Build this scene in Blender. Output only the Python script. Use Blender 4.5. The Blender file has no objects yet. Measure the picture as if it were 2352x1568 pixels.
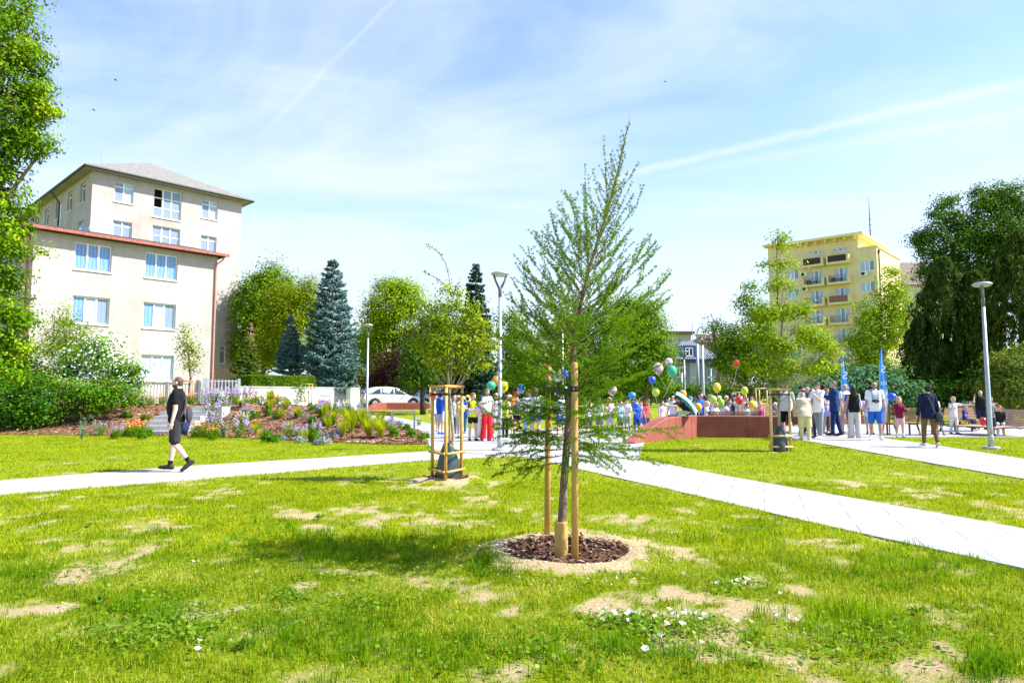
import bpy, math, random
import numpy as np
from mathutils import Vector, Matrix
SC = bpy.context.scene
COL = SC.collection
PI = math.pi
R = math.radians
# ------------------------------------------------------------------ camera
FPX, CU, CV, CAMH = 1568.0, 1176.0, 784.0, 1.35
PITCH = math.atan(128.0 / 1568.0)
cam = bpy.data.cameras.new('camera')
cam.sensor_width = 36.0
cam.lens = 24.0
cam.clip_start = 0.05
cam.clip_end = 6000
camo = bpy.data.objects.new('camera', cam)
camo.location = (0, 0, CAMH)
camo.rotation_euler = (PI / 2 + PITCH, 0, 0)
COL.objects.link(camo)
SC.camera = camo
def ray(u, v):
 x = (u - CU) / FPX
 y = (CV - v) / FPX
 c, s = math.cos(PITCH), math.sin(PITCH)
 return Vector((x, c - y * s, s + y * c))
def A(u, v, Y):
 """the point seen at (u, v) of the 2352 px wide photograph at distance Y along the ground"""
 d = ray(u, v)
 t = Y / d.y
 return Vector((d.x * t, Y, CAMH + d.z * t))
def G(u, v, z=0.0):
 d = ray(u, v)
 t = (z - CAMH) / d.z
 return Vector((d.x * t, d.y * t, z))
def mpp(Y):
 return Y / FPX
# ------------------------------------------------------------------ noise
def _hash(ix, iy, seed):
 h = (ix.astype(np.int64) * 374761393 + iy.astype(np.int64) * 668265263 + seed * 974711) & 0x7fffffff
 h = ((h ^ (h >> 13)) * 1274126177) & 0x7fffffff
 return ((h ^ (h >> 16)) & 0xffff) / 65535.0
def vnoise(x, y, seed=0):
 x = np.asarray(x, float)
 y = np.asarray(y, float)
 ix = np.floor(x)
 iy = np.floor(y)
 fx = x - ix
 fy = y - iy
 fx = fx * fx * (3 - 2 * fx)
 fy = fy * fy * (3 - 2 * fy)
 a = _hash(ix, iy, seed)
 b = _hash(ix + 1, iy, seed)
 c = _hash(ix, iy + 1, seed)
 d = _hash(ix + 1, iy + 1, seed)
 return (a * (1 - fx) + b * fx) * (1 - fy) + (c * (1 - fx) + d * fx) * fy
def fbm(x, y, seed=0, oct=3):
 s = 0.0
 a = 0.5
 t = 0.0
 for o in range(oct):
  s = s + a * vnoise(np.asarray(x) * 2 ** o + 17.3 * o, np.asarray(y) * 2 ** o - 9.1 * o, seed + o)
  t += a
  a *= 0.5
 return s / t
def sstep(a, b, x):
 t = np.clip((np.asarray(x, float) - a) / (b - a), 0, 1)
 return t * t * (3 - 2 * t)
# ------------------------------------------------------------------ materials
MATS = {}
def _nt(name):
 m = bpy.data.materials.new(name)
 m.use_nodes = True
 nt = m.node_tree
 nt.nodes.clear()
 out = nt.nodes.new('ShaderNodeOutputMaterial')
 return m, nt, out
def N(nt, kind, **kw):
 n = nt.nodes.new(kind)
 for k, v in kw.items():
  if k.startswith('i_'):
   n.inputs[k[2:].replace('_', ' ')].default_value = v
  else:
   setattr(n, k, v)
 return n
def rgb(c, a=1.0):
 return (c[0], c[1], c[2], a)
def mulc(c, k):
 return tuple(max(0.0, min(1.0, x * k)) for x in c)
def M(name, col, rough=0.7, var=0.18, scale=6.0, bump=0.0, bscale=30.0, metal=0.0, spec=0.3, stretch=(1, 1, 1), coat=0.0, detail=4.0, sub=0.0):
 """a plain surface with a soft mottling of its own colour and optional bump"""
 if name in MATS:
  return MATS[name]
 m, nt, out = _nt(name)
 b = N(nt, 'ShaderNodeBsdfPrincipled')
 b.inputs['Roughness'].default_value = rough
 b.inputs['Metallic'].default_value = metal
 b.inputs['Specular IOR Level'].default_value = spec
 b.inputs['Coat Weight'].default_value = coat
 if sub:
  b.inputs['Subsurface Weight'].default_value = sub
  b.inputs['Subsurface Radius'].default_value = (0.02, 0.008, 0.004)
 tc = N(nt, 'ShaderNodeTexCoord')
 mp = N(nt, 'ShaderNodeMapping')
 mp.inputs['Scale'].default_value = stretch
 nt.links.new(tc.outputs['Object'], mp.inputs['Vector'])
 no = N(nt, 'ShaderNodeTexNoise')
 no.inputs['Scale'].default_value = scale
 no.inputs['Detail'].default_value = detail
 nt.links.new(mp.outputs[0], no.inputs['Vector'])
 cr = N(nt, 'ShaderNodeValToRGB')
 cr.color_ramp.elements[0].position = 0.3
 cr.color_ramp.elements[1].position = 0.7
 cr.color_ramp.elements[0].color = rgb(mulc(col, 1 - var))
 cr.color_ramp.elements[1].color = rgb(mulc(col, 1 + var))
 nt.links.new(no.outputs['Fac'], cr.inputs['Fac'])
 nt.links.new(cr.outputs[0], b.inputs['Base Color'])
 if bump:
  n2 = N(nt, 'ShaderNodeTexNoise')
  n2.inputs['Scale'].default_value = bscale
  n2.inputs['Detail'].default_value = 5
  nt.links.new(mp.outputs[0], n2.inputs['Vector'])
  bp = N(nt, 'ShaderNodeBump')
  bp.inputs['Strength'].default_value = bump
  bp.inputs['Distance'].default_value = 0.02
  nt.links.new(n2.outputs['Fac'], bp.inputs['Height'])
  nt.links.new(bp.outputs[0], b.inputs['Normal'])
 nt.links.new(b.outputs[0], out.inputs[0])
 MATS[name] = m
 return m
def LEAF(name, c0, c1, c2=None, trans=0.4, rough=0.6, tmul=1.5, spec=0.05, bough=1.1):
 """foliage: each separate leaf gets its own tone between c0 and c1 (and c2), with light passing through"""
 if name in MATS:
  return MATS[name]
 m, nt, out = _nt(name)
 geo = N(nt, 'ShaderNodeNewGeometry')
 cr = N(nt, 'ShaderNodeValToRGB')
 e = cr.color_ramp.elements
 e[0].position = 0.0
 e[0].color = rgb(c0)
 e[1].position = 0.75 if c2 else 1.0
 e[1].color = rgb(c1)
 if c2:
  x = cr.color_ramp.elements.new(1.0)
  x.color = rgb(c2)
 tc = N(nt, 'ShaderNodeTexCoord')
 no = N(nt, 'ShaderNodeTexNoise')
 no.inputs['Scale'].default_value = bough
 no.inputs['Detail'].default_value = 3
 nt.links.new(tc.outputs['Object'], no.inputs['Vector'])
 mr = N(nt, 'ShaderNodeMapRange')
 nt.links.new(no.outputs['Fac'], mr.inputs[0])
 mr.inputs[1].default_value = .28
 mr.inputs[2].default_value = .72
 mr.inputs[3].default_value = -.25
 mr.inputs[4].default_value = .45
 ad = N(nt, 'ShaderNodeMath', operation='MULTIPLY_ADD', use_clamp=True)
 nt.links.new(geo.outputs['Random Per Island'], ad.inputs[0])
 ad.inputs[1].default_value = .8
 nt.links.new(mr.outputs[0], ad.inputs[2])
 nt.links.new(ad.outputs[0], cr.inputs['Fac'])
 b = N(nt, 'ShaderNodeBsdfPrincipled')
 b.inputs['Roughness'].default_value = rough
 b.inputs['Specular IOR Level'].default_value = spec
 nt.links.new(cr.outputs[0], b.inputs['Base Color'])
 t = N(nt, 'ShaderNodeBsdfTranslucent')
 mx = N(nt, 'ShaderNodeMix', data_type='RGBA', blend_type='MULTIPLY')
 mx.inputs['Factor'].default_value = 1
 nt.links.new(cr.outputs[0], mx.inputs['A'])
 mx.inputs['B'].default_value = (1.25 * tmul, 1.15 * tmul, 0.45 * tmul, 1)
 nt.links.new(mx.outputs['Result'], t.inputs['Color'])
 ms = N(nt, 'ShaderNodeMixShader')
 ms.inputs[0].default_value = trans
 nt.links.new(b.outputs[0], ms.inputs[1])
 nt.links.new(t.outputs[0], ms.inputs[2])
 nt.links.new(ms.outputs[0], out.inputs[0])
 MATS[name] = m
 return m
# ------------------------------------------------------------------ objects
def tag(o, label=None, cat=None, group=None, kind=None):
 if label:
  o['label'] = label
 if cat:
  o['category'] = cat
 if group:
  o['group'] = group
 if kind:
  o['kind'] = kind
 return o
def empty(name, loc=(0, 0, 0), rz=0.0, label=None, cat=None, group=None):
 o = bpy.data.objects.new(name, None)
 o.location = loc
 o.rotation_euler = (0, 0, rz)
 o.empty_display_size = 0.2
 COL.objects.link(o)
 return tag(o, label, cat, group)
def link(name, me, mat=None, parent=None, smooth=False):
 o = bpy.data.objects.new(name, me)
 COL.objects.link(o)
 if mat is not None:
  for q in (mat if isinstance(mat, (list, tuple)) else [mat]):
   me.materials.append(q)
 if parent is not None:
  o.parent = parent
 if smooth:
  me.polygons.foreach_set('use_smooth', np.ones(len(me.polygons), bool))
 return o
def np_mesh(name, verts, faces, mi=None):
 """verts (n,3) array, faces (m,k) int array"""
 me = bpy.data.meshes.new(name)
 verts = np.asarray(verts, np.float32)
 faces = np.asarray(faces, np.int32)
 m, k = faces.shape
 me.vertices.add(len(verts))
 me.vertices.foreach_set('co', verts.ravel())
 me.loops.add(m * k)
 me.loops.foreach_set('vertex_index', faces.ravel())
 me.polygons.add(m)
 me.polygons.foreach_set('loop_start', np.arange(0, m * k, k, dtype=np.int32))
 if mi is not None:
  me.polygons.foreach_set('material_index', np.asarray(mi, np.int32))
 me.update(calc_edges=True)
 return me
class MB:
 """collects simple shapes that become one mesh"""
 def __init__(s):
  s.v = []
  s.f = []
  s.m = []
  s.cur = 0
 def add(s, vs, fs):
  b = len(s.v)
  s.v += [tuple(x) for x in vs]
  for f in fs:
   s.f.append(tuple(i + b for i in f))
   s.m.append(s.cur)
 def box(s, lo, hi, mtx=None):
  x0, y0, z0 = lo
  x1, y1, z1 = hi
  vs = [(x0, y0, z0), (x1, y0, z0), (x1, y1, z0), (x0, y1, z0), (x0, y0, z1), (x1, y0, z1), (x1, y1, z1), (x0, y1, z1)]
  if mtx is not None:
   vs = [mtx @ Vector(p) for p in vs]
  s.add(vs, [(0, 3, 2, 1), (4, 5, 6, 7), (0, 1, 5, 4), (1, 2, 6, 5), (2, 3, 7, 6), (3, 0, 4, 7)])
 def tube(s, pts, rads, n=8, cap=True):
  pts = [Vector(p) for p in pts]
  if not hasattr(rads, '__len__'):
   rads = [rads] * len(pts)
  ref = None
  rings = []
  for i, p in enumerate(pts):
   d = (pts[min(i + 1, len(pts) - 1)] - pts[max(i - 1, 0)])
   if d.length < 1e-9:
    d = Vector((0, 0, 1))
   d.normalize()
   if ref is None:
    ref = d.orthogonal().normalized()
   ref = (ref - d * ref.dot(d))
   if ref.length < 1e-6:
    ref = d.orthogonal()
   ref.normalize()
   e = d.cross(ref)
   rings.append([p + (ref * math.cos(2 * PI * k / n) + e * math.sin(2 * PI * k / n)) * rads[i] for k in range(n)])
  vs = [q for r in rings for q in r]
  fs = []
  for i in range(len(rings) - 1):
   for k in range(n):
    fs.append((i * n + k, i * n + (k + 1) % n, (i + 1) * n + (k + 1) % n, (i + 1) * n + k))
  if cap:
   fs.append(tuple(range(n - 1, -1, -1)))
   fs.append(tuple((len(rings) - 1) * n + k for k in range(n)))
  s.add(vs, fs)
 def lathe(s, prof, n=16, mtx=None, cap=True):
  vs = []
  fs = []
  for r, z in prof:
   for k in range(n):
    p = Vector((r * math.cos(2 * PI * k / n), r * math.sin(2 * PI * k / n), z))
    vs.append(mtx @ p if mtx is not None else p)
  for i in range(len(prof) - 1):
   for k in range(n):
    fs.append((i * n + k, i * n + (k + 1) % n, (i + 1) * n + (k + 1) % n, (i + 1) * n + k))
  if cap:
   fs.append(tuple(range(n - 1, -1, -1)))
   fs.append(tuple((len(prof) - 1) * n + k for k in range(n)))
  s.add(vs, fs)
 def ell(s, c, r, mtx=None, nu=12, nv=8):
  vs = []
  fs = []
  for j in range(nv + 1):
   th = PI * (j + 0.0) / nv
   th = min(max(th, 0.02), PI - 0.02)
   for k in range(nu):
    ph = 2 * PI * k / nu
    p = Vector((r[0] * math.sin(th) * math.cos(ph), r[1] * math.sin(th) * math.sin(ph), r[2] * math.cos(th)))
    if mtx is not None:
     p = mtx @ p
    vs.append(Vector(c) + p)
  for j in range(nv):
   for k in range(nu):
    fs.append((j * nu + k, (j + 1) * nu + k, (j + 1) * nu + (k + 1) % nu, j * nu + (k + 1) % nu))
  fs.append(tuple(range(nu)))
  fs.append(tuple(nv * nu + k for k in range(nu - 1, -1, -1)))
  s.add(vs, fs)
 def cap(s, p0, p1, r0, r1, n=10):
  """tapered capsule"""
  p0 = Vector(p0)
  p1 = Vector(p1)
  d = p1 - p0
  L = max(d.length, 1e-6)
  d = d / L
  pts = []
  rs = []
  for a in (80, 50, 25, 0):
   pts.append(p0 - d * r0 * math.sin(R(a)))
   rs.append(r0 * math.cos(R(a)))
  for a in (0, 25, 50, 80):
   pts.append(p1 + d * r1 * math.sin(R(a)))
   rs.append(r1 * math.cos(R(a)))
  s.tube(pts, rs, n)
 def poly(s, pts):
  s.add(pts, [tuple(range(len(pts)))])
 def prism(s, outline, thick, mtx):
  """outline in the local xy plane, extruded along local z by thick, placed by mtx"""
  n = len(outline)
  vs = [mtx @ Vector((x, y, 0)) for x, y in outline] + [mtx @ Vector((x, y, thick)) for x, y in outline]
  fs = [tuple(range(n - 1, -1, -1)), tuple(range(n, 2 * n))]
  for i in range(n):
   j = (i + 1) % n
   fs.append((i, j, n + j, n + i))
  s.add(vs, fs)
 def mesh(s, name):
  me = bpy.data.meshes.new(name)
  me.from_pydata([tuple(p) for p in s.v], [], s.f)
  if any(s.m):
   me.polygons.foreach_set('material_index', np.asarray(s.m, np.int32))
  me.update()
  return me
 def build(s, name, mat, parent=None, smooth=False):
  return link(name, s.mesh(name), mat, parent, smooth)
def copy_tree(o, parent=None):
 c = o.copy()
 COL.objects.link(c)
 if parent is not None:
  c.parent = parent
 for ch in list(o.children):
  copy_tree(ch, c)
 return c
def frame(o, d, u=(0, 0, 1)):
 """matrix with x along d, z along u, at o"""
 d = Vector(d).normalized()
 u = Vector(u)
 y = u.cross(d).normalized()
 z = d.cross(y)
 return Matrix(((d.x, y.x, z.x, o[0]), (d.y, y.y, z.y, o[1]), (d.z, y.z, z.z, o[2]), (0, 0, 0, 1)))
# ------------------------------------------------------------------ light, sky, exposure
SUN_EL, SUN_AZ = 47.0, 6.0      # the sun stands to the side (+x), a little behind the camera
SUN_DIR = Vector((math.cos(R(SUN_EL)) * math.cos(R(SUN_AZ)), -math.cos(R(SUN_EL)) * math.sin(R(SUN_AZ)), math.sin(R(SUN_EL))))
sun = bpy.data.lights.new('sun', 'SUN')
sun.energy = 5.0
sun.angle = R(0.53)
sun.color = (1.0, 0.965, 0.905)
suno = bpy.data.objects.new('sun', sun)
suno.rotation_euler = SUN_DIR.to_track_quat('Z', 'Y').to_euler()
suno.location = (20, 0, 30)
COL.objects.link(suno)
def make_world():
 w = bpy.data.worlds.new('World')
 SC.world = w
 w.use_nodes = True
 nt = w.node_tree
 nt.nodes.clear()
 L = nt.links.new
 out = N(nt, 'ShaderNodeOutputWorld')
 bg = N(nt, 'ShaderNodeBackground')
 bg.inputs['Strength'].default_value = 0.15
 L(bg.outputs[0], out.inputs[0])
 sky = N(nt, 'ShaderNodeTexSky')
 sky.sky_type = 'NISHITA'
 sky.sun_disc = False
 sky.sun_elevation = R(SUN_EL)
 sky.sun_rotation = R(90 + SUN_AZ)
 sky.altitude = 300
 sky.air_density = 1.0
 sky.dust_density = 0.6
 sky.ozone_density = 1.0
 tc = N(nt, 'ShaderNodeTexCoord')
 dirv = tc.outputs['Generated']
 sep = N(nt, 'ShaderNodeSeparateXYZ')
 L(dirv, sep.inputs[0])
 def math_(op, a, b=None, clamp=False):
  n = N(nt, 'ShaderNodeMath', operation=op, use_clamp=clamp)
  for i, x in enumerate((a, b)):
   if x is None:
    continue
   if isinstance(x, (int, float)):
    n.inputs[i].default_value = x
   else:
    L(x, n.inputs[i])
  return n.outputs[0]
 def mrange(x, a, b, c=0.0, d=1.0):
  n = N(nt, 'ShaderNodeMapRange', interpolation_type='SMOOTHSTEP')
  L(x, n.inputs[0])
  for i, q in enumerate((a, b, c, d)):
   n.inputs[i + 1].default_value = q
  return n.outputs[0]
 zz = math_('MAXIMUM', sep.outputs[2], 0.03)
 zz = math_('ADD', zz, 0.12)
 px = math_('DIVIDE', sep.outputs[0], zz)
 py = math_('DIVIDE', sep.outputs[1], zz)
 cmb = N(nt, 'ShaderNodeCombineXYZ')
 L(px, cmb.inputs[0])
 L(py, cmb.inputs[1])
 def layer(rot, scale, stretch, lo, hi, det=5, rough=0.55, off=(0, 0, 0), dist=0.6):
  mp = N(nt, 'ShaderNodeMapping')
  mp.inputs['Rotation'].default_value = (0, 0, R(rot))
  mp.inputs['Scale'].default_value = (scale * stretch, scale, 1)
  mp.inputs['Location'].default_value = off
  L(cmb.outputs[0], mp.inputs['Vector'])
  no = N(nt, 'ShaderNodeTexNoise')
  no.inputs['Scale'].default_value = 1
  no.inputs['Detail'].default_value = det
  no.inputs['Roughness'].default_value = rough
  no.inputs['Distortion'].default_value = dist
  L(mp.outputs[0], no.inputs['Vector'])
  return mrange(no.outputs['Fac'], lo, hi)
 broad = layer(42, 1.15, 0.5, 0.36, 0.70, 5, 0.55, (4.6, 0.9, 0), 1.2)
 wisp = layer(52, 1.5, 0.22, 0.42, 0.74, 7, 0.62, (0.4, 5.2, 0), 1.0)
 fine = layer(30, 3.2, 0.25, 0.5, 0.8, 6, 0.65, (7.7, 2.2, 0), 0.8)
 c = math_('MULTIPLY', broad, 0.62)
 c = math_('ADD', c, math_('MULTIPLY', wisp, 0.40))
 c = math_('ADD', c, math_('MULTIPLY', math_('MULTIPLY', fine, broad), 0.25), True)
 hz = mrange(sep.outputs[2], 0.0, 0.46, 0.86, 0.03)
 c = math_('ADD', c, math_('MULTIPLY', hz, math_('SUBTRACT', 1.0, c)), True)
 def trail(d1, d2, w, mid, half, amt, seed):
  n = d1.cross(d2).normalized()
  along = (d2 - d1).normalized()
  vd = N(nt, 'ShaderNodeVectorMath', operation='DOT_PRODUCT')
  L(dirv, vd.inputs[0])
  vd.inputs[1].default_value = n
  no = N(nt, 'ShaderNodeTexNoise')
  no.inputs['Scale'].default_value = 26
  no.inputs['Detail'].default_value = 5
  L(dirv, no.inputs['Vector'])
  q = math_('ADD', vd.outputs['Value'], math_('MULTIPLY', math_('SUBTRACT', no.outputs['Fac'], 0.5), w * 1.3))
  a = math_('ABSOLUTE', q)
  b = mrange(a, 0.0, w, 1.0, 0.0)
  va = N(nt, 'ShaderNodeVectorMath', operation='DOT_PRODUCT')
  L(dirv, va.inputs[0])
  va.inputs[1].default_value = along
  t0 = d1.dot(along)
  t1 = d2.dot(along)
  f = mrange(va.outputs['Value'], t0, t0 + (t1 - t0) * 0.3)
  no2 = N(nt, 'ShaderNodeTexNoise')
  no2.inputs['Scale'].default_value = 9
  no2.inputs['Detail'].default_value = 3
  L(dirv, no2.inputs['Vector'])
  k = mrange(no2.outputs['Fac'], 0.3, 0.7, 0.55, 1.0)
  return math_('MULTIPLY', math_('MULTIPLY', math_('MULTIPLY', b, f), k), amt)
 t1 = trail(ray(560, 350).normalized(), ray(930, -25).normalized(), 0.0055, 0, 0, 0.18, 1.0)
 t2 = trail(ray(1270, 440).normalized(), ray(2420, 172).normalized(), 0.0095, 0, 0, 0.52, 4.0)
 t3 = trail(ray(1420, 425).normalized(), ray(2420, 245).normalized(), 0.010, 0, 0, 0.25, 6.0)
 c = math_('MULTIPLY', c, mrange(sep.outputs[2], 0.56, 0.8, 1.0, 0.0))
 c = math_('MULTIPLY', c, mrange(sep.outputs[1], -0.25, 0.35, 0.1, 1.0))
 c = math_('ADD', c, t1, True)
 c = math_('ADD', c, t2, True)
 c = math_('ADD', c, t3, True)
 mx = N(nt, 'ShaderNodeMix', data_type='RGBA')
 L(c, mx.inputs['Factor'])
 hs = N(nt, 'ShaderNodeHueSaturation')
 hs.inputs['Hue'].default_value = .51
 hs.inputs['Saturation'].default_value = 1.15
 L(sky.outputs[0], hs.inputs['Color'])
 L(hs.outputs[0], mx.inputs['A'])
 mx.inputs['B'].default_value = (2.75, 3.08, 3.5, 1)
 L(mx.outputs['Result'], bg.inputs['Color'])
make_world()
SC.view_settings.view_transform = 'Standard'
SC.view_settings.look = 'None'
SC.view_settings.exposure = 1.22
SC.view_settings.gamma = 1.0
SC.cycles.max_bounces = 6
SC.cycles.transparent_max_bounces = 6
SC.cycles.use_denoising = True
# ------------------------------------------------------------------ the lie of the land
BED_FRONT_X = [-60, -18.5, -13.4, -10.1, -6.4, -2.3, 0]
BED_FRONT_Y = [26.5, 24.6, 24.05, 23.5, 21.0, 19.2, 19.2]
BED_R_Y = [15, 19.2, 24.0, 27.2, 39.0, 60]
BED_R_X = [-2.0, -2.3, -2.9, -3.5, -8.1, -17.0]
def Hn(x, y):
 x = np.asarray(x, float)
 y = np.asarray(y, float)
 d1 = y - np.interp(x, BED_FRONT_X, BED_FRONT_Y)
 d2 = (np.interp(y, BED_R_Y, BED_R_X) - x) * 0.9
 m = 1.0 * np.minimum(sstep(-0.3, 5.6, d1), sstep(-0.3, 5.0, d2))
 far = 0.6 * sstep(28, 42, y)
 return np.maximum(m, far)
def H(x, y):
 return float(Hn(x, y))
def GH(u, v):
 """ground point under a picture point, following the terrain"""
 z = 0.0
 for _ in range(14):
  p = G(u, v, z)
  z = 0.5 * z + 0.5 * H(p.x, p.y)
 p = G(u, v, z)
 return Vector((p.x, p.y, H(p.x, p.y)))
def PW(*uv):
 return [G(u, v) for u, v in uv]
right_path = [(5.6, 2.0), (4.9, 3.5), (4.07, 5.43), (3.32, 7.27), (2.37, 9.94), (0.3, 15.6), (2.75, 15.2), (3.69, 11.8), (4.75, 8.75), (5.29, 7.06), (6.3, 4.3), (7.2, 2.0)]
left_path = [(-13, 5.5), (-9.6, 7.6), (-7.1, 9.49), (-5.5, 11.1), (-3.87, 12.75), (-2.1, 14.6), (0.2, 15.85), (-0.8, 19.5), (-1.95, 17.4), (-4.6, 15.1), (-6.6, 13.4), (-8.3, 11.25), (-11, 9.0), (-15, 6.6)]
plaza = [(-1.95, 17.45), (-0.6, 16.2), (0.3, 15.5), (1.6, 15.1), (2.75, 15.1), (3.3, 17.5), (4.1, 21.3), (5.2, 22.5), (6.2, 23.5), (8.7, 23.1), (8.95, 23.0), (9.0, 22.0), (12.1, 22.0), (12.3, 23.2), (34, 23.6), (34, 31.5), (9.5, 31.5), (8, 33), (3, 30), (0.5, 28.5), (-1.0, 28.5), (-3.8, 32), (-6.1, 35.5), (-7.4, 36.8), (-13, 41.5), (-14, 38.6), (-9, 36.6), (-6.4, 34.1), (-3.6, 27.2), (-2.95, 24.0), (-2.35, 19.4)]
side_path = [(7.9, 2.5), (8.3, 9.0), (8.56, 14.1), (8.75, 16.4), (9.05, 20.6), (9.0, 22.4), (12.1, 22.4), (12.0, 20.0), (11.1, 14.8), (10.6, 8.0), (10.4, 2.5)]
bed = [(-30, 25.2), (-18.5, 24.6), (-13.4, 24.05), (-10.1, 23.5), (-6.4, 21.0), (-3.6, 19.6), (-2.4, 19.5), (-3.0, 24.0), (-3.65, 27.2), (-6.4, 34), (-9, 36.5), (-30, 36.5)]
def inside(poly, x, y):
 x = np.asarray(x)
 y = np.asarray(y)
 r = np.zeros(x.shape, bool)
 n = len(poly)
 for i in range(n):
  x1, y1 = poly[i]
  x2, y2 = poly[(i + 1) % n]
  c = ((y1 > y) != (y2 > y)) & (x < (x2 - x1) * (y - y1) / (y2 - y1 + 1e-12) + x1)
  r ^= c
 return r
LARCH = G(1289, 1279)
OAKC = G(1791, 1037)
HORNC = G(1028, 1104)
RINGS = [(LARCH.x + 0.04, LARCH.y + 0.02, 0.72, 0.50), (HORNC.x - 0.02, HORNC.y + 0.03, 0.52, 0.33), (OAKC.x, OAKC.y, 0.34, 0.2)]
PAVED = [right_path, left_path, plaza, side_path]
_SPOT = []
for u, v, ru, rv, k in [(1480, 1395, 170, 45, -0.5), (980, 1205, 190, 28, -0.35), (1470, 1205, 90, 26, -0.4), (520, 1135, 70, 22, -0.3), (60, 1385, 120, 40, -0.35),
      (30, 1535, 90, 40, -0.45), (250, 1290, 130, 25, -0.25), (1100, 1345, 90, 30, -0.35), (1880, 1500, 190, 40, -0.35), (2200, 1335, 90, 30, -0.35),
      (1330, 1520, 120, 35, -0.25), (700, 1160, 160, 25, -0.25), (1800, 1310, 120, 30, -0.2), (120, 1070, 180, 16, -0.15), (600, 1020, 250, 12, -0.2),
      (820, 1255, 260, 45, 0.35), (420, 1160, 260, 35, 0.3), (2000, 1330, 160, 40, 0.25), (900, 1450, 240, 60, 0.3), (330, 1440, 160, 60, 0.2),
      (1650, 1160, 260, 50, 0.3), (1950, 1420, 160, 50, 0.25), (2250, 1520, 120, 60, 0.25), (700, 1230, 240, 30, 0.2), (1500, 1290, 60, 40, -0.2),
      (2000, 1110, 200, 18, -0.25), (1500, 1560, 200, 40, 0.2), (580, 1500, 220, 60, 0.15)]:
 g = G(u, v)
 g2 = G(u, v - rv)
 g3 = G(u, v + rv)
 _SPOT.append((g.x, g.y, ru * g.y / FPX, abs(g2.y - g3.y) / 2, k))
def cover(x, y):
 """how thick the young lawn grows: 0 bare soil .. 1 dense"""
 x = np.asarray(x, float)
 y = np.asarray(y, float)
 c = 0.76 + 0.6 * (fbm(x * 0.9, y * 0.75, 11, 3) - 0.5) + 1.5 * (fbm(x * 3.4, y * 2.9, 23, 4) - 0.5) + 0.75 * (fbm(x * 11, y * 9, 29, 2) - 0.5)
 for sx, sy, rx, ry, k in _SPOT:
  c = c + (k * .55 if k < 0 else k * .6) * np.exp(-((x - sx) / rx) ** 2 - ((y - sy) / ry) ** 2)
 c = c + 0.25 * sstep(9, 14, y)
 for rx, ry, r1, r0 in RINGS:
  d = np.hypot(x - rx, y - ry) + 0.5 * (fbm(x * 5, y * 5, 5, 3) - 0.5)
  c = c * sstep(r1 - 0.12, r1 + 0.12, d)
 return np.clip(c, 0, 1)
def in_paved(x, y, grow=0.0):
 r = np.zeros(np.shape(x), bool)
 for p in PAVED:
  r |= inside(p, x, y)
 return r
# ------------------------------------------------------------------ lawn sheet
def seg(a, b, st):
 return list(np.arange(a, b, st))
def lawn_sheet():
 xp = seg(0, 6, .09) + seg(6, 14, .2) + seg(14, 32, .6) + seg(32, 90, 4) + seg(90, 700, 60) + [700]
 xs = np.array([-q for q in xp[::-1][:-1]] + xp)
 ys = np.array(seg(-60, 0, 12) + seg(0, 2.4, .6) + seg(2.4, 10, .09) + seg(10, 18, .2) + seg(18, 46, .5) + seg(46, 110, 4) + seg(110, 900, 60) + [900])
 X, Y = np.meshgrid(xs, ys)
 Z = Hn(X, Y)
 near = (Y < 16)
 Z = Z + np.where(near, 0.035 * (fbm(X * 1.3, Y * 1.3, 3, 3) - 0.5), 0)
 for rx, ry, r1, r0 in RINGS:
  d = np.hypot(X - rx, Y - ry)
  Z = Z + (0.075 if r1 > 0.4 else 0.02) * np.exp(-((d - (r1 + r0) / 2) / (0.3 * r1)) ** 2) * (0.8 + 0.5 * vnoise(X * 9, Y * 9, 8)) - 0.01 * (d < r0)
 pv = in_paved(X, Y)
 Z = np.where(pv, np.minimum(Z, Hn(X, Y)) - 0.012, Z)
 nx, ny = len(xs), len(ys)
 v = np.stack([X.ravel(), Y.ravel(), Z.ravel()], 1)
 i = np.arange(nx - 1)[None, :] + nx * np.arange(ny - 1)[:, None]
 f = np.stack([i, i + 1, i + nx + 1, i + nx], -1).reshape(-1, 4)
 me = np_mesh('lawn', v, f)
 a = me.attributes.new('cover', 'FLOAT', 'POINT')
 a.data.foreach_set('value', cover(X, Y).ravel().astype(np.float32))
 o = link('lawn', me, lawn_mat(), None, True)
 tag(o, kind='structure')
 return xs, ys, Z
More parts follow.
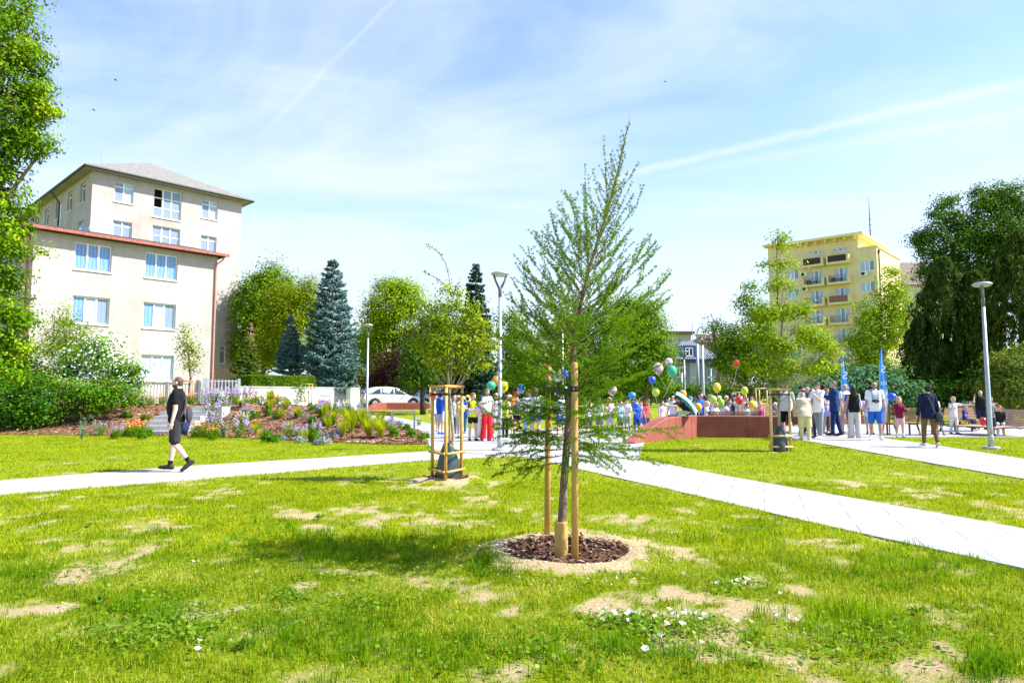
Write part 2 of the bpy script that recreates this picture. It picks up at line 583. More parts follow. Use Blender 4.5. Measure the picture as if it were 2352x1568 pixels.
def lawn_mat():
 m, nt, out = _nt('lawn_soil')
 L = nt.links.new
 tc = N(nt, 'ShaderNodeTexCoord')
 at = N(nt, 'ShaderNodeAttribute', attribute_name='cover')
 def noise(scale, det=5, rough=0.6):
  n = N(nt, 'ShaderNodeTexNoise')
  n.inputs['Scale'].default_value = scale
  n.inputs['Detail'].default_value = det
  n.inputs['Roughness'].default_value = rough
  L(tc.outputs['Object'], n.inputs['Vector'])
  return n
 def ramp(src, stops):
  r = N(nt, 'ShaderNodeValToRGB')
  e = r.color_ramp.elements
  e[0].position, e[0].color = stops[0][0], rgb(stops[0][1])
  e[1].position, e[1].color = stops[-1][0], rgb(stops[-1][1])
  for p, c in stops[1:-1]:
   x = e.new(p)
   x.color = rgb(c)
  L(src, r.inputs['Fac'])
  return r.outputs[0]
 soil = ramp(noise(38, 6, 0.7).outputs['Fac'], [(0.25, (.25, .175, .085)), (0.5, (.42, .32, .17)), (0.75, (.55, .45, .27))])
 thatch = ramp(noise(24, 6, 0.65).outputs['Fac'], [(0.25, (.08, .125, .003)), (0.5, (.19, .245, .004)), (0.78, (.34, .35, .03))])
 fine = noise(55, 4, 0.7)
 ad = N(nt, 'ShaderNodeMath', operation='MULTIPLY_ADD')
 L(fine.outputs['Fac'], ad.inputs[0])
 ad.inputs[1].default_value = 0.9
 L(at.outputs['Fac'], ad.inputs[2])
 mr = N(nt, 'ShaderNodeMapRange', interpolation_type='SMOOTHSTEP')
 L(ad.outputs[0], mr.inputs[0])
 mr.inputs[1].default_value = 0.72
 mr.inputs[2].default_value = 1.15
 mx = N(nt, 'ShaderNodeMix', data_type='RGBA')
 L(mr.outputs[0], mx.inputs['Factor'])
 L(soil, mx.inputs['A'])
 L(thatch, mx.inputs['B'])
 b = N(nt, 'ShaderNodeBsdfPrincipled')
 b.inputs['Roughness'].default_value = 0.9
 b.inputs['Specular IOR Level'].default_value = 0.1
 L(mx.outputs['Result'], b.inputs['Base Color'])
 bp = N(nt, 'ShaderNodeBump')
 bp.inputs['Strength'].default_value = 0.9
 bp.inputs['Distance'].default_value = 0.025
 L(noise(45, 6, 0.75).outputs['Fac'], bp.inputs['Height'])
 L(bp.outputs[0], b.inputs['Normal'])
 L(b.outputs[0], out.inputs[0])
 return m
_XS, _YS, _Z = lawn_sheet()
def lawn_z(x, y):
 """height of the lawn sheet itself (bilinear)"""
 i = np.clip(np.searchsorted(_XS, x) - 1, 0, len(_XS) - 2)
 j = np.clip(np.searchsorted(_YS, y) - 1, 0, len(_YS) - 2)
 fx = (x - _XS[i]) / (_XS[i + 1] - _XS[i])
 fy = (y - _YS[j]) / (_YS[j + 1] - _YS[j])
 return (_Z[j, i] * (1 - fx) + _Z[j, i + 1] * fx) * (1 - fy) + (_Z[j + 1, i] * (1 - fx) + _Z[j + 1, i + 1] * fx) * fy
# ------------------------------------------------------------------ paths and paving
def slab_mat(name, col, bw, bh, mortar, rot, joint=0.55, msize=0.006):
 m, nt, out = _nt(name)
 L = nt.links.new
 tc = N(nt, 'ShaderNodeTexCoord')
 mp = N(nt, 'ShaderNodeMapping')
 mp.inputs['Rotation'].default_value = (0, 0, R(rot))
 L(tc.outputs['Object'], mp.inputs['Vector'])
 br = N(nt, 'ShaderNodeTexBrick')
 br.inputs['Scale'].default_value = 1.0
 br.inputs['Brick Width'].default_value = bw
 br.inputs['Row Height'].default_value = bh
 br.inputs['Mortar Size'].default_value = msize
 br.inputs['Mortar Smooth'].default_value = 0.3
 br.inputs['Color1'].default_value = rgb(mulc(col, 1.03))
 br.inputs['Color2'].default_value = rgb(mulc(col, 0.93))
 br.inputs['Mortar'].default_value = rgb(mulc(col, joint))
 L(mp.outputs[0], br.inputs['Vector'])
 no = N(nt, 'ShaderNodeTexNoise')
 no.inputs['Scale'].default_value = 2.3
 no.inputs['Detail'].default_value = 8
 no.inputs['Roughness'].default_value = 0.7
 L(tc.outputs['Object'], no.inputs['Vector'])
 mr = N(nt, 'ShaderNodeMapRange')
 L(no.outputs['Fac'], mr.inputs[0])
 mr.inputs[1].default_value = 0.3
 mr.inputs[2].default_value = 0.7
 mr.inputs[3].default_value = 0.88
 mr.inputs[4].default_value = 1.06
 mx = N(nt, 'ShaderNodeMix', data_type='RGBA', blend_type='MULTIPLY')
 mx.inputs['Factor'].default_value = 1
 L(br.outputs['Color'], mx.inputs['A'])
 L(mr.outputs[0], mx.inputs['B'])
 b = N(nt, 'ShaderNodeBsdfPrincipled')
 b.inputs['Roughness'].default_value = 0.85
 b.inputs['Specular IOR Level'].default_value = 0.2
 L(mx.outputs['Result'], b.inputs['Base Color'])
 L(b.outputs[0], out.inputs[0])
 return m
def sheet(name, poly, z, mat, step=None, edge=0.0):
 """a flat paved sheet that follows the terrain, with a shallow side down into the ground"""
 import bmesh
 bm = bmesh.new()
 vs = [bm.verts.new((x, y, 0)) for x, y in poly]
 f = bm.faces.new(vs)
 bmesh.ops.triangulate(bm, faces=[f])
 if step:
  xs = [p[0] for p in poly]
  ys = [p[1] for p in poly]
  for q in np.arange(min(ys) + step, max(ys), step):
   bmesh.ops.bisect_plane(bm, geom=bm.verts[:] + bm.edges[:] + bm.faces[:], plane_co=(0, q, 0), plane_no=(0, 1, 0))
  for q in np.arange(min(xs) + step, max(xs), step):
   bmesh.ops.bisect_plane(bm, geom=bm.verts[:] + bm.edges[:] + bm.faces[:], plane_co=(q, 0, 0), plane_no=(1, 0, 0))
 for v in bm.verts:
  v.co.z = H(v.co.x, v.co.y) + z
 for fc in bm.faces:
  if fc.normal.z < 0:
   fc.normal_flip()
 bd = [e for e in bm.edges if e.is_boundary]
 r = bmesh.ops.extrude_edge_only(bm, edges=bd)
 for g in r['geom']:
  if isinstance(g, bmesh.types.BMVert):
   g.co.z -= 0.09
 bm.normal_update()
 me = bpy.data.meshes.new(name)
 bm.to_mesh(me)
 bm.free()
 o = link(name, me, mat)
 return tag(o, kind='structure')
paver = slab_mat('pale_concrete_pavers', (.355, .35, .34), 0.9, 0.45, .004, 20, 0.55, 0.009)
paver2 = slab_mat('pale_plaza_pavers', (.345, .34, .33), 1.2, 0.6, .004, 20, 0.7, 0.008)
gravel = M('pale_gravel', (.38, .345, .295), 0.95, 0.10, 60, 0.5, 120, spec=0.1, detail=8)
sheet('right_path', right_path, 0.010, paver)
sheet('gravel_path', left_path, 0.006, gravel)
sheet('plaza', plaza, 0.014, paver2, 1.5)
sheet('side_path', side_path, 0.018, paver)
mulch_mat = M('bark_mulch', (.215, .115, .065), 0.95, 0.55, 30, 1.0, 40, spec=0.1, detail=8)
sheet('flower_bed', bed, 0.03, mulch_mat, 0.6)
# ------------------------------------------------------------------ bark chips
def chips(name, xs, ys, zs, L0, L1, W, mats, seed):
 rng = np.random.default_rng(seed)
 n = len(xs)
 a = rng.uniform(0, 2 * PI, n)
 l = rng.uniform(L0, L1, n) / 2
 w = l * rng.uniform(0.2, 0.5, n) * W
 tx = rng.uniform(-.45, .45, n)
 ty = rng.uniform(-.45, .45, n)
 ca, sa = np.cos(a), np.sin(a)
 v = []
 for sx, sy in ((-1, -1), (1, -.7), (1, .8), (-.9, 1)):
  lx = sx * l
  ly = sy * w
  v.append(np.stack([xs + lx * ca - ly * sa, ys + lx * sa + ly * ca, zs + lx * tx + ly * ty], 1))
 v = np.stack(v, 1).reshape(-1, 3)
 f = np.arange(4 * n).reshape(n, 4)
 o = link(name, np_mesh(name, v, f), mats)
 return tag(o, kind='stuff')
chip_mat = LEAF('bark_chip', (.07, .035, .02), (.27, .15, .085), (.55, .40, .26), trans=0.0, rough=0.85)
_rng = np.random.default_rng(5)
n = 26000
cx = _rng.uniform(-19, -2.2, n)
cy = 19 + (_rng.uniform(0, 1, n) ** 1.6) * 13
ok = inside(bed, cx, cy) & (Hn(cx, cy) < 1.02)
cx, cy = cx[ok], cy[ok]
chips('bark_chips', cx, cy, Hn(cx, cy) + 0.045, 0.05, 0.14, 1.2, chip_mat, 6)
rx, ry, r1, r0 = RINGS[0]
n = 2600
rr = np.sqrt(_rng.uniform(0, 1, n)) * 0.52
aa = _rng.uniform(0, 2 * PI, n)
cx, cy = rx + rr * np.cos(aa), ry + rr * np.sin(aa)
chips('bark_chips', cx, cy, lawn_z(cx, cy) + _rng.uniform(0.004, 0.035, n), 0.025, 0.075, 1.0, LEAF('dark_bark_chip', (.045, .02, .014), (.15, .075, .05), (.42, .31, .22), trans=0.0, rough=0.8), 7)
rx, ry, r1, r0 = RINGS[1]
n = 900
rr = np.sqrt(_rng.uniform(0, 1, n)) * 0.36
aa = _rng.uniform(0, 2 * PI, n)
cx, cy = rx + rr * np.cos(aa), ry + rr * np.sin(aa)
chips('bark_chips', cx, cy, lawn_z(cx, cy) + _rng.uniform(0.004, 0.03, n), 0.03, 0.08, 1.0, MATS['dark_bark_chip'], 8)
n = 5200
qx = _rng.uniform(-7.5, 7.5, n)
qy = 2.9 + _rng.uniform(0, 1, n) ** 1.4 * 9
ok = (cover(qx, qy) < 0.42) & ~in_paved(qx, qy) & (np.abs(qx) < 0.85 * qy)
qx, qy = qx[ok], qy[ok]
rx, ry, r1, r0 = RINGS[0]
n = 1500
rr = _rng.uniform(0.45, 0.95, n)
aa = _rng.uniform(0, 2 * PI, n)
qx = np.concatenate([qx, rx + rr * np.cos(aa)])
qy = np.concatenate([qy, ry + rr * np.sin(aa)])
def pebbles(xs, ys, seed):
 rng = np.random.default_rng(seed)
 n = len(xs)
 base = np.array([(0, 0, 1), (1, 0, 0), (0, 1, 0), (-1, 0, 0), (0, -1, 0)], float)
 s = (rng.uniform(0, 1, n) ** 3 * 0.013 + 0.003)[:, None, None]
 j = rng.uniform(0.6, 1.4, (n, 5, 3))
 v = base[None] * s * j
 a = rng.uniform(0, 6.28, n)
 ca, sa = np.cos(a)[:, None], np.sin(a)[:, None]
 x = v[:, :, 0] * ca - v[:, :, 1] * sa + xs[:, None]
 y = v[:, :, 0] * sa + v[:, :, 1] * ca + ys[:, None]
 z = v[:, :, 2] * 0.8 + lawn_z(xs, ys)[:, None]
 v = np.stack([x, y, z], -1).reshape(-1, 3)
 f = np.array([(0, 1, 2), (0, 2, 3), (0, 3, 4), (0, 4, 1)])
 f = (np.arange(n)[:, None, None] * 5 + f[None]).reshape(-1, 3)
 o = link('soil_crumbs', np_mesh('soil_crumbs', v, f), LEAF('soil_crumb', (.20, .14, .08), (.52, .42, .28), (.55, .53, .5), trans=0, rough=0.9))
 tag(o, kind='stuff')
pebbles(qx, qy, 9)
# ------------------------------------------------------------------ grass blades
def blades(name, xs, ys, zs, hmin, hmax, wid, mat, seed, lean=0.5):
 rng = np.random.default_rng(seed)
 n = len(xs)
 h = rng.uniform(hmin, hmax, n) * (0.65 + 0.7 * vnoise(xs * 4, ys * 4, 31))
 a = rng.uniform(0, 2 * PI, n)
 w = wid * rng.uniform(0.6, 1.3, n) / 2
 ln = np.abs(rng.normal(0, lean, n)) * h
 la = rng.uniform(0, 2 * PI, n)
 dx, dy = np.cos(la) * ln, np.sin(la) * ln
 px, py = np.cos(a) * w, np.sin(a) * w
 v = np.empty((n, 5, 3), np.float32)
 v[:, 0] = np.stack([xs - px, ys - py, zs - 0.004], 1)
 v[:, 1] = np.stack([xs + px, ys + py, zs - 0.004], 1)
 mx, my, mz = xs + dx * .35, ys + dy * .35, zs + h * .6
 v[:, 2] = np.stack([mx + px * .8, my + py * .8, mz], 1)
 v[:, 3] = np.stack([mx - px * .8, my - py * .8, mz], 1)
 hz = np.maximum(h * 0.35, h - 0.35 * ln)
 v[:, 4] = np.stack([xs + dx, ys + dy, zs + hz], 1)
 b = 5 * np.arange(n)[:, None]
 me = bpy.data.meshes.new(name)
 nv = n * 5
 me.vertices.add(nv)
 me.vertices.foreach_set('co', v.reshape(-1))
 loops = np.concatenate([b + np.array([0, 1, 2, 3]), b + np.array([3, 2, 4])], 1).astype(np.int32)
 me.loops.add(n * 7)
 me.loops.foreach_set('vertex_index', loops.ravel())
 me.polygons.add(2 * n)
 st = (np.arange(n)[:, None] * 7 + np.array([0, 4])).astype(np.int32)
 me.polygons.foreach_set('loop_start', st.ravel())
 me.update(calc_edges=True)
 o = link(name, me, mat)
 return tag(o, kind='stuff')
grass_near = LEAF('grass_blade', (.05, .115, .002), (.235, .32, .003), (.52, .46, .12), trans=0.36, rough=0.7, tmul=1.4, spec=.08, bough=1.6)
grass_far = LEAF('grass_tuft', (.12, .19, .002), (.29, .355, .003), (.43, .41, .02), trans=0.36, rough=0.7, tmul=1.4, spec=.08)
def scatter(y0, y1, dens, seed, spread=0.8, pad=0.8):
 rng = np.random.default_rng(seed)
 area = spread * (y1 ** 2 - y0 ** 2)
 n = int(dens * area)
 y = np.sqrt(rng.uniform(y0 ** 2, y1 ** 2, n))
 x = rng.uniform(-1, 1, n) * (spread * y + pad)
 return x, y, rng
def lawn_ok(x, y, rng, k=1.0, lo=0.35):
 c = cover(x, y)
 p = np.clip((c - lo) / (0.85 - lo), 0.02, 1) ** 1.1 * k
 keep = rng.uniform(0, 1, len(x)) < p
 keep &= ~in_paved(x, y)
 keep &= ~inside(bed, x, y)
 return keep
x, y, rg = scatter(2.7, 6.0, 7400, 41)
k = lawn_ok(x, y, rg)
x, y = x[k], y[k]
blades('lawn_grass', x, y, lawn_z(x, y), 0.016, 0.052, 0.0042, grass_near, 42, 0.75)
x, y, rg = scatter(6.0, 11.0, 2500, 43)
k = lawn_ok(x, y, rg)
x, y = x[k], y[k]
blades('lawn_grass', x, y, lawn_z(x, y), 0.018, 0.052, 0.0075, grass_far, 44, 0.7)
x, y, rg = scatter(11.0, 27.0, 520, 45)
k = lawn_ok(x, y, rg, 0.9)
k &= (y < np.interp(x, BED_FRONT_X, BED_FRONT_Y)) | (x > -1.5)
x, y = x[k], y[k]
blades('lawn_grass', x, y, lawn_z(x, y), 0.02, 0.05, 0.012, grass_far, 46, 0.6)
rg = np.random.default_rng(50)
tx, ty = [], []
for u, v, ru, rv, cnt in [(820, 1258, 230, 34, 110), (1130, 1310, 45, 18, 22), (330, 1400, 90, 40, 40), (1950, 1430, 140, 50, 40), (2290, 1530, 60, 40, 30), (700, 1470, 300, 60, 70), (30, 1330, 60, 30, 14),
      (1000, 1500, 300, 60, 60), (2180, 1290, 140, 30, 30), (1500, 1480, 300, 60, 40), (1750, 1230, 200, 30, 36), (500, 1240, 400, 60, 60), (2080, 1300, 200, 60, 40)]:
 for _ in range(cnt):
  g = G(u + rg.normal(0, ru * .55), v + rg.normal(0, rv * .55))
  if g.y > 2.6:
   tx += list(g.x + rg.normal(0, .035, 26))
   ty += list(g.y + rg.normal(0, .035, 26))
tx, ty = np.array(tx), np.array(ty)
k = ~in_paved(tx, ty) & (np.hypot(tx - RINGS[0][0], ty - RINGS[0][1]) > 0.62)
tx, ty = tx[k], ty[k]
blades('lawn_grass', tx, ty, lawn_z(tx, ty), 0.04, 0.10, 0.0048, LEAF('lush_grass_blade', (.05, .13, .003), (.15, .28, .004), (.25, .37, .008), trans=0.4), 51, 0.5)
def leaves(name, P, Nrm, D, size, asp, mats, parent=None, mi=None, fold=0.18, kind=None):
 """one folded diamond leaf per point: P centres, Nrm face normals, D long axis"""
 P = np.asarray(P, np.float32)
 n = len(P)
 D = D - (D * Nrm).sum(1, keepdims=True) * Nrm
 D = D / (np.linalg.norm(D, axis=1, keepdims=True) + 1e-9)
 S = np.cross(Nrm, D)
 sz = np.broadcast_to(np.asarray(size, np.float32), (n,))[:, None]
 v = np.empty((n, 4, 3), np.float32)
 v[:, 0] = P - D * sz * .5
 v[:, 1] = P + S * sz * asp * .5 + Nrm * sz * fold * asp + D * sz * .05
 v[:, 2] = P + D * sz * .5
 v[:, 3] = P - S * sz * asp * .5 + Nrm * sz * fold * asp + D * sz * .05
 f = np.arange(4 * n).reshape(n, 4)
 o = link(name, np_mesh(name, v.reshape(-1, 3), f, mi), mats, parent)
 if kind:
  tag(o, kind=kind)
 return o
def unit(v):
 return v / (np.linalg.norm(v, axis=-1, keepdims=True) + 1e-9)
wx, wy = [], []
for u, v, ru, rv, cnt in [(420, 1420, 220, 60, 700), (330, 1465, 200, 45, 500), (800, 1400, 160, 60, 300), (1430, 1430, 90, 25, 300), (1560, 1450, 160, 30, 450), (1690, 1350, 90, 25, 220), (1300, 1500, 500, 60, 500),
      (2000, 1480, 260, 60, 400), (780, 1320, 260, 50, 300), (1250, 1310, 300, 30, 160), (200, 1330, 200, 60, 250), (660, 1375, 60, 20, 150)]:
 for _ in range(cnt):
  g = G(u + rg.normal(0, ru * .5), v + rg.normal(0, rv * .5))
  wx.append(g.x)
  wy.append(g.y)
wx, wy = np.array(wx), np.array(wy)
k = ~in_paved(wx, wy) & (wy > 2.6) & (np.hypot(wx - RINGS[0][0], wy - RINGS[0][1]) > 0.75)
wx, wy = wx[k], wy[k]
n = len(wx)
nr = unit(np.stack([rg.normal(0, .45, n), rg.normal(-.15, .45, n), np.ones(n)], 1))
dd = unit(rg.normal(0, 1, (n, 3)) * np.array([1, 1, .2]))
leaves('lawn_weeds', np.stack([wx, wy, lawn_z(wx, wy) + rg.uniform(.012, .06, n)], 1), nr, dd, rg.uniform(.016, .042, n), .68,
 LEAF('weed_leaf', (.06, .14, .008), (.15, .26, .015), (.28, .36, .08), trans=0.35), kind='stuff')
for q, (u, v, s) in enumerate([(735, 1192, .085), (662, 1214, .07), (205, 1210, .06), (560, 1492, .08), (225, 1390, .07), (2105, 1410, .06), (1730, 1470, .06)]):
 g = G(u, v)
 n = 16
 az = rg.uniform(0, 6.28, n)
 el = rg.uniform(.3, 1.1, n)
 D = np.stack([np.cos(az) * np.cos(el), np.sin(az) * np.cos(el), np.sin(el)], 1)
 nr = unit(np.stack([-np.cos(az) * np.sin(el), -np.sin(az) * np.sin(el), np.cos(el)], 1) + rg.normal(0, .2, (n, 3)))
 z0 = float(lawn_z(np.array([g.x]), np.array([g.y]))[0])
 o = leaves('dock_plant', D * s * .5 + np.array([g.x, g.y, z0 + .01]), nr, D, s, .32, LEAF('dock_leaf', (.04, .12, .008), (.11, .22, .015), (.22, .33, .04), trans=0.35))
 tag(o, 'broad-leaved dark green dock weed standing in the lawn', 'plant', 'dock weeds in the lawn')
# ------------------------------------------------------------------ trees and shrubs
bark = M('grey_brown_bark', (.17, .125, .085), 0.9, 0.4, 14, 0.8, 30, stretch=(1, 1, .25), spec=0.1)
bark_pale = M('pale_bark', (.36, .31, .23), 0.85, 0.4, 18, 0.5, 30, stretch=(1, 1, .3), spec=0.1)
bark_dark = M('dark_bark', (.06, .045, .035), 0.9, 0.4, 14, 0.8, 30, stretch=(1, 1, .25), spec=0.1)
L_lime = LEAF('lime_leaf', (.035, .11, .003), (.14, .25, .005), (.34, .42, .010), trans=.28, tmul=1.5)
L_dark = LEAF('dark_broadleaf', (.022, .07, .005), (.065, .145, .009), (.14, .23, .016), trans=.35)
L_mid = LEAF('mid_broadleaf', (.045, .12, .003), (.135, .245, .005), (.28, .39, .012), trans=.3)
L_bright = LEAF('bright_broadleaf', (.09, .18, .003), (.25, .36, .005), (.46, .52, .012), trans=.32, tmul=1.6)
L_olive = LEAF('olive_broadleaf', (.07, .125, .003), (.19, .26, .005), (.32, .36, .01), trans=.3)
L_horn = LEAF('hornbeam_leaf', (.07, .13, .004), (.20, .28, .006), (.42, .46, .03), trans=.3, tmul=1.5)
L_oak = LEAF('oak_leaf', (.09, .18, .003), (.25, .35, .005), (.50, .54, .03), trans=.32, tmul=1.6)
L_purple = LEAF('purple_leaf', (.035, .014, .016), (.09, .035, .035), (.16, .09, .06), trans=.3, tmul=1.2)
L_blue = LEAF('blue_spruce_needle', (.05, .11, .105), (.14, .25, .235), (.28, .42, .40), trans=.1, rough=.7, tmul=.8)
L_spruce = LEAF('dark_spruce_needle', (.018, .05, .035), (.05, .10, .06), (.10, .16, .09), trans=.1, rough=.7, tmul=.8)
L_cyp = LEAF('cypress_spray', (.018, .045, .006), (.065, .11, .013), (.18, .21, .035), trans=.2, rough=.7)
L_conif = LEAF('green_conifer', (.045, .085, .01), (.10, .15, .015), (.17, .21, .03), trans=.2, rough=.7)
L_dead = LEAF('dead_needle', (.20, .13, .07), (.34, .23, .12), (.42, .31, .18), trans=.1, rough=.8)
L_jun = LEAF('juniper_spray', (.035, .11, .05), (.10, .22, .085), (.20, .34, .12), trans=.2, rough=.7, tmul=1)
L_junyel = LEAF('golden_juniper_spray', (.07, .12, .015), (.16, .21, .025), (.28, .31, .05), trans=.25, rough=.7, tmul=1.2)
L_pine = LEAF('pine_needle', (.02, .05, .025), (.05, .09, .04), (.09, .13, .06), trans=.1, rough=.7)
L_bush = LEAF('bush_leaf', (.03, .11, .003), (.10, .23, .006), (.21, .35, .012), trans=.28)
L_rose = LEAF('rose_leaf', (.02, .08, .004), (.06, .17, .008), (.14, .27, .018), trans=.35)
L_feather = LEAF('feathery_leaf', (.08, .17, .006), (.20, .31, .012), (.34, .42, .03), trans=.3)
L_hedge = LEAF('hedge_leaf', (.04, .11, .004), (.10, .19, .006), (.20, .28, .01), trans=.35)
P_white = LEAF('white_petal', (.66, .68, .60), (.82, .82, .78), trans=.25, tmul=.8)
P_orange = LEAF('orange_petal', (.62, .20, .06), (.80, .36, .14), (.85, .48, .25), trans=.25, tmul=.9)
P_lav = LEAF('lavender_petal', (.34, .26, .55), (.52, .42, .72), (.70, .62, .82), trans=.25, tmul=.9)
def blob_pts(blobs, Y, n_total, rng, shell=0.5):
 """points inside a union of ellipsoids given as (u, v, ru, rv[, dy]) in picture px at distance Y"""
 area = np.array([b[2] * b[3] for b in blobs], float)
 cnt = np.maximum(1, (n_total * area / area.sum()).astype(int))
 P, O, C = [], [], []
 for b, n in zip(blobs, cnt):
  dy = b[4] if len(b) > 4 else 0.0
  c = A(b[0], b[1], Y + dy)
  k = mpp(Y + dy)
  r = np.array([b[2] * k, min(b[2], b[3] * 1.6) * k, b[3] * k])
  d = unit(rng.normal(0, 1, (n, 3)))
  s = shell + (1 - shell) * rng.uniform(0, 1, (n, 1)) ** 0.6
  lum = .70 + .45 * vnoise(d[:, 0] * 2.3 + 7, d[:, 2] * 2.3 + d[:, 1] * 2.1, int(b[0]) % 997)
  lum = lum * np.where(rng.uniform(0, 1, n) < .2, rng.uniform(1.05, 1.3, n), 1.0)
  P.append(np.array(c) + d * s * r * lum[:, None])
  O.append(d)
  C.append(np.full(n, len(C)))
 return np.concatenate(P), np.concatenate(O), np.concatenate(C)
def blob_tree(name, label, Y, blobs, leaf, mat, seed, cov=2.4, asp=.62, clump=50, crad=5.0, base_u=None, trunk_r=None, bark_m=None, limbs=10, cat='tree', group=None, up=.5, droop=.0, trunk_top=None, base_y=None, extra=None, shell=.5):
 rng = np.random.default_rng(seed)
 lp = leaf / mpp(Y)
 area = sum(PI * b[2] * b[3] for b in blobs)
 n = int(1.75 * cov * area / (lp * lp * asp * .5))
 nc = max(4, n // clump)
 P, O, C = blob_pts(blobs, Y, nc, rng, shell)
 nc = len(P)
 root_u = base_u if base_u is not None else float(np.mean([b[0] for b in blobs]))
 bp = A(root_u, 912, Y)
 yb = Y if base_y is None else base_y
 z0 = H(bp.x, yb)
 t = empty(name, (bp.x, yb, z0), 0, label, cat, group)
 off = np.array([bp.x, yb, z0])
 k = np.repeat(np.arange(nc), clump)
 cr = leaf * crad
 g_ = np.clip(rng.normal(0, 1, (len(k), 3)), -1.55, 1.55) * np.array([1, 1, .62])
 Q = P[k] + g_ * cr * .5 * rng.uniform(.6, 1.35, nc)[k][:, None]
 nr = unit(O[k] * .55 + g_ * .5 + rng.normal(0, .38, (len(k), 3)) + np.array([0, 0, up]))
 D = unit(O[k] * .6 + rng.normal(0, .7, (len(k), 3)) + np.array([0, 0, -droop]))
 leaves('crown', Q - off, nr, D, leaf * rng.uniform(.7, 1.25, len(k)), asp, mat, t)
 ztop = max(P[:, 2]) - z0
 zc = float(np.mean(P[:, 2])) - z0
 tr = trunk_r or max(.05, ztop * .018)
 mb = MB()
 cxm = float(np.mean(P[:, 0])) - bp.x
 tt = trunk_top if trunk_top else zc + .35 * (ztop - zc)
 pts = [Vector((cxm * q * q, 0, tt * q)) + Vector((rng.normal(0, .01), rng.normal(0, .01), 0)) * tt for q in (0, .25, .5, .75, 1)]
 pts[0] = Vector((0, 0, -.1))
 mb.tube(pts, [tr * 1.25, tr, tr * .85, tr * .6, tr * .25], 9)
 sel = rng.choice(nc, min(limbs, nc), replace=False)
 for i in sel:
  e = Vector(P[i] - off)
  q = min(.9, max(.22, (e.z * .6) / tt))
  s = Vector((cxm * q * q, 0, tt * q))
  m = s.lerp(e, .5) + Vector((0, 0, -.04 * (e - s).length))
  mb.tube([s, m, e], [tr * .4, tr * .25, tr * .08], 5)
 mb.build('trunk', bark_m or bark, t, True)
 if extra:
  extra(t, off, P, O, rng)
 return t
def conifer(name, label, u, va, vb, hw, Y, mat, seed, leaf=.2, droop=.25, upt=.25, levels=26, per=9, dens=1.0, power=.85, sub=None, base_frac=.02, asp=.34, group=None, bark_m=None, round_top=.0, skirt=1.0):
 rng = np.random.default_rng(seed)
 top = A(u, va, Y)
 k = mpp(Y)
 x0 = top.x
 z0 = H(x0, Y)
 bot = A(u, vb, Y).z
 hgt = top.z - bot
 t = empty(name, (x0, Y, z0), 0, label, 'tree', group)
 P, Nn, D, S = [], [], [], []
 for i in range(levels):
  q = (i + rng.uniform(-.3, .3)) / levels
  q = min(max(q, 0), 1)
  zl = bot - z0 + hgt * (base_frac + (1 - base_frac) * q)
  Lb = hw * k * ((1 - q) ** power + .03) * (skirt if q > .12 else .85)
  m = max(4, int(per * (.5 + .7 * (1 - q))))
  a0 = rng.uniform(0, 6.28)
  for j in range(m):
   a = a0 + 2 * PI * j / m + rng.normal(0, .15)
   L = Lb * rng.uniform(.72, 1.1)
   zz = zl + rng.normal(0, .25) * hgt / levels
   n = max(12, int(dens * 10 * L / leaf))
   s = np.sqrt(rng.uniform(.03, 1, n))
   side = rng.normal(0, .16, n) * L * (1.1 - .6 * s) + rng.normal(0, leaf * .3, n)
   r = L * s
   z = zz - droop * r + upt * L * s ** 3 - np.abs(side) * .25 + rng.normal(0, leaf * .18, n)
   ca, sa = math.cos(a), math.sin(a)
   P.append(np.stack([r * ca - side * sa, r * sa + side * ca, z], 1))
   sd = np.sign(side)[:, None] * rng.uniform(.2, 1.1, (n, 1))
   d = np.array([ca, sa, 0]) + sd * np.array([-sa, ca, 0]) + np.array([0, 0, 1]) * (rng.normal(-.2 * droop, .25, (n, 1)) + upt * .6)
   D.append(d)
   Nn.append(np.array([ca, sa, 0]) * .35 + rng.normal(0, .45, (n, 3)) + np.array([0, 0, .8]))
   S.append(leaf * rng.uniform(.7, 1.3, n))
 P = np.concatenate(P)
 D = unit(np.concatenate(D))
 Nn = unit(np.concatenate(Nn))
 S = np.concatenate(S)
 leaves('crown', P, Nn, D, S, asp, mat, t, fold=.5)
 mb = MB()
 hh = top.z - z0
 mb.tube([(0, 0, -.1), (0, 0, hh * .5), (0, 0, hh * .97)], [hh * .018, hh * .012, .015], 8)
 mb.build('trunk', bark_m or bark, t, True)
 return t
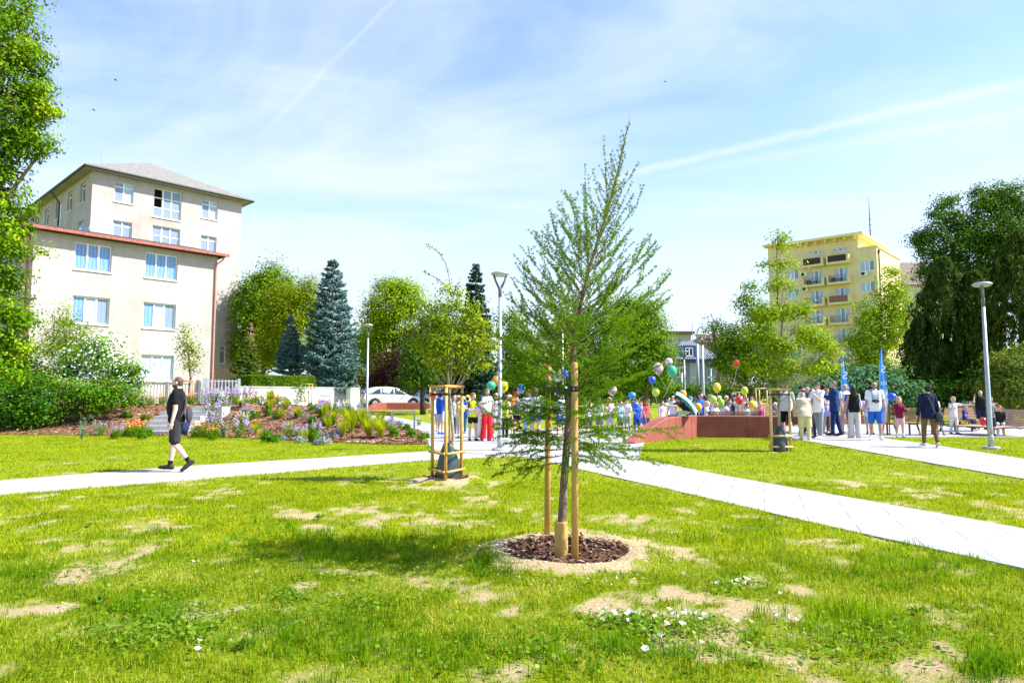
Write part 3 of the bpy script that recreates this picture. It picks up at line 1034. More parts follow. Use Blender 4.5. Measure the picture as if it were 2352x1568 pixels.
def weeping(name, label, u, va, vb, hw, Y, mat, seed, leaf=.3, n=9000, asp=.3, lump=9):
 """a tall cypress hung with drooping sprays"""
 rng = np.random.default_rng(seed)
 top = A(u, va, Y)
 k = mpp(Y)
 z0 = H(top.x, Y)
 bot = A(u, vb, Y).z - z0
 hh = top.z - z0
 t = empty(name, (top.x, Y, z0), 0, label, 'tree')
 nb = n // 45
 q = rng.uniform(0, 1, nb) ** .8
 a = rng.uniform(0, 2 * PI, nb)
 prof = np.minimum(1, ((1 - q) * 2.6 + .10)) * (.75 + .25 * q) * (.7 + .5 * vnoise(a * lump / 6.28, q * 7, seed))
 r = hw * k * prof * rng.uniform(.55, 1.05, nb)
 cz = bot + (hh - bot) * q
 P, D, Nn = [], [], []
 for i in range(nb):
  m = 45
  ln = rng.uniform(.5, 1.5) * leaf * 3.2
  s = rng.uniform(0, 1, m)
  w = rng.normal(0, leaf * .55, m) * (1 - .6 * s)
  o = rng.normal(0, leaf * .3, m) + .2 * ln * np.sin(s * 2.4)
  ca, sa = math.cos(a[i]), math.sin(a[i])
  P.append(np.stack([(r[i] + o) * ca - w * sa, (r[i] + o) * sa + w * ca, cz[i] - s * ln], 1))
  D.append(np.stack([rng.normal(0, .3, m), rng.normal(0, .3, m), -np.ones(m)], 1))
  Nn.append(np.stack([ca + rng.normal(0, .5, m), sa + rng.normal(0, .5, m), rng.normal(.3, .3, m)], 1))
 leaves('crown', np.concatenate(P), unit(np.concatenate(Nn)), unit(np.concatenate(D)), leaf * rng.uniform(.7, 1.3, nb * 45), asp, mat, t, fold=.4)
 mb = MB()
 mb.tube([(0, 0, -.1), (0, 0, hh * .5), (0, 0, hh * .95)], [hh * .025, hh * .018, .02], 8)
 mb.build('trunk', bark_dark, t, True)
 return t
blob_tree('lime_tree', 'tall lime tree with sunlit yellow-green foliage hanging in front of the cream building', 15.0,
  [(-5, -70, 105, 80), (-20, 60, 125, 95), (-10, 170, 118, 80), (5, 262, 124, 66), (-20, 335, 130, 44), (92, 322, 36, 26), (-45, 400, 110, 50), (-30, 470, 100, 50), (-20, 530, 85, 36), (20, 576, 56, 20), (88, 578, 30, 9),
  (-25, 650, 85, 52), (18, 722, 60, 30), (52, 742, 28, 20), (-20, 790, 80, 48), (40, 800, 32, 16), (0, 850, 55, 30), (108, 250, 26, 20), (70, 130, 40, 40), (80, 210, 36, 24)],
  .085, L_lime, 101, cov=3.0, base_u=-170, trunk_r=.24, limbs=26, crad=3.4, droop=.4)
blob_tree('broadleaf_tree', 'tall dark green broadleaf tree beside the cream building end wall', 60, [(600, 705, 62, 66), (628, 640, 34, 44), (570, 700, 30, 60), (652, 690, 46, 60), (600, 790, 60, 70), (590, 650, 26, 24), (560, 800, 30, 60)], .22, L_mid, 102, cov=2.6)
blob_tree('broadleaf_tree', 'yellowish green feathery tree between dark broadleaf and blue spruce', 55, [(660, 720, 56, 70), (702, 690, 30, 52), (640, 690, 30, 36), (690, 780, 56, 60), (716, 660, 16, 26), (730, 740, 22, 60), (630, 800, 50, 50)], .18, L_olive, 103, cov=2.4, asp=.4)
conifer('conifer', 'half green conifer below a dead brown tip beside the cream building', 572, 772, 878, 42, 45, L_conif, 104, leaf=.17, levels=18, per=10, dens=1.0, power=.7, droop=.2)
conifer('dead_conifer_top', 'bare brown dead spire of a conifer above its green skirt', 577, 736, 815, 17, 45.3, L_dead, 105, leaf=.13, levels=14, per=6, dens=.6, power=.8, droop=.35, bark_m=bark_pale)
conifer('blue_spruce', 'small slender blue spruce beside the clipped hedge', 669, 720, 860, 42, 47, L_blue, 106, leaf=.15, levels=24, per=11, dens=1.4, power=.8, droop=.12, upt=.22)
conifer('blue_spruce', 'large broad blue spruce behind the white wall', 765, 592, 892, 72, 46, L_blue, 107, leaf=.19, levels=32, per=14, dens=1.7, power=.62, droop=.2, upt=.28, skirt=1.05)
blob_tree('maple_tree', 'bright yellow-green maple behind the white parked car', 56, [(905, 690, 52, 44), (872, 705, 34, 48), (945, 690, 38, 40), (905, 655, 34, 20), (880, 660, 14, 14), (940, 655, 16, 14), (868, 745, 30, 40), (930, 745, 56, 44), (890, 800, 44, 44), (850, 800, 20, 40), (945, 820, 44, 50), (900, 850, 60, 40)], .21, L_bright, 108, cov=2.6, asp=.5, up=.7)
blob_tree('purple_tree', 'dark purple-leaved tree above the white parked car', 52, [(905, 845, 46, 40), (982, 770, 24, 36), (975, 845, 40, 42), (860, 866, 26, 24), (1040, 855, 36, 42)], .2, L_purple, 109, cov=2.6)
blob_tree('small_tree', 'small dark green tree with thin black trunk leaning over the low red wall', 37, [(955, 842, 26, 44), (975, 800, 22, 40), (945, 878, 20, 22), (985, 850, 22, 40), (930, 890, 12, 10)], .16, L_dark, 110, cov=2.3, base_u=972, trunk_r=.14, bark_m=bark_dark)
conifer('spruce', 'dark spruce with narrow top behind the young staked hornbeam', 1093, 600, 905, 58, 50, L_spruce, 111, leaf=.22, levels=38, per=13, dens=1.6, power=.66, droop=.22, upt=.2)
blob_tree('undergrowth_tree', 'dark bushy tree behind the white garden wall with the car', 60, [(760, 872, 70, 22), (850, 872, 60, 30), (830, 800, 30, 50), (1000, 880, 90, 28), (1090, 870, 70, 40), (730, 850, 30, 30)], .2, L_dark, 112, cov=2.4)
blob_tree('broadleaf_tree', 'mid green tree filling the gap behind the young staked hornbeam', 55, [(1000, 765, 40, 50), (1045, 790, 48, 60), (960, 800, 36, 50), (1020, 850, 60, 40), (1075, 830, 40, 50), (1010, 715, 22, 26)], .19, L_mid, 180, cov=2.4)
blob_tree('broadleaf_tree', 'light green tree between the big blue spruce and the yellow-green maple', 66, [(838, 800, 26, 50), (860, 780, 26, 50), (845, 850, 40, 40), (842, 745, 12, 18)], .22, L_bright, 181, cov=2.2)
blob_tree('broadleaf_tree', 'mid green rounded tree just right of the tall central lamp', 58, [(1190, 800, 44, 56), (1175, 745, 22, 40), (1215, 850, 50, 46), (1165, 850, 30, 46), (1152, 735, 12, 22)], .19, L_mid, 113, cov=2.4)
blob_tree('broadleaf_tree', 'light green tree behind the middle of the larch crown', 62, [(1270, 800, 56, 52), (1300, 760, 40, 40), (1250, 850, 60, 46), (1310, 850, 60, 50)], .2, L_bright, 114, cov=2.4)
blob_tree('broadleaf_tree', 'dark green tree behind the thick side of the larch crown', 52, [(1370, 790, 56, 60), (1400, 740, 40, 50), (1350, 850, 60, 50), (1420, 850, 60, 50), (1330, 740, 30, 40)], .19, L_dark, 115, cov=2.4)
blob_tree('broadleaf_tree', 'dense sunlit green tree standing beside the blue roofed house', 46, [(1482, 700, 28, 34), (1494, 752, 44, 48), (1468, 760, 44, 60), (1505, 820, 42, 56), (1460, 840, 60, 56), (1520, 850, 24, 50), (1440, 720, 30, 40)], .17, L_mid, 116, cov=2.8)
for k_, (u_, lab_) in enumerate(((880, 'dark shrub bank under the maple behind the white car'), (985, 'dark shrub bank behind the leaning small tree'), (1090, 'dark shrub bank behind the children by the hornbeam frame'), (1195, 'mid green shrub bank right of the tall central lamp'), (1300, 'mid green shrub bank behind the larch trunk'), (1400, 'dark shrub bank behind the right side of the larch'), (1490, 'green shrub bank under the sunlit tree beside the house'))):
 blob_tree('shrub_bank', lab_, 64, [(u_ - 20, 893, 50, 24), (u_ + 30, 890, 50, 28), (u_, 872, 44, 24), (u_ + 10, 905, 70, 16)], .2, (L_dark, L_mid)[k_ in (3, 4, 6)], 160 + k_, cov=2.0, limbs=4, trunk_r=.06, cat='shrub')
for k_, (u_, lab_) in enumerate(((1575, 'dark shrub bank left of the grey house lamp posts'), (1680, 'dark shrub bank under the spreading tree by the grey house'), (1770, 'dark shrub bank behind the young oak frame'))):
 blob_tree('shrub_bank', lab_, 55, [(u_ - 25, 898, 44, 16), (u_ + 30, 900, 44, 18), (u_, 908, 70, 12)], .2, L_dark, 170 + k_, cov=2.0, limbs=4, trunk_r=.06, cat='shrub')
blob_tree('broadleaf_tree', 'dark green spreading tree between blue roofed house and yellow block', 50, [(1690, 775, 40, 40), (1722, 700, 22, 40), (1720, 660, 12, 16), (1690, 840, 52, 44), (1745, 800, 50, 52), (1662, 812, 24, 34), (1775, 850, 56, 40), (1745, 730, 26, 30), (1655, 750, 14, 12)], .18, L_mid, 117, cov=2.5)
blob_tree('pine_tree', 'sparse distant pine with bare reddish trunk above the house roof', 105, [(1645, 738, 14, 8), (1632, 750, 14, 5), (1658, 752, 18, 5), (1640, 764, 20, 5), (1664, 768, 16, 6), (1625, 775, 12, 4), (1648, 780, 18, 7), (1630, 792, 16, 7)], .5, L_pine, 118, cov=1.5, asp=.3, base_u=1648, trunk_r=.35, bark_m=M('pine_bark', (.30, .16, .09), .9, .3, 10), limbs=12, trunk_top=11.5)
blob_tree('broadleaf_tree', 'bright sunlit green tree in front of the yellow block near dark conifers', 62, [(2052, 640, 18, 34), (2040, 690, 34, 36), (2005, 745, 36, 36), (2068, 700, 24, 50), (1985, 715, 24, 22), (1972, 790, 30, 36), (2010, 815, 44, 34), (2050, 760, 40, 50), (1990, 845, 40, 24), (2040, 850, 50, 30)], .21, L_bright, 119, cov=2.4)
blob_tree('broadleaf_tree', 'huge dark green broadleaf tree towering behind the dark conifers', 64, [(2270, 520, 80, 56), (2335, 462, 66, 48), (2205, 560, 60, 50), (2132, 555, 36, 40), (2172, 490, 34, 34), (2112, 548, 22, 14), (2320, 600, 80, 80), (2200, 640, 60, 60), (2180, 460, 26, 12), (2270, 455, 46, 34), (2380, 520, 60, 70), (2150, 620, 40, 50)], .24, L_dark, 120, cov=2.9, crad=4.4)
weeping('weeping_cypress', 'tall dark weeping conifer with the highest drooping tip near the yellow block', 2165, 588, 925, 72, 44, L_cyp, 121, leaf=.24, n=30000)
weeping('weeping_cypress', 'dark weeping conifer just behind the right tall lamp post', 2232, 620, 930, 64, 43, L_cyp, 122, leaf=.24, n=24000)
weeping('weeping_cypress', 'shorter dark weeping conifer beside the spreading juniper', 2118, 725, 925, 54, 45, L_cyp, 123, leaf=.24, n=16000)
weeping('dark_cypress', 'massive dark conifer cut off by the edge beyond the golden juniper', 2335, 528, 940, 98, 39, L_cyp, 124, leaf=.22, n=40000)
blob_tree('dark_shrub', 'dark shaded shrub filling the gap under the weeping conifers', 42, [(2130, 915, 60, 30), (2200, 905, 70, 40), (2260, 900, 60, 50), (2070, 925, 50, 22)], .2, L_dark, 125, cov=1.8, cat='shrub', limbs=4, trunk_r=.05)
blob_tree('spreading_juniper', 'broad flat spreading blue-green juniper behind the group of adults', 35, [(1930, 885, 80, 26), (2015, 880, 80, 32), (2085, 900, 46, 26), (1858, 908, 46, 18), (1970, 858, 60, 16), (2040, 858, 46, 16), (1900, 905, 80, 24), (2000, 915, 110, 24)], .26, L_jun, 126, cov=3.0, asp=.3, up=.9, limbs=8, trunk_r=.08, cat='shrub', crad=2.4)
blob_tree('golden_juniper', 'yellow-green juniper bush with arching sprays beside the lamp base', 31, [(2312, 850, 40, 34), (2345, 830, 34, 36), (2300, 900, 50, 36), (2352, 895, 60, 56), (2282, 825, 14, 12), (2290, 810, 10, 8), (2335, 800, 14, 10)], .22, L_junyel, 127, cov=2.6, asp=.25, up=.4, limbs=8, trunk_r=.06, cat='shrub', crad=2.6)
def spray(t, off, tips, mat, rng, leaf, r=.006):
 P = []
 for pts in tips:
  mb = MB()
  pts = [Vector(p) - Vector(off) for p in pts]
  mb.tube(pts, [r * 1.6] + [r] * (len(pts) - 2) + [r * .4], 5)
  mb.build('branch', bark, t, True)
  for a, b in zip(pts[:-1], pts[1:]):
   n = max(2, int((b - a).length / leaf * 2.2))
   for i in range(n):
    P.append(a.lerp(b, rng.uniform(0, 1)))
 if P:
  P = np.array(P) + rng.normal(0, leaf * .35, (len(P), 3))
  n = len(P)
  leaves('foliage', P, unit(rng.normal(0, .6, (n, 3)) + np.array([0, -.2, .8])), unit(rng.normal(0, 1, (n, 3))), leaf * rng.uniform(.7, 1.2, n), .6, mat, t)
def horn_extra(t, off, P, O, rng):
 Y = HORNC.y
 q = lambda *uv: [A(u, v, Y + rng.normal(0, .08)) for u, v in uv]
 spray(t, off, [q((1036, 680), (1032, 640), (1024, 605), (1008, 580), (978, 560)), q((1030, 660), (1005, 640), (985, 630), (968, 622)), q((1040, 680), (1052, 650), (1060, 640)), q((1060, 740), (1100, 705), (1128, 690)),
    q((1000, 740), (975, 705), (965, 690)), q((1070, 760), (1110, 740), (1140, 745)), q((1000, 790), (965, 790), (948, 800))], L_horn, rng, .05)
blob_tree('young_hornbeam', 'young hornbeam with olive green leaves tied inside a wooden stake frame', HORNC.y,
  [(1030, 800, 62, 44), (1005, 745, 38, 36), (1068, 735, 40, 40), (1040, 700, 34, 26), (1092, 795, 36, 40), (982, 800, 26, 34), (1050, 848, 50, 18), (1000, 840, 34, 18), (1030, 765, 60, 30), (1105, 750, 18, 24), (1110, 835, 26, 16), (1020, 668, 16, 22), (1055, 672, 16, 20), (1128, 790, 16, 20), (955, 790, 14, 18), (975, 735, 14, 18), (985, 700, 10, 14), (1090, 705, 14, 14)],
  .052, L_horn, 130, cov=1.25, asp=.6, base_u=1034, trunk_r=.028, bark_m=bark_pale, limbs=22, trunk_top=3.0, extra=horn_extra, clump=14, shell=.15, crad=3.6)
def oak_extra(t, off, P, O, rng):
 Y = OAKC.y
 q = lambda *uv: [A(u, v, Y + rng.normal(0, .1)) for u, v in uv]
 spray(t, off, [q((1786, 700), (1785, 640), (1784, 580), (1788, 525)), q((1785, 612), (1760, 606), (1735, 612)), q((1785, 606), (1815, 602), (1832, 600)), q((1786, 560), (1800, 550), (1816, 530))], L_oak, rng, .07, .009)
blob_tree('young_oak', 'young bright green oak in layered tiers tied inside a wooden stake frame', OAKC.y,
  [(1800, 540, 13, 8), (1788, 552, 9, 18), (1804, 568, 16, 8), (1757, 611, 18, 6), (1812, 606, 20, 6), (1786, 610, 16, 9), (1790, 652, 24, 16), (1766, 664, 12, 8), (1822, 664, 14, 7), (1762, 722, 40, 24), (1812, 716, 34, 22), (1742, 765, 40, 20),
  (1852, 765, 44, 24), (1790, 795, 56, 22), (1885, 792, 38, 18), (1735, 832, 38, 16), (1800, 848, 56, 16), (1872, 842, 48, 18), (1908, 805, 22, 14), (1845, 708, 16, 20), (1725, 845, 20, 14), (1905, 850, 24, 8)],
  .082, L_oak, 131, cov=2.7, asp=.5, base_u=1787, trunk_r=.035, bark_m=bark_pale, limbs=26, trunk_top=4.5, extra=oak_extra, clump=18, shell=.2, up=.8, crad=3.6)
blob_tree('young_tree', 'slender young tree with reddish green leaves before the cream annex wall', 31.5, [(427, 762, 7, 22), (430, 800, 15, 26), (438, 838, 17, 20), (447, 805, 9, 18), (425, 780, 9, 16)], .10, L_horn, 132, cov=1.6, base_u=436, trunk_r=.035, limbs=14, clump=7, shell=.2, trunk_top=2.6)
blob_tree('young_tree', 'low sparse young tree in its stake frame by the white wall', 34.5, [(690, 898, 14, 12), (684, 888, 8, 7), (700, 890, 10, 8), (696, 910, 9, 8)], .10, L_mid, 133, cov=1.3, base_u=701, trunk_r=.025, limbs=8, clump=6, shell=.2)
def petals(n, size, mat, name='blossom', up=.6, rad=1.0):
 def f(t, off, P, O, rng):
  k = rng.integers(0, len(P), n)
  Q = P[k] + O[k] * size * 1.5 + rng.normal(0, size * 2.2, (n, 3)) - off
  leaves(name, Q, unit(O[k] + rng.normal(0, .4, (n, 3)) + np.array([0, -.4, up])), unit(rng.normal(0, 1, (n, 3))), size * rng.uniform(.7, 1.3, n), .9, mat, t)
 return f
blob_tree('feathery_shrub', 'tall light green feathery shrub rising against the cream annex wall', 29, [(149, 722, 12, 30), (152, 770, 28, 36), (132, 800, 30, 28), (190, 778, 18, 34), (172, 815, 44, 26), (120, 770, 14, 16), (172, 745, 12, 14)], .13, L_feather, 140, cov=2.0, asp=.35, base_u=160, trunk_r=.05, cat='shrub')
blob_tree('mock_orange', 'flowering shrub covered in small white blossoms below the annex windows', 27.8, [(192, 836, 44, 34), (232, 822, 44, 38), (268, 846, 40, 34), (302, 862, 20, 18), (155, 842, 36, 24), (310, 895, 22, 16), (215, 790, 22, 18), (285, 880, 30, 26), (250, 785, 12, 14), (320, 850, 10, 12)], .12, L_bush, 141, cov=2.2, base_u=235, trunk_r=.05, cat='shrub', extra=petals(2300, .085, P_white))
blob_tree('rose_shrub', 'dense dark green shrub with a few orange buds at the mulch edge', 25.9, [(55, 930, 72, 36), (10, 905, 60, 50), (95, 905, 36, 30), (40, 962, 84, 20), (118, 945, 26, 28), (70, 880, 40, 20)], .10, L_rose, 142, cov=2.4, base_u=60, trunk_r=.04, cat='shrub', extra=petals(200, .06, P_orange))
blob_tree('leafy_shrub', 'wide fresh green shrub with orange flecks under the white blossoming shrub', 26.6, [(222, 900, 56, 28), (180, 895, 46, 30), (270, 905, 40, 24), (160, 925, 36, 28), (220, 925, 50, 20), (125, 885, 30, 22)], .10, L_bush, 143, cov=2.4, base_u=205, trunk_r=.04, cat='shrub', extra=petals(170, .055, P_orange))
blob_tree('tall_shrub', 'big dark shrub at the corner of the annex under the lime', 30, [(20, 850, 60, 50), (70, 850, 40, 30), (-20, 800, 60, 60), (90, 870, 30, 20)], .13, L_dark, 144, cov=2.2, base_u=25, trunk_r=.06, cat='shrub')
def hedge_box(name, label, u0, u1, vt, vb, Y, Y1, depth, leaf, mat, seed):
 rng = np.random.default_rng(seed)
 a, b = A(u0, vt, Y), A(u1, vt, Y1)
 yw = math.atan2(b.y - a.y, b.x - a.x)
 zb = A(u0, vb, Y).z
 c = Vector(((a.x + b.x) / 2 - math.sin(yw) * depth / 2, (a.y + b.y) / 2 + math.cos(yw) * depth / 2, zb))
 w, d, h = math.hypot(b.x - a.x, b.y - a.y) / 2, depth / 2, a.z - zb
 t = empty(name, c, yw, label, 'hedge')
 n = int(5.5 * (2 * w * (h + 2 * d) + 4 * d * h) / (leaf * leaf * .3))
 P = rng.uniform(-1, 1, (n, 3))
 f = rng.integers(0, 5, n)
 Nn = np.zeros((n, 3))
 for k, (ax, sg) in enumerate(((1, -1), (2, 1), (2, 1), (0, 1), (0, -1))):
  m = f == k
  P[m, ax] = sg * (1 - np.abs(rng.normal(0, .06, m.sum())))
  Nn[m, ax] = sg
 P = P * np.array([w, d, h / 2]) + np.array([0, 0, h / 2]) + rng.normal(0, .035, (n, 3))
 leaves('foliage', P, unit(Nn + rng.normal(0, .5, (n, 3))), unit(rng.normal(0, 1, (n, 3)) + np.array([0, 0, .7])), leaf * rng.uniform(.7, 1.3, n), .55, mat, t)
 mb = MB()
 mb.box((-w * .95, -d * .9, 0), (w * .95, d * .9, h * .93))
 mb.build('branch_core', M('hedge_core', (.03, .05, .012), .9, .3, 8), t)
 return t
hedge_box('clipped_hedge', 'long low clipped green hedge on top of the white wall', 578, 724, 863, 889, 37.4, 40.0, 1.4, .10, L_hedge, 150)
# ------------------------------------------------------------------ buildings
class Face:
 """a vertical wall plane: origin o at its foot, d along the wall (to the right as seen from outside), n outwards"""
 def __init__(s, o, d):
  s.o = Vector(o)
  s.d = Vector(d).normalized()
  s.n = Vector((s.d.y, -s.d.x, 0))
 def uv(s, u, v):
  r = ray(u, v)
  c = Vector((0, 0, CAMH))
  t = (s.o - c).dot(s.n) / r.dot(s.n)
  p = c + r * t
  return (p - s.o).dot(s.d), p.z - s.o.z
 def P(s, a, z, out=0.0):
  return s.o + s.d * a + s.n * out + Vector((0, 0, z))
 def mtx(s, a=0, z=0, out=0.0):
  p = s.P(a, z, out)
  d, n = s.d, s.n     # local x along the wall, y into the wall, z up
  return Matrix(((d.x, -n.x, 0, p.x), (d.y, -n.y, 0, p.y), (0, 0, 1, p.z), (0, 0, 0, 1)))
def wall_grid(mb, F, W, Hh, holes, depth=.22, inv=None):
 xs = sorted(set([0, W] + [q for h in holes for q in (h[0], h[1])]))
 zs = sorted(set([0, Hh] + [q for h in holes for q in (h[2], h[3])]))
 T = (lambda p: inv @ p) if inv is not None else (lambda p: p)
 for i in range(len(xs) - 1):
  for j in range(len(zs) - 1):
   cx, cz = (xs[i] + xs[i + 1]) / 2, (zs[j] + zs[j + 1]) / 2
   if any(h[0] < cx < h[1] and h[2] < cz < h[3] for h in holes):
    continue
   mb.poly([T(F.P(a, z)) for a, z in ((xs[i], zs[j]), (xs[i + 1], zs[j]), (xs[i + 1], zs[j + 1]), (xs[i], zs[j + 1]))])
 for x0, x1, z0, z1 in [h[:4] for h in holes]:
  c = [(x0, z0), (x1, z0), (x1, z1), (x0, z1)]
  for k in range(4):
   a, b = c[k], c[(k + 1) % 4]
   mb.poly([T(F.P(a[0], a[1])), T(F.P(a[0], a[1], -depth)), T(F.P(b[0], b[1], -depth)), T(F.P(b[0], b[1]))])
white_pvc = M('white_window_frame', (.80, .80, .79), .45, .03, 3)
sill_mat = M('pale_sill', (.72, .71, .68), .6, .06, 4)
dark_room = M('dark_room', (.012, .012, .012), .9, .1, 2)
brass = M('steel_fitting', (.45, .45, .46), .4, .1, 5, metal=.8)
def pane_mat(name, col, fold=0.25, scale=14, rough=.12):
 if name in MATS:
  return MATS[name]
 m, nt, out = _nt(name)
 L = nt.links.new
 tc = N(nt, 'ShaderNodeTexCoord')
 wv = N(nt, 'ShaderNodeTexWave', bands_direction='X')
 wv.inputs['Scale'].default_value = scale * .16
 wv.inputs['Distortion'].default_value = 2.2
 wv.inputs['Detail'].default_value = 2
 L(tc.outputs['Object'], wv.inputs['Vector'])
 cr = N(nt, 'ShaderNodeValToRGB')
 cr.color_ramp.elements[0].color = rgb(mulc(col, 1 - fold))  # fold shading put into the pane colour as darker and lighter bands
 cr.color_ramp.elements[1].color = rgb(mulc(col, 1 + fold * .6))
 L(wv.outputs['Fac'], cr.inputs['Fac'])
 b = N(nt, 'ShaderNodeBsdfPrincipled')
 b.inputs['Roughness'].default_value = .6
 b.inputs['Coat Weight'].default_value = .8
 b.inputs['Coat Roughness'].default_value = .02
 b.inputs['Coat IOR'].default_value = 1.45
 L(cr.outputs[0], b.inputs['Base Color'])
 L(b.outputs[0], out.inputs[0])
 MATS[name] = m
 return m
curtain_blue = pane_mat('glass_over_blue_curtain', (.13, .27, .56))
curtain_pale = pane_mat('glass_over_pale_blind', (.36, .46, .56), .05)
glass_grey = pane_mat('glass_over_grey_room', (.17, .23, .32), .12)
glass_dark = pane_mat('glass_over_dark_room', (.05, .06, .075), .1)
def window(F, root, x0, x1, z0, z1, cols, rows, glass, depth=.16, frame=.07, sill=True, inv_loc=None, transom=None, skip=(), name='window', label=None):
 """a window part (frame) in its opening, with its panes and sill as sub-parts"""
 W, Hh = x1 - x0, z1 - z0
 base = Vector(root.location)
 w = MB()
 mt = F.mtx(x0, z0, -depth)
 mt.translation -= base
 def bx(a0, a1, b0, b1, y0, y1, mb):
  mb.box((a0, y0, b0), (a1, y1, b1), mt)
 bx(0, frame, 0, Hh, -.03, .05, w)
 bx(W - frame, W, 0, Hh, -.03, .05, w)
 bx(frame, W - frame, 0, frame, -.028, .048, w)
 bx(frame, W - frame, Hh - frame, Hh, -.028, .048, w)
 fw = frame * 1.5
 xc = [frame + (W - 2 * frame) * i / cols for i in range(cols + 1)]
 for i in range(1, cols):
  bx(xc[i] - fw / 2, xc[i] + fw / 2, frame, Hh - frame, -.024, .044, w)
 if transom:
  zr = [0] + [q * Hh for q in transom] + [Hh]
 else:
  zr = [Hh * i / rows for i in range(rows + 1)]
 for i in range(1, len(zr) - 1):
  for c in range(cols):
   bx(xc[c] + (fw / 2 if c else 0), xc[c + 1] - (fw / 2 if c < cols - 1 else 0), zr[i] - fw * .4, zr[i] + fw * .4, -.020, .040, w)
 o = w.build(name, white_pvc, root)
 if label:
  o['label'] = label
 gls = glass if isinstance(glass, (list, tuple)) else [glass] * cols
 for c in range(cols):
  for r in range(len(zr) - 1):
   g = MB()
   q = (c, r)
   gm = gls[c % len(gls)]
   if q in skip:
    gm = dark_room  # open casement: black sheet painted in for the unlit room, no glass
   yy = .012 if q not in skip else .5
   g.poly([mt @ Vector((xc[c] + .01, yy, max(zr[r], .01))), mt @ Vector((xc[c + 1] - .01, yy, max(zr[r], .01))), mt @ Vector((xc[c + 1] - .01, yy, min(zr[r + 1], Hh - .01))), mt @ Vector((xc[c] + .01, yy, min(zr[r + 1], Hh - .01)))])
   link('pane', g.mesh('pane'), gm, o)
 if sill:
  g = MB()
  g.box((-.05, -depth - .07, -.07), (W + .05, -.035, -.002), mt)
  g.build('sill', sill_mat, o)
 return o
def gutter(mb, pts, r=.07):
 mb.tube(pts, r, 8)
def plaster_mat(name, col, stain, amt=.5):
 if name in MATS:
  return MATS[name]
 m, nt, out = _nt(name)
 L = nt.links.new
 tc = N(nt, 'ShaderNodeTexCoord')
 def noise(sc, st, det=6, rough=.6):
  mp = N(nt, 'ShaderNodeMapping')
  mp.inputs['Scale'].default_value = st
  L(tc.outputs['Object'], mp.inputs['Vector'])
  n = N(nt, 'ShaderNodeTexNoise')
  n.inputs['Scale'].default_value = sc
  n.inputs['Detail'].default_value = det
  n.inputs['Roughness'].default_value = rough
  L(mp.outputs[0], n.inputs['Vector'])
  return n.outputs['Fac']
 def mr(x, a, b, c, d):
  n = N(nt, 'ShaderNodeMapRange', interpolation_type='SMOOTHSTEP')
  L(x, n.inputs[0])
  for i, q in enumerate((a, b, c, d)):
   n.inputs[i + 1].default_value = q
  return n.outputs[0]
 mx = N(nt, 'ShaderNodeMix', data_type='RGBA')
 L(mr(noise(.28, (1, 1, 1.0), 6, .62), .42, .74, 0, amt), mx.inputs['Factor'])
 mx.inputs['A'].default_value = rgb(col)
 mx.inputs['B'].default_value = rgb(stain)
 mx2 = N(nt, 'ShaderNodeMix', data_type='RGBA', blend_type='MULTIPLY')
 mx2.inputs['Factor'].default_value = 1
 L(mx.outputs['Result'], mx2.inputs['A'])
 L(mr(noise(1.6, (1.6, 1.6, .25), 7, .7), .3, .75, 1.04, .90), mx2.inputs['B'])
 b = N(nt, 'ShaderNodeBsdfPrincipled')
 b.inputs['Roughness'].default_value = .9
 b.inputs['Specular IOR Level'].default_value = .15
 L(mx2.outputs['Result'], b.inputs['Base Color'])
 bp = N(nt, 'ShaderNodeBump')
 bp.inputs['Strength'].default_value = .25
 bp.inputs['Distance'].default_value = .02
 L(noise(9, (1, 1, 1), 6, .7), bp.inputs['Height'])
 L(bp.outputs[0], b.inputs['Normal'])
 L(b.outputs[0], out.inputs[0])
 MATS[name] = m
 return m
cream = plaster_mat('cream_plaster', (.435, .392, .36), (.335, .27, .215), .85)
def tile_roof_mat(name, col, sx=9, sz=5):
 m, nt, out = _nt(name)
 L = nt.links.new
 tc = N(nt, 'ShaderNodeTexCoord')
 w = N(nt, 'ShaderNodeTexWave', bands_direction='X', wave_profile='SIN')
 w.inputs['Scale'].default_value = sx * .16
 L(tc.outputs['UV'], w.inputs['Vector'])
 w2 = N(nt, 'ShaderNodeTexWave', bands_direction='Y', wave_profile='SAW')
 w2.inputs['Scale'].default_value = sz * .16
 L(tc.outputs['UV'], w2.inputs['Vector'])
 no = N(nt, 'ShaderNodeTexNoise')
 no.inputs['Scale'].default_value = 3
 no.inputs['Detail'].default_value = 6
 L(tc.outputs['UV'], no.inputs['Vector'])
 cr = N(nt, 'ShaderNodeValToRGB')
 cr.color_ramp.elements[0].position = .3
 cr.color_ramp.elements[0].color = rgb(mulc(col, .72))
 cr.color_ramp.elements[1].position = .7
 cr.color_ramp.elements[1].color = rgb(mulc(col, 1.15))
 L(no.outputs['Fac'], cr.inputs['Fac'])
 ad = N(nt, 'ShaderNodeMath', operation='MULTIPLY_ADD')
 L(w2.outputs['Fac'], ad.inputs[0])
 ad.inputs[1].default_value = .6
 L(w.outputs['Fac'], ad.inputs[2])
 b = N(nt, 'ShaderNodeBsdfPrincipled')
 b.inputs['Roughness'].default_value = .7
 L(cr.outputs[0], b.inputs['Base Color'])
 bp = N(nt, 'ShaderNodeBump')
 bp.inputs['Strength'].default_value = 1.0
 bp.inputs['Distance'].default_value = .09
 L(ad.outputs[0], bp.inputs['Height'])
 L(bp.outputs[0], b.inputs['Normal'])
 L(b.outputs[0], out.inputs[0])
 MATS[name] = m
 return m
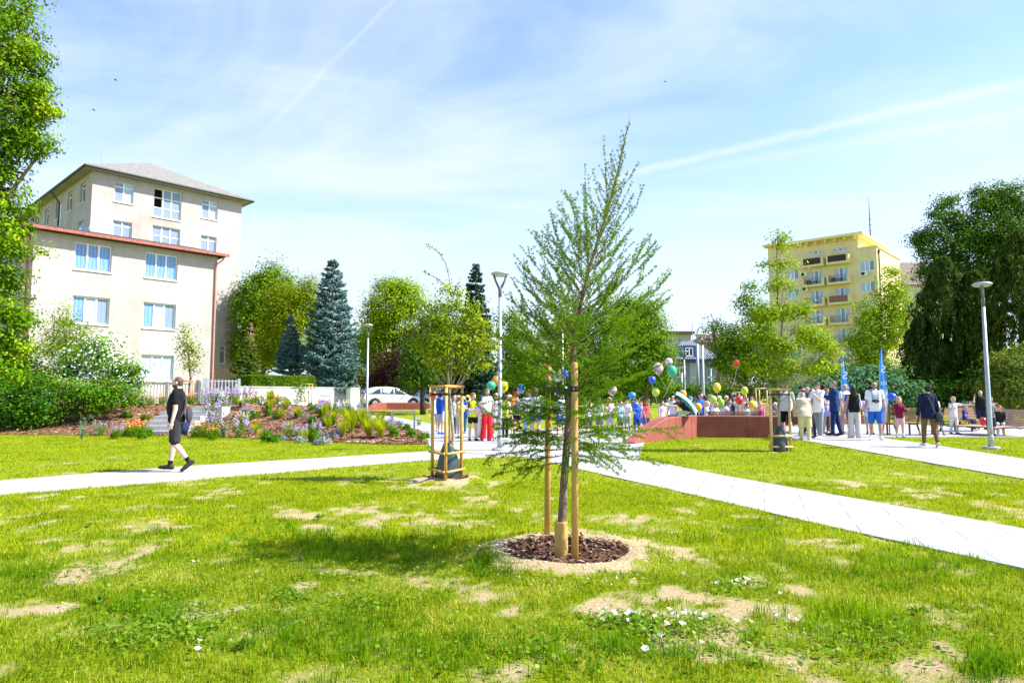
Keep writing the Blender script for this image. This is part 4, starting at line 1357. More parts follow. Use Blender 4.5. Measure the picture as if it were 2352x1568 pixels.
def roof_planes(name, polys, mat, root, thick=.12):
 """sloping roof planes, each with its own along/up-slope texture directions"""
 me = bpy.data.meshes.new(name)
 vs, fs, uvs = [], [], []
 base = Vector(root.location)
 for p in polys:
  p = [Vector(q) for q in p]
  e = (p[1] - p[0]).normalized()
  nrm = e.cross(p[2] - p[0]).normalized()
  up = nrm.cross(e)
  b = len(vs)
  vs += [tuple(q - base) for q in p]
  fs.append(tuple(range(b, b + len(p))))
  uvs += [((q - p[0]).dot(e), (q - p[0]).dot(up)) for q in p]
 me.from_pydata(vs, [], fs)
 ul = me.uv_layers.new(name='UVMap')
 for i, l in enumerate(me.loops):
  ul.data[i].uv = uvs[l.vertex_index]
 me.update()
 return link(name, me, mat, root)
grey_tile = tile_roof_mat('weathered_grey_roof_tiles', (.26, .245, .22))
dark_metal = M('dark_gutter', (.03, .03, .035), .5, .2, 6, metal=.3)
copper = M('rusty_red_gutter', (.33, .105, .075), .5, .25, 5)
tar = M('bitumen_roof', (.035, .033, .033), .9, .3, 3)
def cream_building():
 d1 = Vector((.682, .731, 0)).normalized()
 d2 = Vector((-.731, .682, 0)).normalized()
 Y0 = 38.7
 P0 = A(57, 912, Y0)
 gz = 0.95
 P0.z = gz
 t = empty('apartment_building', P0, 0, 'cream plastered building of a tall hipped block with a lower annex in front', 'building')
 base = Vector(P0)
 off = lambda p: Vector(p) - base
 # ---- annex
 FA = Face(P0, d1)
 WA = FA.uv(496, 700)[0]
 HA = FA.uv(270, 560)[1]          # wall top under the eave
 HA = (FA.uv(60, 527)[1] + FA.uv(496, 588)[1]) / 2
 holes = []
 rows = [(FA.uv(0, 0)[1], 0)]
 c1 = [(FA.uv(172, 600)[0], FA.uv(256, 600)[0]), (FA.uv(333, 620)[0], FA.uv(408, 620)[0])]
 wd = (c1[0][1] - c1[0][0] + c1[1][1] - c1[1][0]) / 2
 c1 = [((a + b) / 2 - wd / 2, (a + b) / 2 + wd / 2) for a, b in c1]
 zz = []
 for (ul, vt, vb), (ur, vt2, vb2) in (((214, 561, 622), (370, 582, 641)), ((211, 682, 744), (366, 696, 755))):
  zz.append(((FA.uv(ul, vb)[1] + FA.uv(ur, vb2)[1]) / 2, (FA.uv(ul, vt)[1] + FA.uv(ur, vt2)[1]) / 2))
 z3t = FA.uv(361, 815)[1]
 zz.append((z3t - (zz[0][1] - zz[0][0]), z3t))
 for z0, z1 in zz:
  for a, b in c1:
   holes.append((a, b, z0, z1))
 inv = Matrix.Translation(-base)
 w = MB()
 wall_grid(w, FA, WA, HA, holes, .2, inv)
 FL = Face(P0 + d2 * 14, -d2)     # the shaded end wall, seen edge on
 lh = [(14 - 4.2, 14 - 2.6, z0, z1) for z0, z1 in zz] + [(14 - 9.2, 14 - 7.6, z0, z1) for z0, z1 in zz]
 wall_grid(w, FL, 14, HA, lh, .2, inv)
 e = FA.P(WA, 0)
 w.poly([off(e), off(e + d2 * 14), off(e + d2 * 14 + Vector((0, 0, HA))), off(e + Vector((0, 0, HA)))])
 w.build('annex_wall', cream, t)
 for k, (a, b, z0, z1) in enumerate(holes):
  window(FA, t, a, b, z0, z1, 3, 1, [curtain_blue, curtain_blue, curtain_blue] if k < 2 else ([curtain_blue, curtain_pale, glass_grey] if k < 4 else [curtain_pale, curtain_pale, curtain_pale]))
 for a, b, z0, z1 in lh:
  window(FL, t, a, b, z0, z1, 2, 1, glass_dark)
 ov = .55
 r = MB()
 c = [FA.P(-ov, HA + .02, ov), FA.P(WA + .45, HA + .02, ov), FA.P(WA + .45, HA + .02, -14), FA.P(-ov, HA + .02, -14)]
 top = [q + Vector((0, 0, .16)) for q in c]
 mid = [FA.P(1.5, HA + .75, -1.6), FA.P(WA - 1, HA + .75, -1.6), FA.P(WA - 1, HA + .75, -12), FA.P(1.5, HA + .75, -12)]
 r.add([off(q) for q in c + top + mid], [(3, 2, 1, 0), (0, 1, 5, 4), (1, 2, 6, 5), (2, 3, 7, 6), (3, 0, 4, 7), (4, 5, 9, 8), (5, 6, 10, 9), (6, 7, 11, 10), (7, 4, 8, 11), (8, 9, 10, 11)])
 r.build('annex_roof', tar, t)
 g = MB()
 z = HA + .03
 g.box((-ov - .12, -ov - .13, z - .03), (WA + .52, -ov - .004, z + .15), inv @ FA.mtx())
 g.box((-ov - .13, -ov - .0, z - .03), (-ov - .004, 8, z + .15), inv @ FA.mtx())
 for k in range(9):
  a = -ov + (WA + 1) * k / 8
  g.box((a, -ov - .15, z - .045), (a + .05, -ov - .132, z + .16), inv @ FA.mtx())
 g.build('gutter', copper, t)
 g = MB()
 a = WA - .12
 g.tube([off(FA.P(WA + .25, z + .0, ov + .06)), off(FA.P(WA + .2, z - .25, ov * .7)), off(FA.P(a, z - .6, .09)), off(FA.P(a, 0, .09))], .055, 8)
 g.build('downpipe', M('red_downpipe', (.52, .20, .14), .5, .15, 5), t)
 g = MB()
 g.tube([off(FA.P(-ov, z, ov * .6)), off(FA.P(-.25, z - .5, .1)), off(FA.P(-.22, z - .9, .02)), off(FA.P(-.22, 0, .02))], .08, 8)
 g.build('downpipe', M('dark_red_downpipe', (.12, .03, .025), .6, .2, 5), t)
 # ---- tall block
 YM = 52.0
 Q0 = A(187, 912, YM)
 Q0.z = gz
 FM = Face(Q0, d1)
 WM = FM.uv(551, 600)[0]
 HM = FM.uv(187, 384)[1]
 HM = (HM + FM.uv(556, 466)[1]) / 2
 hs = []
 spec = []
 z1t = (FM.uv(285, 421)[1] + FM.uv(482, 460)[1]) / 2
 z1b = (FM.uv(285, 468)[1] + FM.uv(482, 502)[1]) / 2
 st = (FM.uv(283, 421)[1] - FM.uv(282, 510)[1])
 st = max(2.9, min(st, 3.5))
 xa = (FM.uv(263, 440)[0], FM.uv(307, 440)[0])
 xb = (FM.uv(353, 460)[0], FM.uv(417, 460)[0])
 xc = (FM.uv(464, 480)[0], FM.uv(500, 480)[0])
 zbt = FM.uv(385, 437)[1]
 zbb = FM.uv(385, 503)[1]
 for k in range(4):
  for x0, x1 in (xa, xc):
   hs.append((x0, x1, z1b - st * k, z1t - st * k))
   spec.append(('s', k))
  hs.append((xb[0], xb[1], zbb - st * k - (0.1 if k else 0), zbt - st * k))
  spec.append(('b', k))
 sx0, sx1 = FM.uv(506, 800)[0], FM.uv(519, 800)[0]
 hs.append((sx0, sx1, FM.uv(512, 834)[1], FM.uv(512, 794)[1]))
 spec.append(('n', 0))
 w = MB()
 wall_grid(w, FM, WM, HM, hs, .22, inv)
 FS = Face(Q0 + d2 * 24, -d2)
 ls = []
 for k in range(4):
  for j in range(6):
   x = 24 - (2.4 + 3.6 * j)
   ls.append((x - .65, x + .65, z1b - st * k, z1t - st * k))
 wall_grid(w, FS, 24, HM, ls, .22, inv)
 e = FM.P(WM, 0)
 w.poly([off(e), off(e + d2 * 24), off(e + d2 * 24 + Vector((0, 0, HM))), off(e + Vector((0, 0, HM)))])
 w.build('wall', cream, t)
 for (a, b, z0, z1), (kd, k) in zip(hs, spec):
  if kd == 's':
   window(FM, t, a, b, z0, z1, 2, 2, glass_grey if k else [glass_grey, curtain_pale], transom=[.76])
  elif kd == 'b':
   window(FM, t, a, b, z0, z1, 3, 3, glass_grey, transom=[.34, .68], skip=((0, 1), (0, 2)) if k == 0 else (), label='large grid window with one open dark casement' if k == 0 else None)
  else:
   window(FM, t, a, b, z0, z1, 1, 2, glass_grey, transom=[.72])
 for a, b, z0, z1 in ls:
  window(FS, t, a, b, z0, z1, 1, 2, glass_dark, transom=[.75])
 ov = .75
 ez = HM + .02
 E = [FM.P(-ov, ez, ov), FM.P(WM + ov, ez, ov), FM.P(WM + ov, ez, -24), FM.P(-ov, ez, -24)]
 hw = WM / 2
 apex = A(331, 377, Q0.y + 4.6 + hw * .7)
 az = apex.z - gz
 R1 = FM.P(WM / 2, az, -hw)
 R2 = FM.P(WM / 2, az, -24)
 up = Vector((0, 0, .14))
 roof_planes('roof', [[E[0] + up, E[1] + up, R1], [E[1] + up, E[2] + up, R2, R1], [E[3] + up, E[0] + up, R1, R2]], grey_tile, t)
 s = MB()
 s.add([off(q) for q in E], [(3, 2, 1, 0)])
 s.build('eave_soffit', cream, t)
 g = MB()
 for a, b in ((E[0], E[1]), (E[3], E[0]), (E[1], E[2])):
  g.tube([off(a + Vector((0, 0, .06))), off(b + Vector((0, 0, .06)))], .10, 8)
 g.build('gutter', dark_metal, t)
 g = MB()
 x = 8.6
 FSn = FS
 g.tube([off(FS.P(24 - x, HM - .1, ov)), off(FS.P(24 - x, HM - .9, .15)), off(FS.P(24 - x, 0, .12))], .08, 8)
 g.build('downpipe', M('slate_downpipe', (.05, .07, .09), .5, .2, 5), t)
 g = MB()
 c = FA.uv(201, 526)
 o3 = FM.P(FM.uv(200, 527)[0], FM.uv(200, 527)[1], 4)
 o3 = A(200, 527, Y0 + 6)
 for k, (u, v, h) in enumerate(((140, 515, 2.6), (228, 370, .5))):
  pass
 dm = Matrix.Translation(off(o3)) @ Vector((-.2, -1, .25)).to_track_quat('Z', 'Y').to_matrix().to_4x4()
 g.lathe([(.02, .1), (.2, .12), (.36, .2), (.40, .26), (.36, .18), (.2, .1), (.02, .08)], 16, dm)
 g.tube([off(o3), off(o3 + Vector((0, .1, -.75)))], .03, 6)
 g.build('satellite_dish', M('grey_dish', (.40, .42, .44), .5, .1, 4), t, True)
 g = MB()
 for u, v, Y, h in ((232, 371, 61, 1.6), (62, 470, 60, 4.5), (44, 485, 58, 3.5), (137, 520, 45, 2.2)):
  p = A(u, v, Y)
  g.tube([off(p) + Vector((0, 0, -.5)), off(p) + Vector((0, 0, h * .7))], .02, 5)
 g.build('lightning_rod', brass, t)
 g = MB()
 pts = [A(492, 846, 58), A(518, 848, 58), A(546, 870, 58)]
 for dz in (0, -.9):
  g.tube([off(p) + Vector((0, 0, dz)) for p in pts], .03, 6)
 for p in pts:
  g.tube([off(p), off(p) + Vector((0, 0, -1.6))], .03, 6)
 g.build('stair_railing', copper, t)
 return t
cream_building()
yel = plaster_mat('yellow_plaster', (.74, .60, .31), (.64, .50, .25), .3)
yel_trim = M('yellow_cornice', (.80, .66, .36), .85, .06, 2)
def yellow_building():
 dl = Vector((-.740, .673, 0)).normalized()
 dr = Vector((.673, .740, 0)).normalized()
 Yc = 95.0
 gz = .6
 C = A(2028, 912, Yc)
 C.z = gz
 r = ray(1772, 912)
 tt = 16.0
 for _ in range(60):
  p = C + dl * tt
  u = p.x / p.y * FPX + CU
  tt += (u - 1772) * .02
 W = tt
 O = C + dl * W
 FF = Face(O, -dl)
 t = empty('apartment_block', O, 0, 'yellow apartment block with stacked balconies and flat overhanging roof', 'building')
 base = Vector(O)
 inv = Matrix.Translation(-base)
 off = lambda p: Vector(p) - base
 top_side = FF.uv(2028, 564)[1]
 top_main = FF.uv(1976, 541)[1]
 xl = FF.uv(1833, 600)[0]
 xr = FF.uv(1972, 600)[0]
 st = 2.95
 floors = []
 z = FF.uv(1990, 622)[1]
 rows = [z - st * k for k in range(0, 8)]
 xs_r = (FF.uv(1975, 610)[0], FF.uv(2008, 610)[0])
 xs_l = (FF.uv(1807, 640)[0], FF.uv(1834, 640)[0])
 bl = (FF.uv(1858, 580)[0], FF.uv(1888, 580)[0])
 br = (FF.uv(1914, 570)[0], FF.uv(1946, 570)[0])
 zb0 = FF.uv(1872, 610)[1]       # floor line of the top left balcony
 holes, spec = [], []
 for k, zz in enumerate(rows):
  if zz < .6:
   continue
  holes.append((xs_r[0], xs_r[1], zz, zz + 1.45))
  spec.append('w')
  holes.append((xs_l[0], xs_l[1], zz, zz + 1.45))
  spec.append('w')
 bz = []
 k = 0
 while zb0 - st * k > .4:
  bz.append(zb0 - st * k)
  k += 1
 for q in bz:
  for a, b in (bl, br):
   holes.append((a, b, q, q + 2.2))
   spec.append('d')
 w = MB()
 wall_grid(w, FF, W, top_side, [h for h in holes if h[3] < top_side], .25, inv)
 FM2 = Face(FF.P(xl, top_side), -dl)
 hi = [(h[0] - xl, h[1] - xl, max(0.02, h[2] - top_side), h[3] - top_side) for h in holes if h[3] >= top_side]
 wall_grid(w, FM2, xr - xl, top_main - top_side, hi, .25, inv)
 hid = [(h, s) for h, s in zip(holes, spec) if h[3] < top_side] + [((h[0], h[1], max(h[2], top_side + .02), h[3]), s) for h, s in zip(holes, spec) if h[3] >= top_side]
 D = 13.0
 for a, b, z0, z1 in ((FF.P(W, 0), FF.P(W, 0) + dr * D, 0, top_side), (FF.P(xr, top_side), FF.P(xr, top_side) + dr * D, 0, top_main - top_side)):
  w.poly([off(a), off(b), off(b + Vector((0, 0, z1 - z0))), off(a + Vector((0, 0, z1 - z0)))])
 a, b = FF.P(0, 0), FF.P(0, 0) + dr * D
 w.poly([off(b), off(a), off(a + Vector((0, 0, top_side))), off(b + Vector((0, 0, top_side)))])
 a, b = FF.P(xl, top_side), FF.P(xl, top_side) + dr * D
 hh = Vector((0, 0, top_main - top_side))
 w.poly([off(b), off(a), off(a + hh), off(b + hh)])
 w.build('wall', yel, t)
 for h, s in hid:
  if h[3] - h[2] < .3:
   continue
  if s == 'w':
   window(FF, t, h[0], h[1], h[2], h[3], 3, 1, [curtain_pale, curtain_pale, glass_grey], frame=.09)
  else:
   window(FF, t, h[0], h[1], h[2], h[3], 3, 1, [curtain_pale, glass_grey, curtain_pale], frame=.09, sill=False, name='balcony_door')
 rl = MB()
 m2 = inv @ FF.mtx()
 rl.box((-.15, -.2, top_side), (xl - .003, D, top_side + .18), m2)
 rl.box((xr + .003, -.2, top_side), (W + .15, D, top_side + .18), m2)
 rl.box((xl - 1.3, -1.25, top_main), (xr + 1.0, D, top_main + .34), m2)
 rl.box((-.5, -.9, top_side + 2.2), (xl - 1.4, D, top_side + 2.45), m2)
 rl.build('roof', yel_trim, t)
 bk = MB()
 n = 7
 for i in range(n):
  x = xl + .3 + (xr - xl - .6) * i / (n - 1)
  bk.box((x - .12, -.9, top_main - .45), (x + .12, -.002, top_main - .002), m2)
 bk.box((.4, -.5, top_side + 1.9), (.7, -.002, top_side + 2.198), m2)
 bk.box((.0, .02, top_side + .18), (xl, D, top_side + 2.198), m2)
 bk.build('roof_bracket', yel, t)
 dark_rail = M('brown_reed_screen', (.06, .035, .03), .9, .4, 40, stretch=(1, 1, .1))
 red_rail = M('reddish_reed_screen', (.26, .12, .08), .9, .4, 40, stretch=(1, 1, .1))
 iron = M('grey_iron_rail', (.16, .16, .17), .6, .2, 5)
 for i, q in enumerate(bz):
  for j, (a, b) in enumerate((bl, br)):
   x0, x1 = a - .7, b + .45
   s = MB()
   s.box((x0, -1.15, q - .32), (x1, -.003, q), m2)
   s.box((x1 - .34, -1.15, q + .002), (x1, -.004, q + .98), m2)
   s.box((x0, -1.15, q + .002), (x0 + .18, -.004, q + .98), m2)
   o = s.build('balcony', yel, t)
   s = MB()
   solid = (i == 0) or (i == 2 and j == 1)
   if solid:
    s.box((x0 + .19, -1.12, q + .06), (x1 - .35, -1.06, q + .95), m2)
   else:
    nb = 16
    for k in range(nb):
     x = x0 + .2 + (x1 - .55 - x0) * k / (nb - 1)
     s.box((x - .015, -1.11, q + .05), (x + .015, -1.08, q + .93), m2)
    s.box((x0 + .19, -1.12, q + .93), (x1 - .35, -1.06, q + .98), m2)
   s.build('railing', (dark_rail if i == 0 else red_rail) if solid else iron, o)
   if not solid and i == 1:
    s = MB()
    s.box((x0 + .5, -.8, q + .02), (x0 + 1.0, -.4, q + .7), m2)
    s.box((x0 + 1.4, -.75, q + .4), (x0 + 2.0, -.3, q + .5), m2)
    s.box((x0 + 1.65, -.55, q + .02), (x0 + 1.75, -.45, q + .4), m2)
    s.build('patio_furniture', dark_rail, o)
 ac_m = M('white_air_conditioner', (.70, .70, .68), .5, .05, 4)
 for u, v in ((1848, 631), (1851, 664), (1986, 629)):
  x, z = FF.uv(u, v)
  s = MB()
  s.box((x - .45, -.45, z - .32), (x + .45, -.06, z + .32), m2)
  o = s.build('air_conditioner', ac_m, t)
  s = MB()
  s.lathe([(.02, 0), (.25, 0), (.25, .02), (.02, .02)], 14, m2 @ Matrix.Translation((x - .12, -.452, z)) @ Matrix.Rotation(PI / 2, 4, 'X'))
  s.build('fan_grille', dark_metal, o)
 s = MB()
 p = A(1999, 540, Yc + 8)
 s.tube([off(p + Vector((0, 0, -2))), off(p + Vector((0, 0, 2.6))), off(p + Vector((0, 0, 6.0)))], [.09, .07, .02], 6)
 for z in (.6, 1.6, 2.4):
  s.box((-.35, -.02, z), (.35, .02, z + .04), Matrix.Translation(off(p)))
 s.build('antenna', dark_metal, t)
 s = MB()
 q = Face(FF.P(W, 0), dr)
 s.tube([off(q.P(.7, top_side - .6, .12)), off(q.P(.7, 0, .12))], .09, 6)
 s.box((.5, -.25, top_side - .75), (.95, -.01, top_side - .35), inv @ q.mtx())
 s.build('downpipe', M('slate_downpipe', (.05, .07, .09), .5, .2, 5), t)
yellow_building()
def simple_house(name, label, u0, u1, Y, z_eave, roof_pts, wall_m, roof_m, wins, yaw=0.0, depth=9, gz=.6, band=None):
 a, b = A(u0, 912, Y), A(u1, 912, Y)
 a.z = b.z = gz
 d = Vector((math.cos(yaw), math.sin(yaw), 0))
 W = (b - a).length
 F = Face(a, d)
 t = empty(name, a, 0, label, 'building')
 inv = Matrix.Translation(-Vector(a))
 off = lambda p: Vector(p) - Vector(a)
 w = MB()
 hl = []
 for u, v0, v1, w2, c, g in wins:
  x, z1 = F.uv(u, v0)
  z0 = F.uv(u, v1)[1]
  hw = w2 * mpp(Y) / 2
  hl.append((x - hw, x + hw, max(.3, z0), z1, c, g))
 wall_grid(w, F, W, z_eave - gz, hl, .15, inv)
 F2 = Face(F.P(W, 0), Vector((-d.y, d.x, 0)))
 w.poly([off(F2.P(0, 0)), off(F2.P(depth, 0)), off(F2.P(depth, z_eave - gz)), off(F2.P(0, z_eave - gz))])
 F3 = Face(F.P(0, 0, -depth), Vector((d.y, -d.x, 0)))
 w.poly([off(F3.P(0, 0)), off(F3.P(depth, 0)), off(F3.P(depth, z_eave - gz)), off(F3.P(0, z_eave - gz))])
 w.build('wall', wall_m, t)
 for x0, x1, z0, z1, c, g in hl:
  window(F, t, x0, x1, z0, z1, c, 1, g, frame=.08)
 return t, F, W, inv, off
hz_e = A(1600, 832, 88).z
slate_wall = plaster_mat('blue_grey_render', (.20, .215, .25), (.15, .16, .19), .4)
t, F, W, inv, off = simple_house('house', 'grey rendered house with blue fascia and shiny hipped roof beyond the balloons', 1540, 1650, 88, hz_e, None, slate_wall, None,
        [(1597, 845, 866, 17, 2, glass_dark), (1562, 845, 866, 16, 2, glass_dark), (1552, 884, 906, 20, 2, glass_dark), (1603, 886, 906, 16, 2, glass_dark), (1632, 845, 866, 14, 2, glass_dark)], yaw=.05, depth=10)
blue_m = M('blue_fascia', (.02, .06, .22), .5, .1, 3)
s = MB()
m2 = inv @ F.mtx()
he = hz_e - .6
s.box((-.5, -.5, he), (W + .5, 10.5, he + .42), m2)
s.build('fascia', blue_m, t)
s = MB()
for x in (1.3, 3.1, 4.3):
 pass
s.box((W * .42, -.02, 0), (W * .62, -.003, he - .02), m2)
s.build('pilaster', M('pale_grey_render', (.34, .36, .40), .8, .08, 2), t)
ridge = A(1598, 783, 93).z - .6
house_tile = tile_roof_mat('shiny_dark_roof_tiles', (.16, .17, .20), 7, 5)
E = [F.P(-.7, he + .42, .7), F.P(W + .7, he + .42, .7), F.P(W + .7, he + .42, -10.7), F.P(-.7, he + .42, -10.7)]
xm = F.uv(1598, 800)[0]
ra, rb = F.P(xm - .3, ridge, -5), F.P(xm + 1.2, ridge, -5)
roof_planes('roof', [[E[0], E[1], rb, ra], [E[1], E[2], rb], [E[2], E[3], ra, rb], [E[3], E[0], ra]], house_tile, t)
s = MB()
dx = F.uv(1582, 820)[0]
s.box((dx - 1.1, -.2, he + .43), (dx + 1.1, 2.5, he + 2.2), m2)
o = s.build('dormer', blue_m, t)
window(F, t, dx - .5, dx + .5, he + .8, he + 1.9, 2, 1, glass_dark, depth=-.24, frame=.08)
for nm, u, lab in (('blue_flag', 1539 + 0, None),):
 pass
def banner(name, label, u, v0, v1, wpx, Y, mat, pole_u):
 a = A(u - wpx / 2, v0, Y)
 b = A(u + wpx / 2, v1, Y)
 t = empty(name, (a.x, Y, 0), 0, label, 'flag')
 s = MB()
 n = 6
 vs = []
 for j in range(n + 1):
  for i in range(n + 1):
   vs.append(((b.x - a.x) * i / n, .05 * math.sin(i * 1.4 + j * .3), a.z + (b.z - a.z) * j / n))
 s.add(vs, [(j * (n + 1) + i, j * (n + 1) + i + 1, (j + 1) * (n + 1) + i + 1, (j + 1) * (n + 1) + i) for j in range(n) for i in range(n)])
 s.build('cloth', mat, t)
 s = MB()
 x = A(pole_u, v0, Y).x - a.x
 s.tube([(x, .06, H(a.x, Y)), (x, .06, a.z + .25)], .04, 6)
 s.build('flagpole', dark_metal, t)
banner('flag', 'blue flag hanging on a pole in front of the grey house', 1544, 861, 878, 11, 76, M('eu_blue_cloth', (.02, .07, .30), .8, .2, 6), 1541)
banner('flag', 'red and white flag hanging beside the blue flag', 1525, 858, 876, 7, 76, M('red_cloth', (.45, .03, .05), .8, .2, 6), 1521)
pale_y = plaster_mat('pale_yellow_render', (.58, .53, .36), (.50, .44, .30), .3)
ez = A(1560, 767, 130).z
t, F, W, inv, off = simple_house('house', 'pale yellow house with flat brown eave behind the grey house', 1528, 1590, 130, ez, None, pale_y, None, [(1563, 777, 789, 9, 2, glass_grey), (1540, 777, 789, 9, 2, glass_grey)], yaw=-.02, depth=12)
s = MB()
s.box((-.6, -.6, ez - .6), (W + .6, 12.5, ez - .1), inv @ F.mtx())
s.build('roof', M('brown_eave', (.20, .12, .07), .8, .2, 3), t)
s = MB()
p = A(1590, 790, 128)
s.tube([off(A(1591, 795, 129)), off(A(1591, 741, 129))], .06, 5)
s.box((-.9, -.03, 0), (.3, .03, .06), Matrix.Translation(off(A(1588, 752, 129))))
s.build('antenna', brass, t)
pink = plaster_mat('pink_render', (.52, .36, .27), (.45, .30, .22), .3)
ez = A(1660, 786, 125).z
t, F, W, inv, off = simple_house('house', 'distant pinkish house under the bare trunked pine', 1612, 1720, 125, ez, None, pink, None, [(1672, 790, 806, 10, 2, glass_grey)], depth=12)
E = [F.P(-.6, ez - .6, .6), F.P(W + .6, ez - .6, .6), F.P(W + .6, ez - .6, -12.6), F.P(-.6, ez - .6, -12.6)]
ra, rb = F.P(2.5, ez + 1.6, -6), F.P(W - 2.5, ez + 1.6, -6)
roof_planes('roof', [[E[0], E[1], rb, ra], [E[1], E[2], rb], [E[2], E[3], ra, rb], [E[3], E[0], ra]], tile_roof_mat('brown_roof_tiles', (.20, .13, .10)), t)
ez = A(2085, 655, 112).z
t, F, W, inv, off = simple_house('house', 'house with tall brown tiled roof between the yellow block and dark trees', 2058, 2260, 112, ez, None, pale_y, None, [(2090, 690, 710, 18, 2, glass_grey)], depth=14)
zr = A(2085, 603, 119).z - .6
E = [F.P(-.6, ez - .6, .6), F.P(W + .6, ez - .6, .6), F.P(W + .6, ez - .6, -14.6), F.P(-.6, ez - .6, -14.6)]
ra, rb = F.P(.8, zr, -7), F.P(W - 2, zr, -7)
roof_planes('roof', [[E[0], E[1], rb, ra], [E[1], E[2], rb], [E[2], E[3], ra, rb], [E[3], E[0], ra]], MATS['brown_roof_tiles'], t)
t, F, W, inv, off = simple_house('shop', 'low blue-grey shop front glimpsed between the dark conifer trunks', 2080, 2420, 62, 3.6, None, M('blue_grey_shop', (.10, .17, .24), .6, .2, 2), None, [(2140, 895, 925, 60, 3, glass_grey), (2300, 895, 925, 60, 3, glass_grey)], depth=8)
s = MB()
s.box((-.3, -.8, 3.02), (W + .3, 8, 3.3), inv @ F.mtx())
s.build('roof', M('pale_fascia', (.45, .50, .55), .7, .1, 3), t)
# ------------------------------------------------------------------ white garden walls, fence, gate
stained = plaster_mat('stained_white_render', (.84, .82, .78), (.62, .56, .47), .55)
def garden_wall(name, label, u0, u1, vt, Y, thick=.3, zb=None, mat=stained, cap=.05, Y1=None):
 a, b = A(u0, vt, Y), A(u1, vt, Y1 or Y)
 z0 = (H(a.x, Y) if zb is None else zb)
 L = math.hypot(b.x - a.x, b.y - a.y)
 t = empty(name, (a.x, Y, z0), math.atan2(b.y - a.y, b.x - a.x), label, 'wall')
 s = MB()
 s.box((0, 0, -.5), (L, thick, a.z - z0 - cap), None)
 s.build('wall_body', mat, t)
 s = MB()
 s.box((-.04, -.04, a.z - z0 - cap + .002), (L + .04, thick + .04, a.z - z0 + .02))
 s.build('coping', M('grey_coping', (.42, .40, .37), .8, .15, 4), t)
 return t
garden_wall('garden_wall', 'stained white garden wall carrying the clipped hedge', 545, 766, 887, 36.6, zb=.8, Y1=40.8)
garden_wall('wall_pier', 'grey wall section with scribbled graffiti between two white piers', 768, 808, 890, 44.0, zb=.5, mat=plaster_mat('grey_render', (.46, .45, .44), (.34, .33, .32), .5))
garden_wall('wall_pier', 'plain white gate pier next to the graffiti section', 806, 826, 890, 43.4, thick=.6, zb=.5, Y1=43.8)
garden_wall('garden_wall', 'long white wall behind the parked white car', 826, 1010, 893, 51.5, zb=.5, Y1=56.5)
g = MB()
rngg = random.Random(4)
for k in range(3):
 pts = []
 for i in range(14):
  u = 776 + 12 * k * .8 + 7 * math.sin(i * 1.3 + k)
  v = 912 - 3 - i * 1.0 + 5 * math.cos(i * 1.9 + k)
  pts.append(A(u, v - 3, 43.99))
 g.tube(pts, .012, 4)
gr = g.build('graffiti_scribble', M('black_paint', (.05, .05, .05), .7, .1, 3))
tag(gr, 'thin black looping graffiti scribble on the grey wall section', 'graffiti')
galv = M('galvanised_steel', (.42, .45, .47), .45, .12, 8, metal=.55)
def bar_fence(name, label, cat, u0, u1, vt, vb, Y0, Y1, pitch, bar, posts):
 a, b = A(u0, vt, Y0), A(u1, vt, Y1)
 zt = a.z
 z0 = H(a.x, Y0)
 t = empty(name, (a.x, Y0, z0), 0, label, cat)
 d = Vector((b.x - a.x, b.y - a.y, 0))
 L = d.length
 d.normalize()
 mt = Matrix(((d.x, -d.y, 0, 0), (d.y, d.x, 0, 0), (0, 0, 1, 0), (0, 0, 0, 1)))
 h = zt - z0
 s = MB()
 n = int(L / pitch)
 for i in range(n + 1):
  x = L * i / n
  s.box((x - bar / 2, -.015, .08), (x + bar / 2, .015, h), mt)
 s.box((0, -.024, .12), (L, -.016, .17), mt)
 s.box((0, -.024, h - .10), (L, -.016, h - .05), mt)
 s.build('bar_panel', galv, t)
 for p in posts:
  s = MB()
  s.box((p * L - .06, -.05, -.1), (p * L + .06, .07, h + .05), mt)
  s.build('post', galv, t)
 return t
bar_fence('metal_fence', 'light grey vertical bar fence in front of the annex ground floor', 'fence', 318, 462, 878, 915, 33, 33.5, .14, .025, (0, .45, .98))
bar_fence('metal_gate', 'galvanised bar gate beside the purple flowers at the cream building', 'gate', 470, 550, 871, 920, 33, 33.8, .15, .05, (0, .06, .99))
bar_fence('metal_fence', 'grey bar fence mostly hidden by shrubs under the lime tree', 'fence', -60, 60, 862, 920, 31, 31, .14, .025, (0, .5, 1))
# ------------------------------------------------------------------ concrete steps in the bed
conc = M('grey_concrete', (.40, .385, .36), .9, .12, 5, .25, 40)
st_root = None
fu = [(313, 998, 460), (331, 985, 470), (345, 972, 480), (360, 961, 490), (375, 951, 505)]
g0 = GH(313, 999)
st_root = empty('concrete_steps', (g0.x, 24.2, 0), 0, 'five grey concrete steps climbing through the planted mound', 'steps')
for k in range(5):
 yk = 24.2 + k * .42
 xk = (313 + 14.5 * k - CU) / FPX * yk
 s = MB()
 s.box((xk - g0.x, k * .42, -.1 if k == 0 else .165 * k - .08), (xk - g0.x + 1.75, k * .42 + .5, .165 * (k + 1)))
 s.build('step', conc, st_root)
s = MB()
s.box((.9, 2.12, .1), (2.1, 2.9, .99))
s.build('landing', conc, st_root)
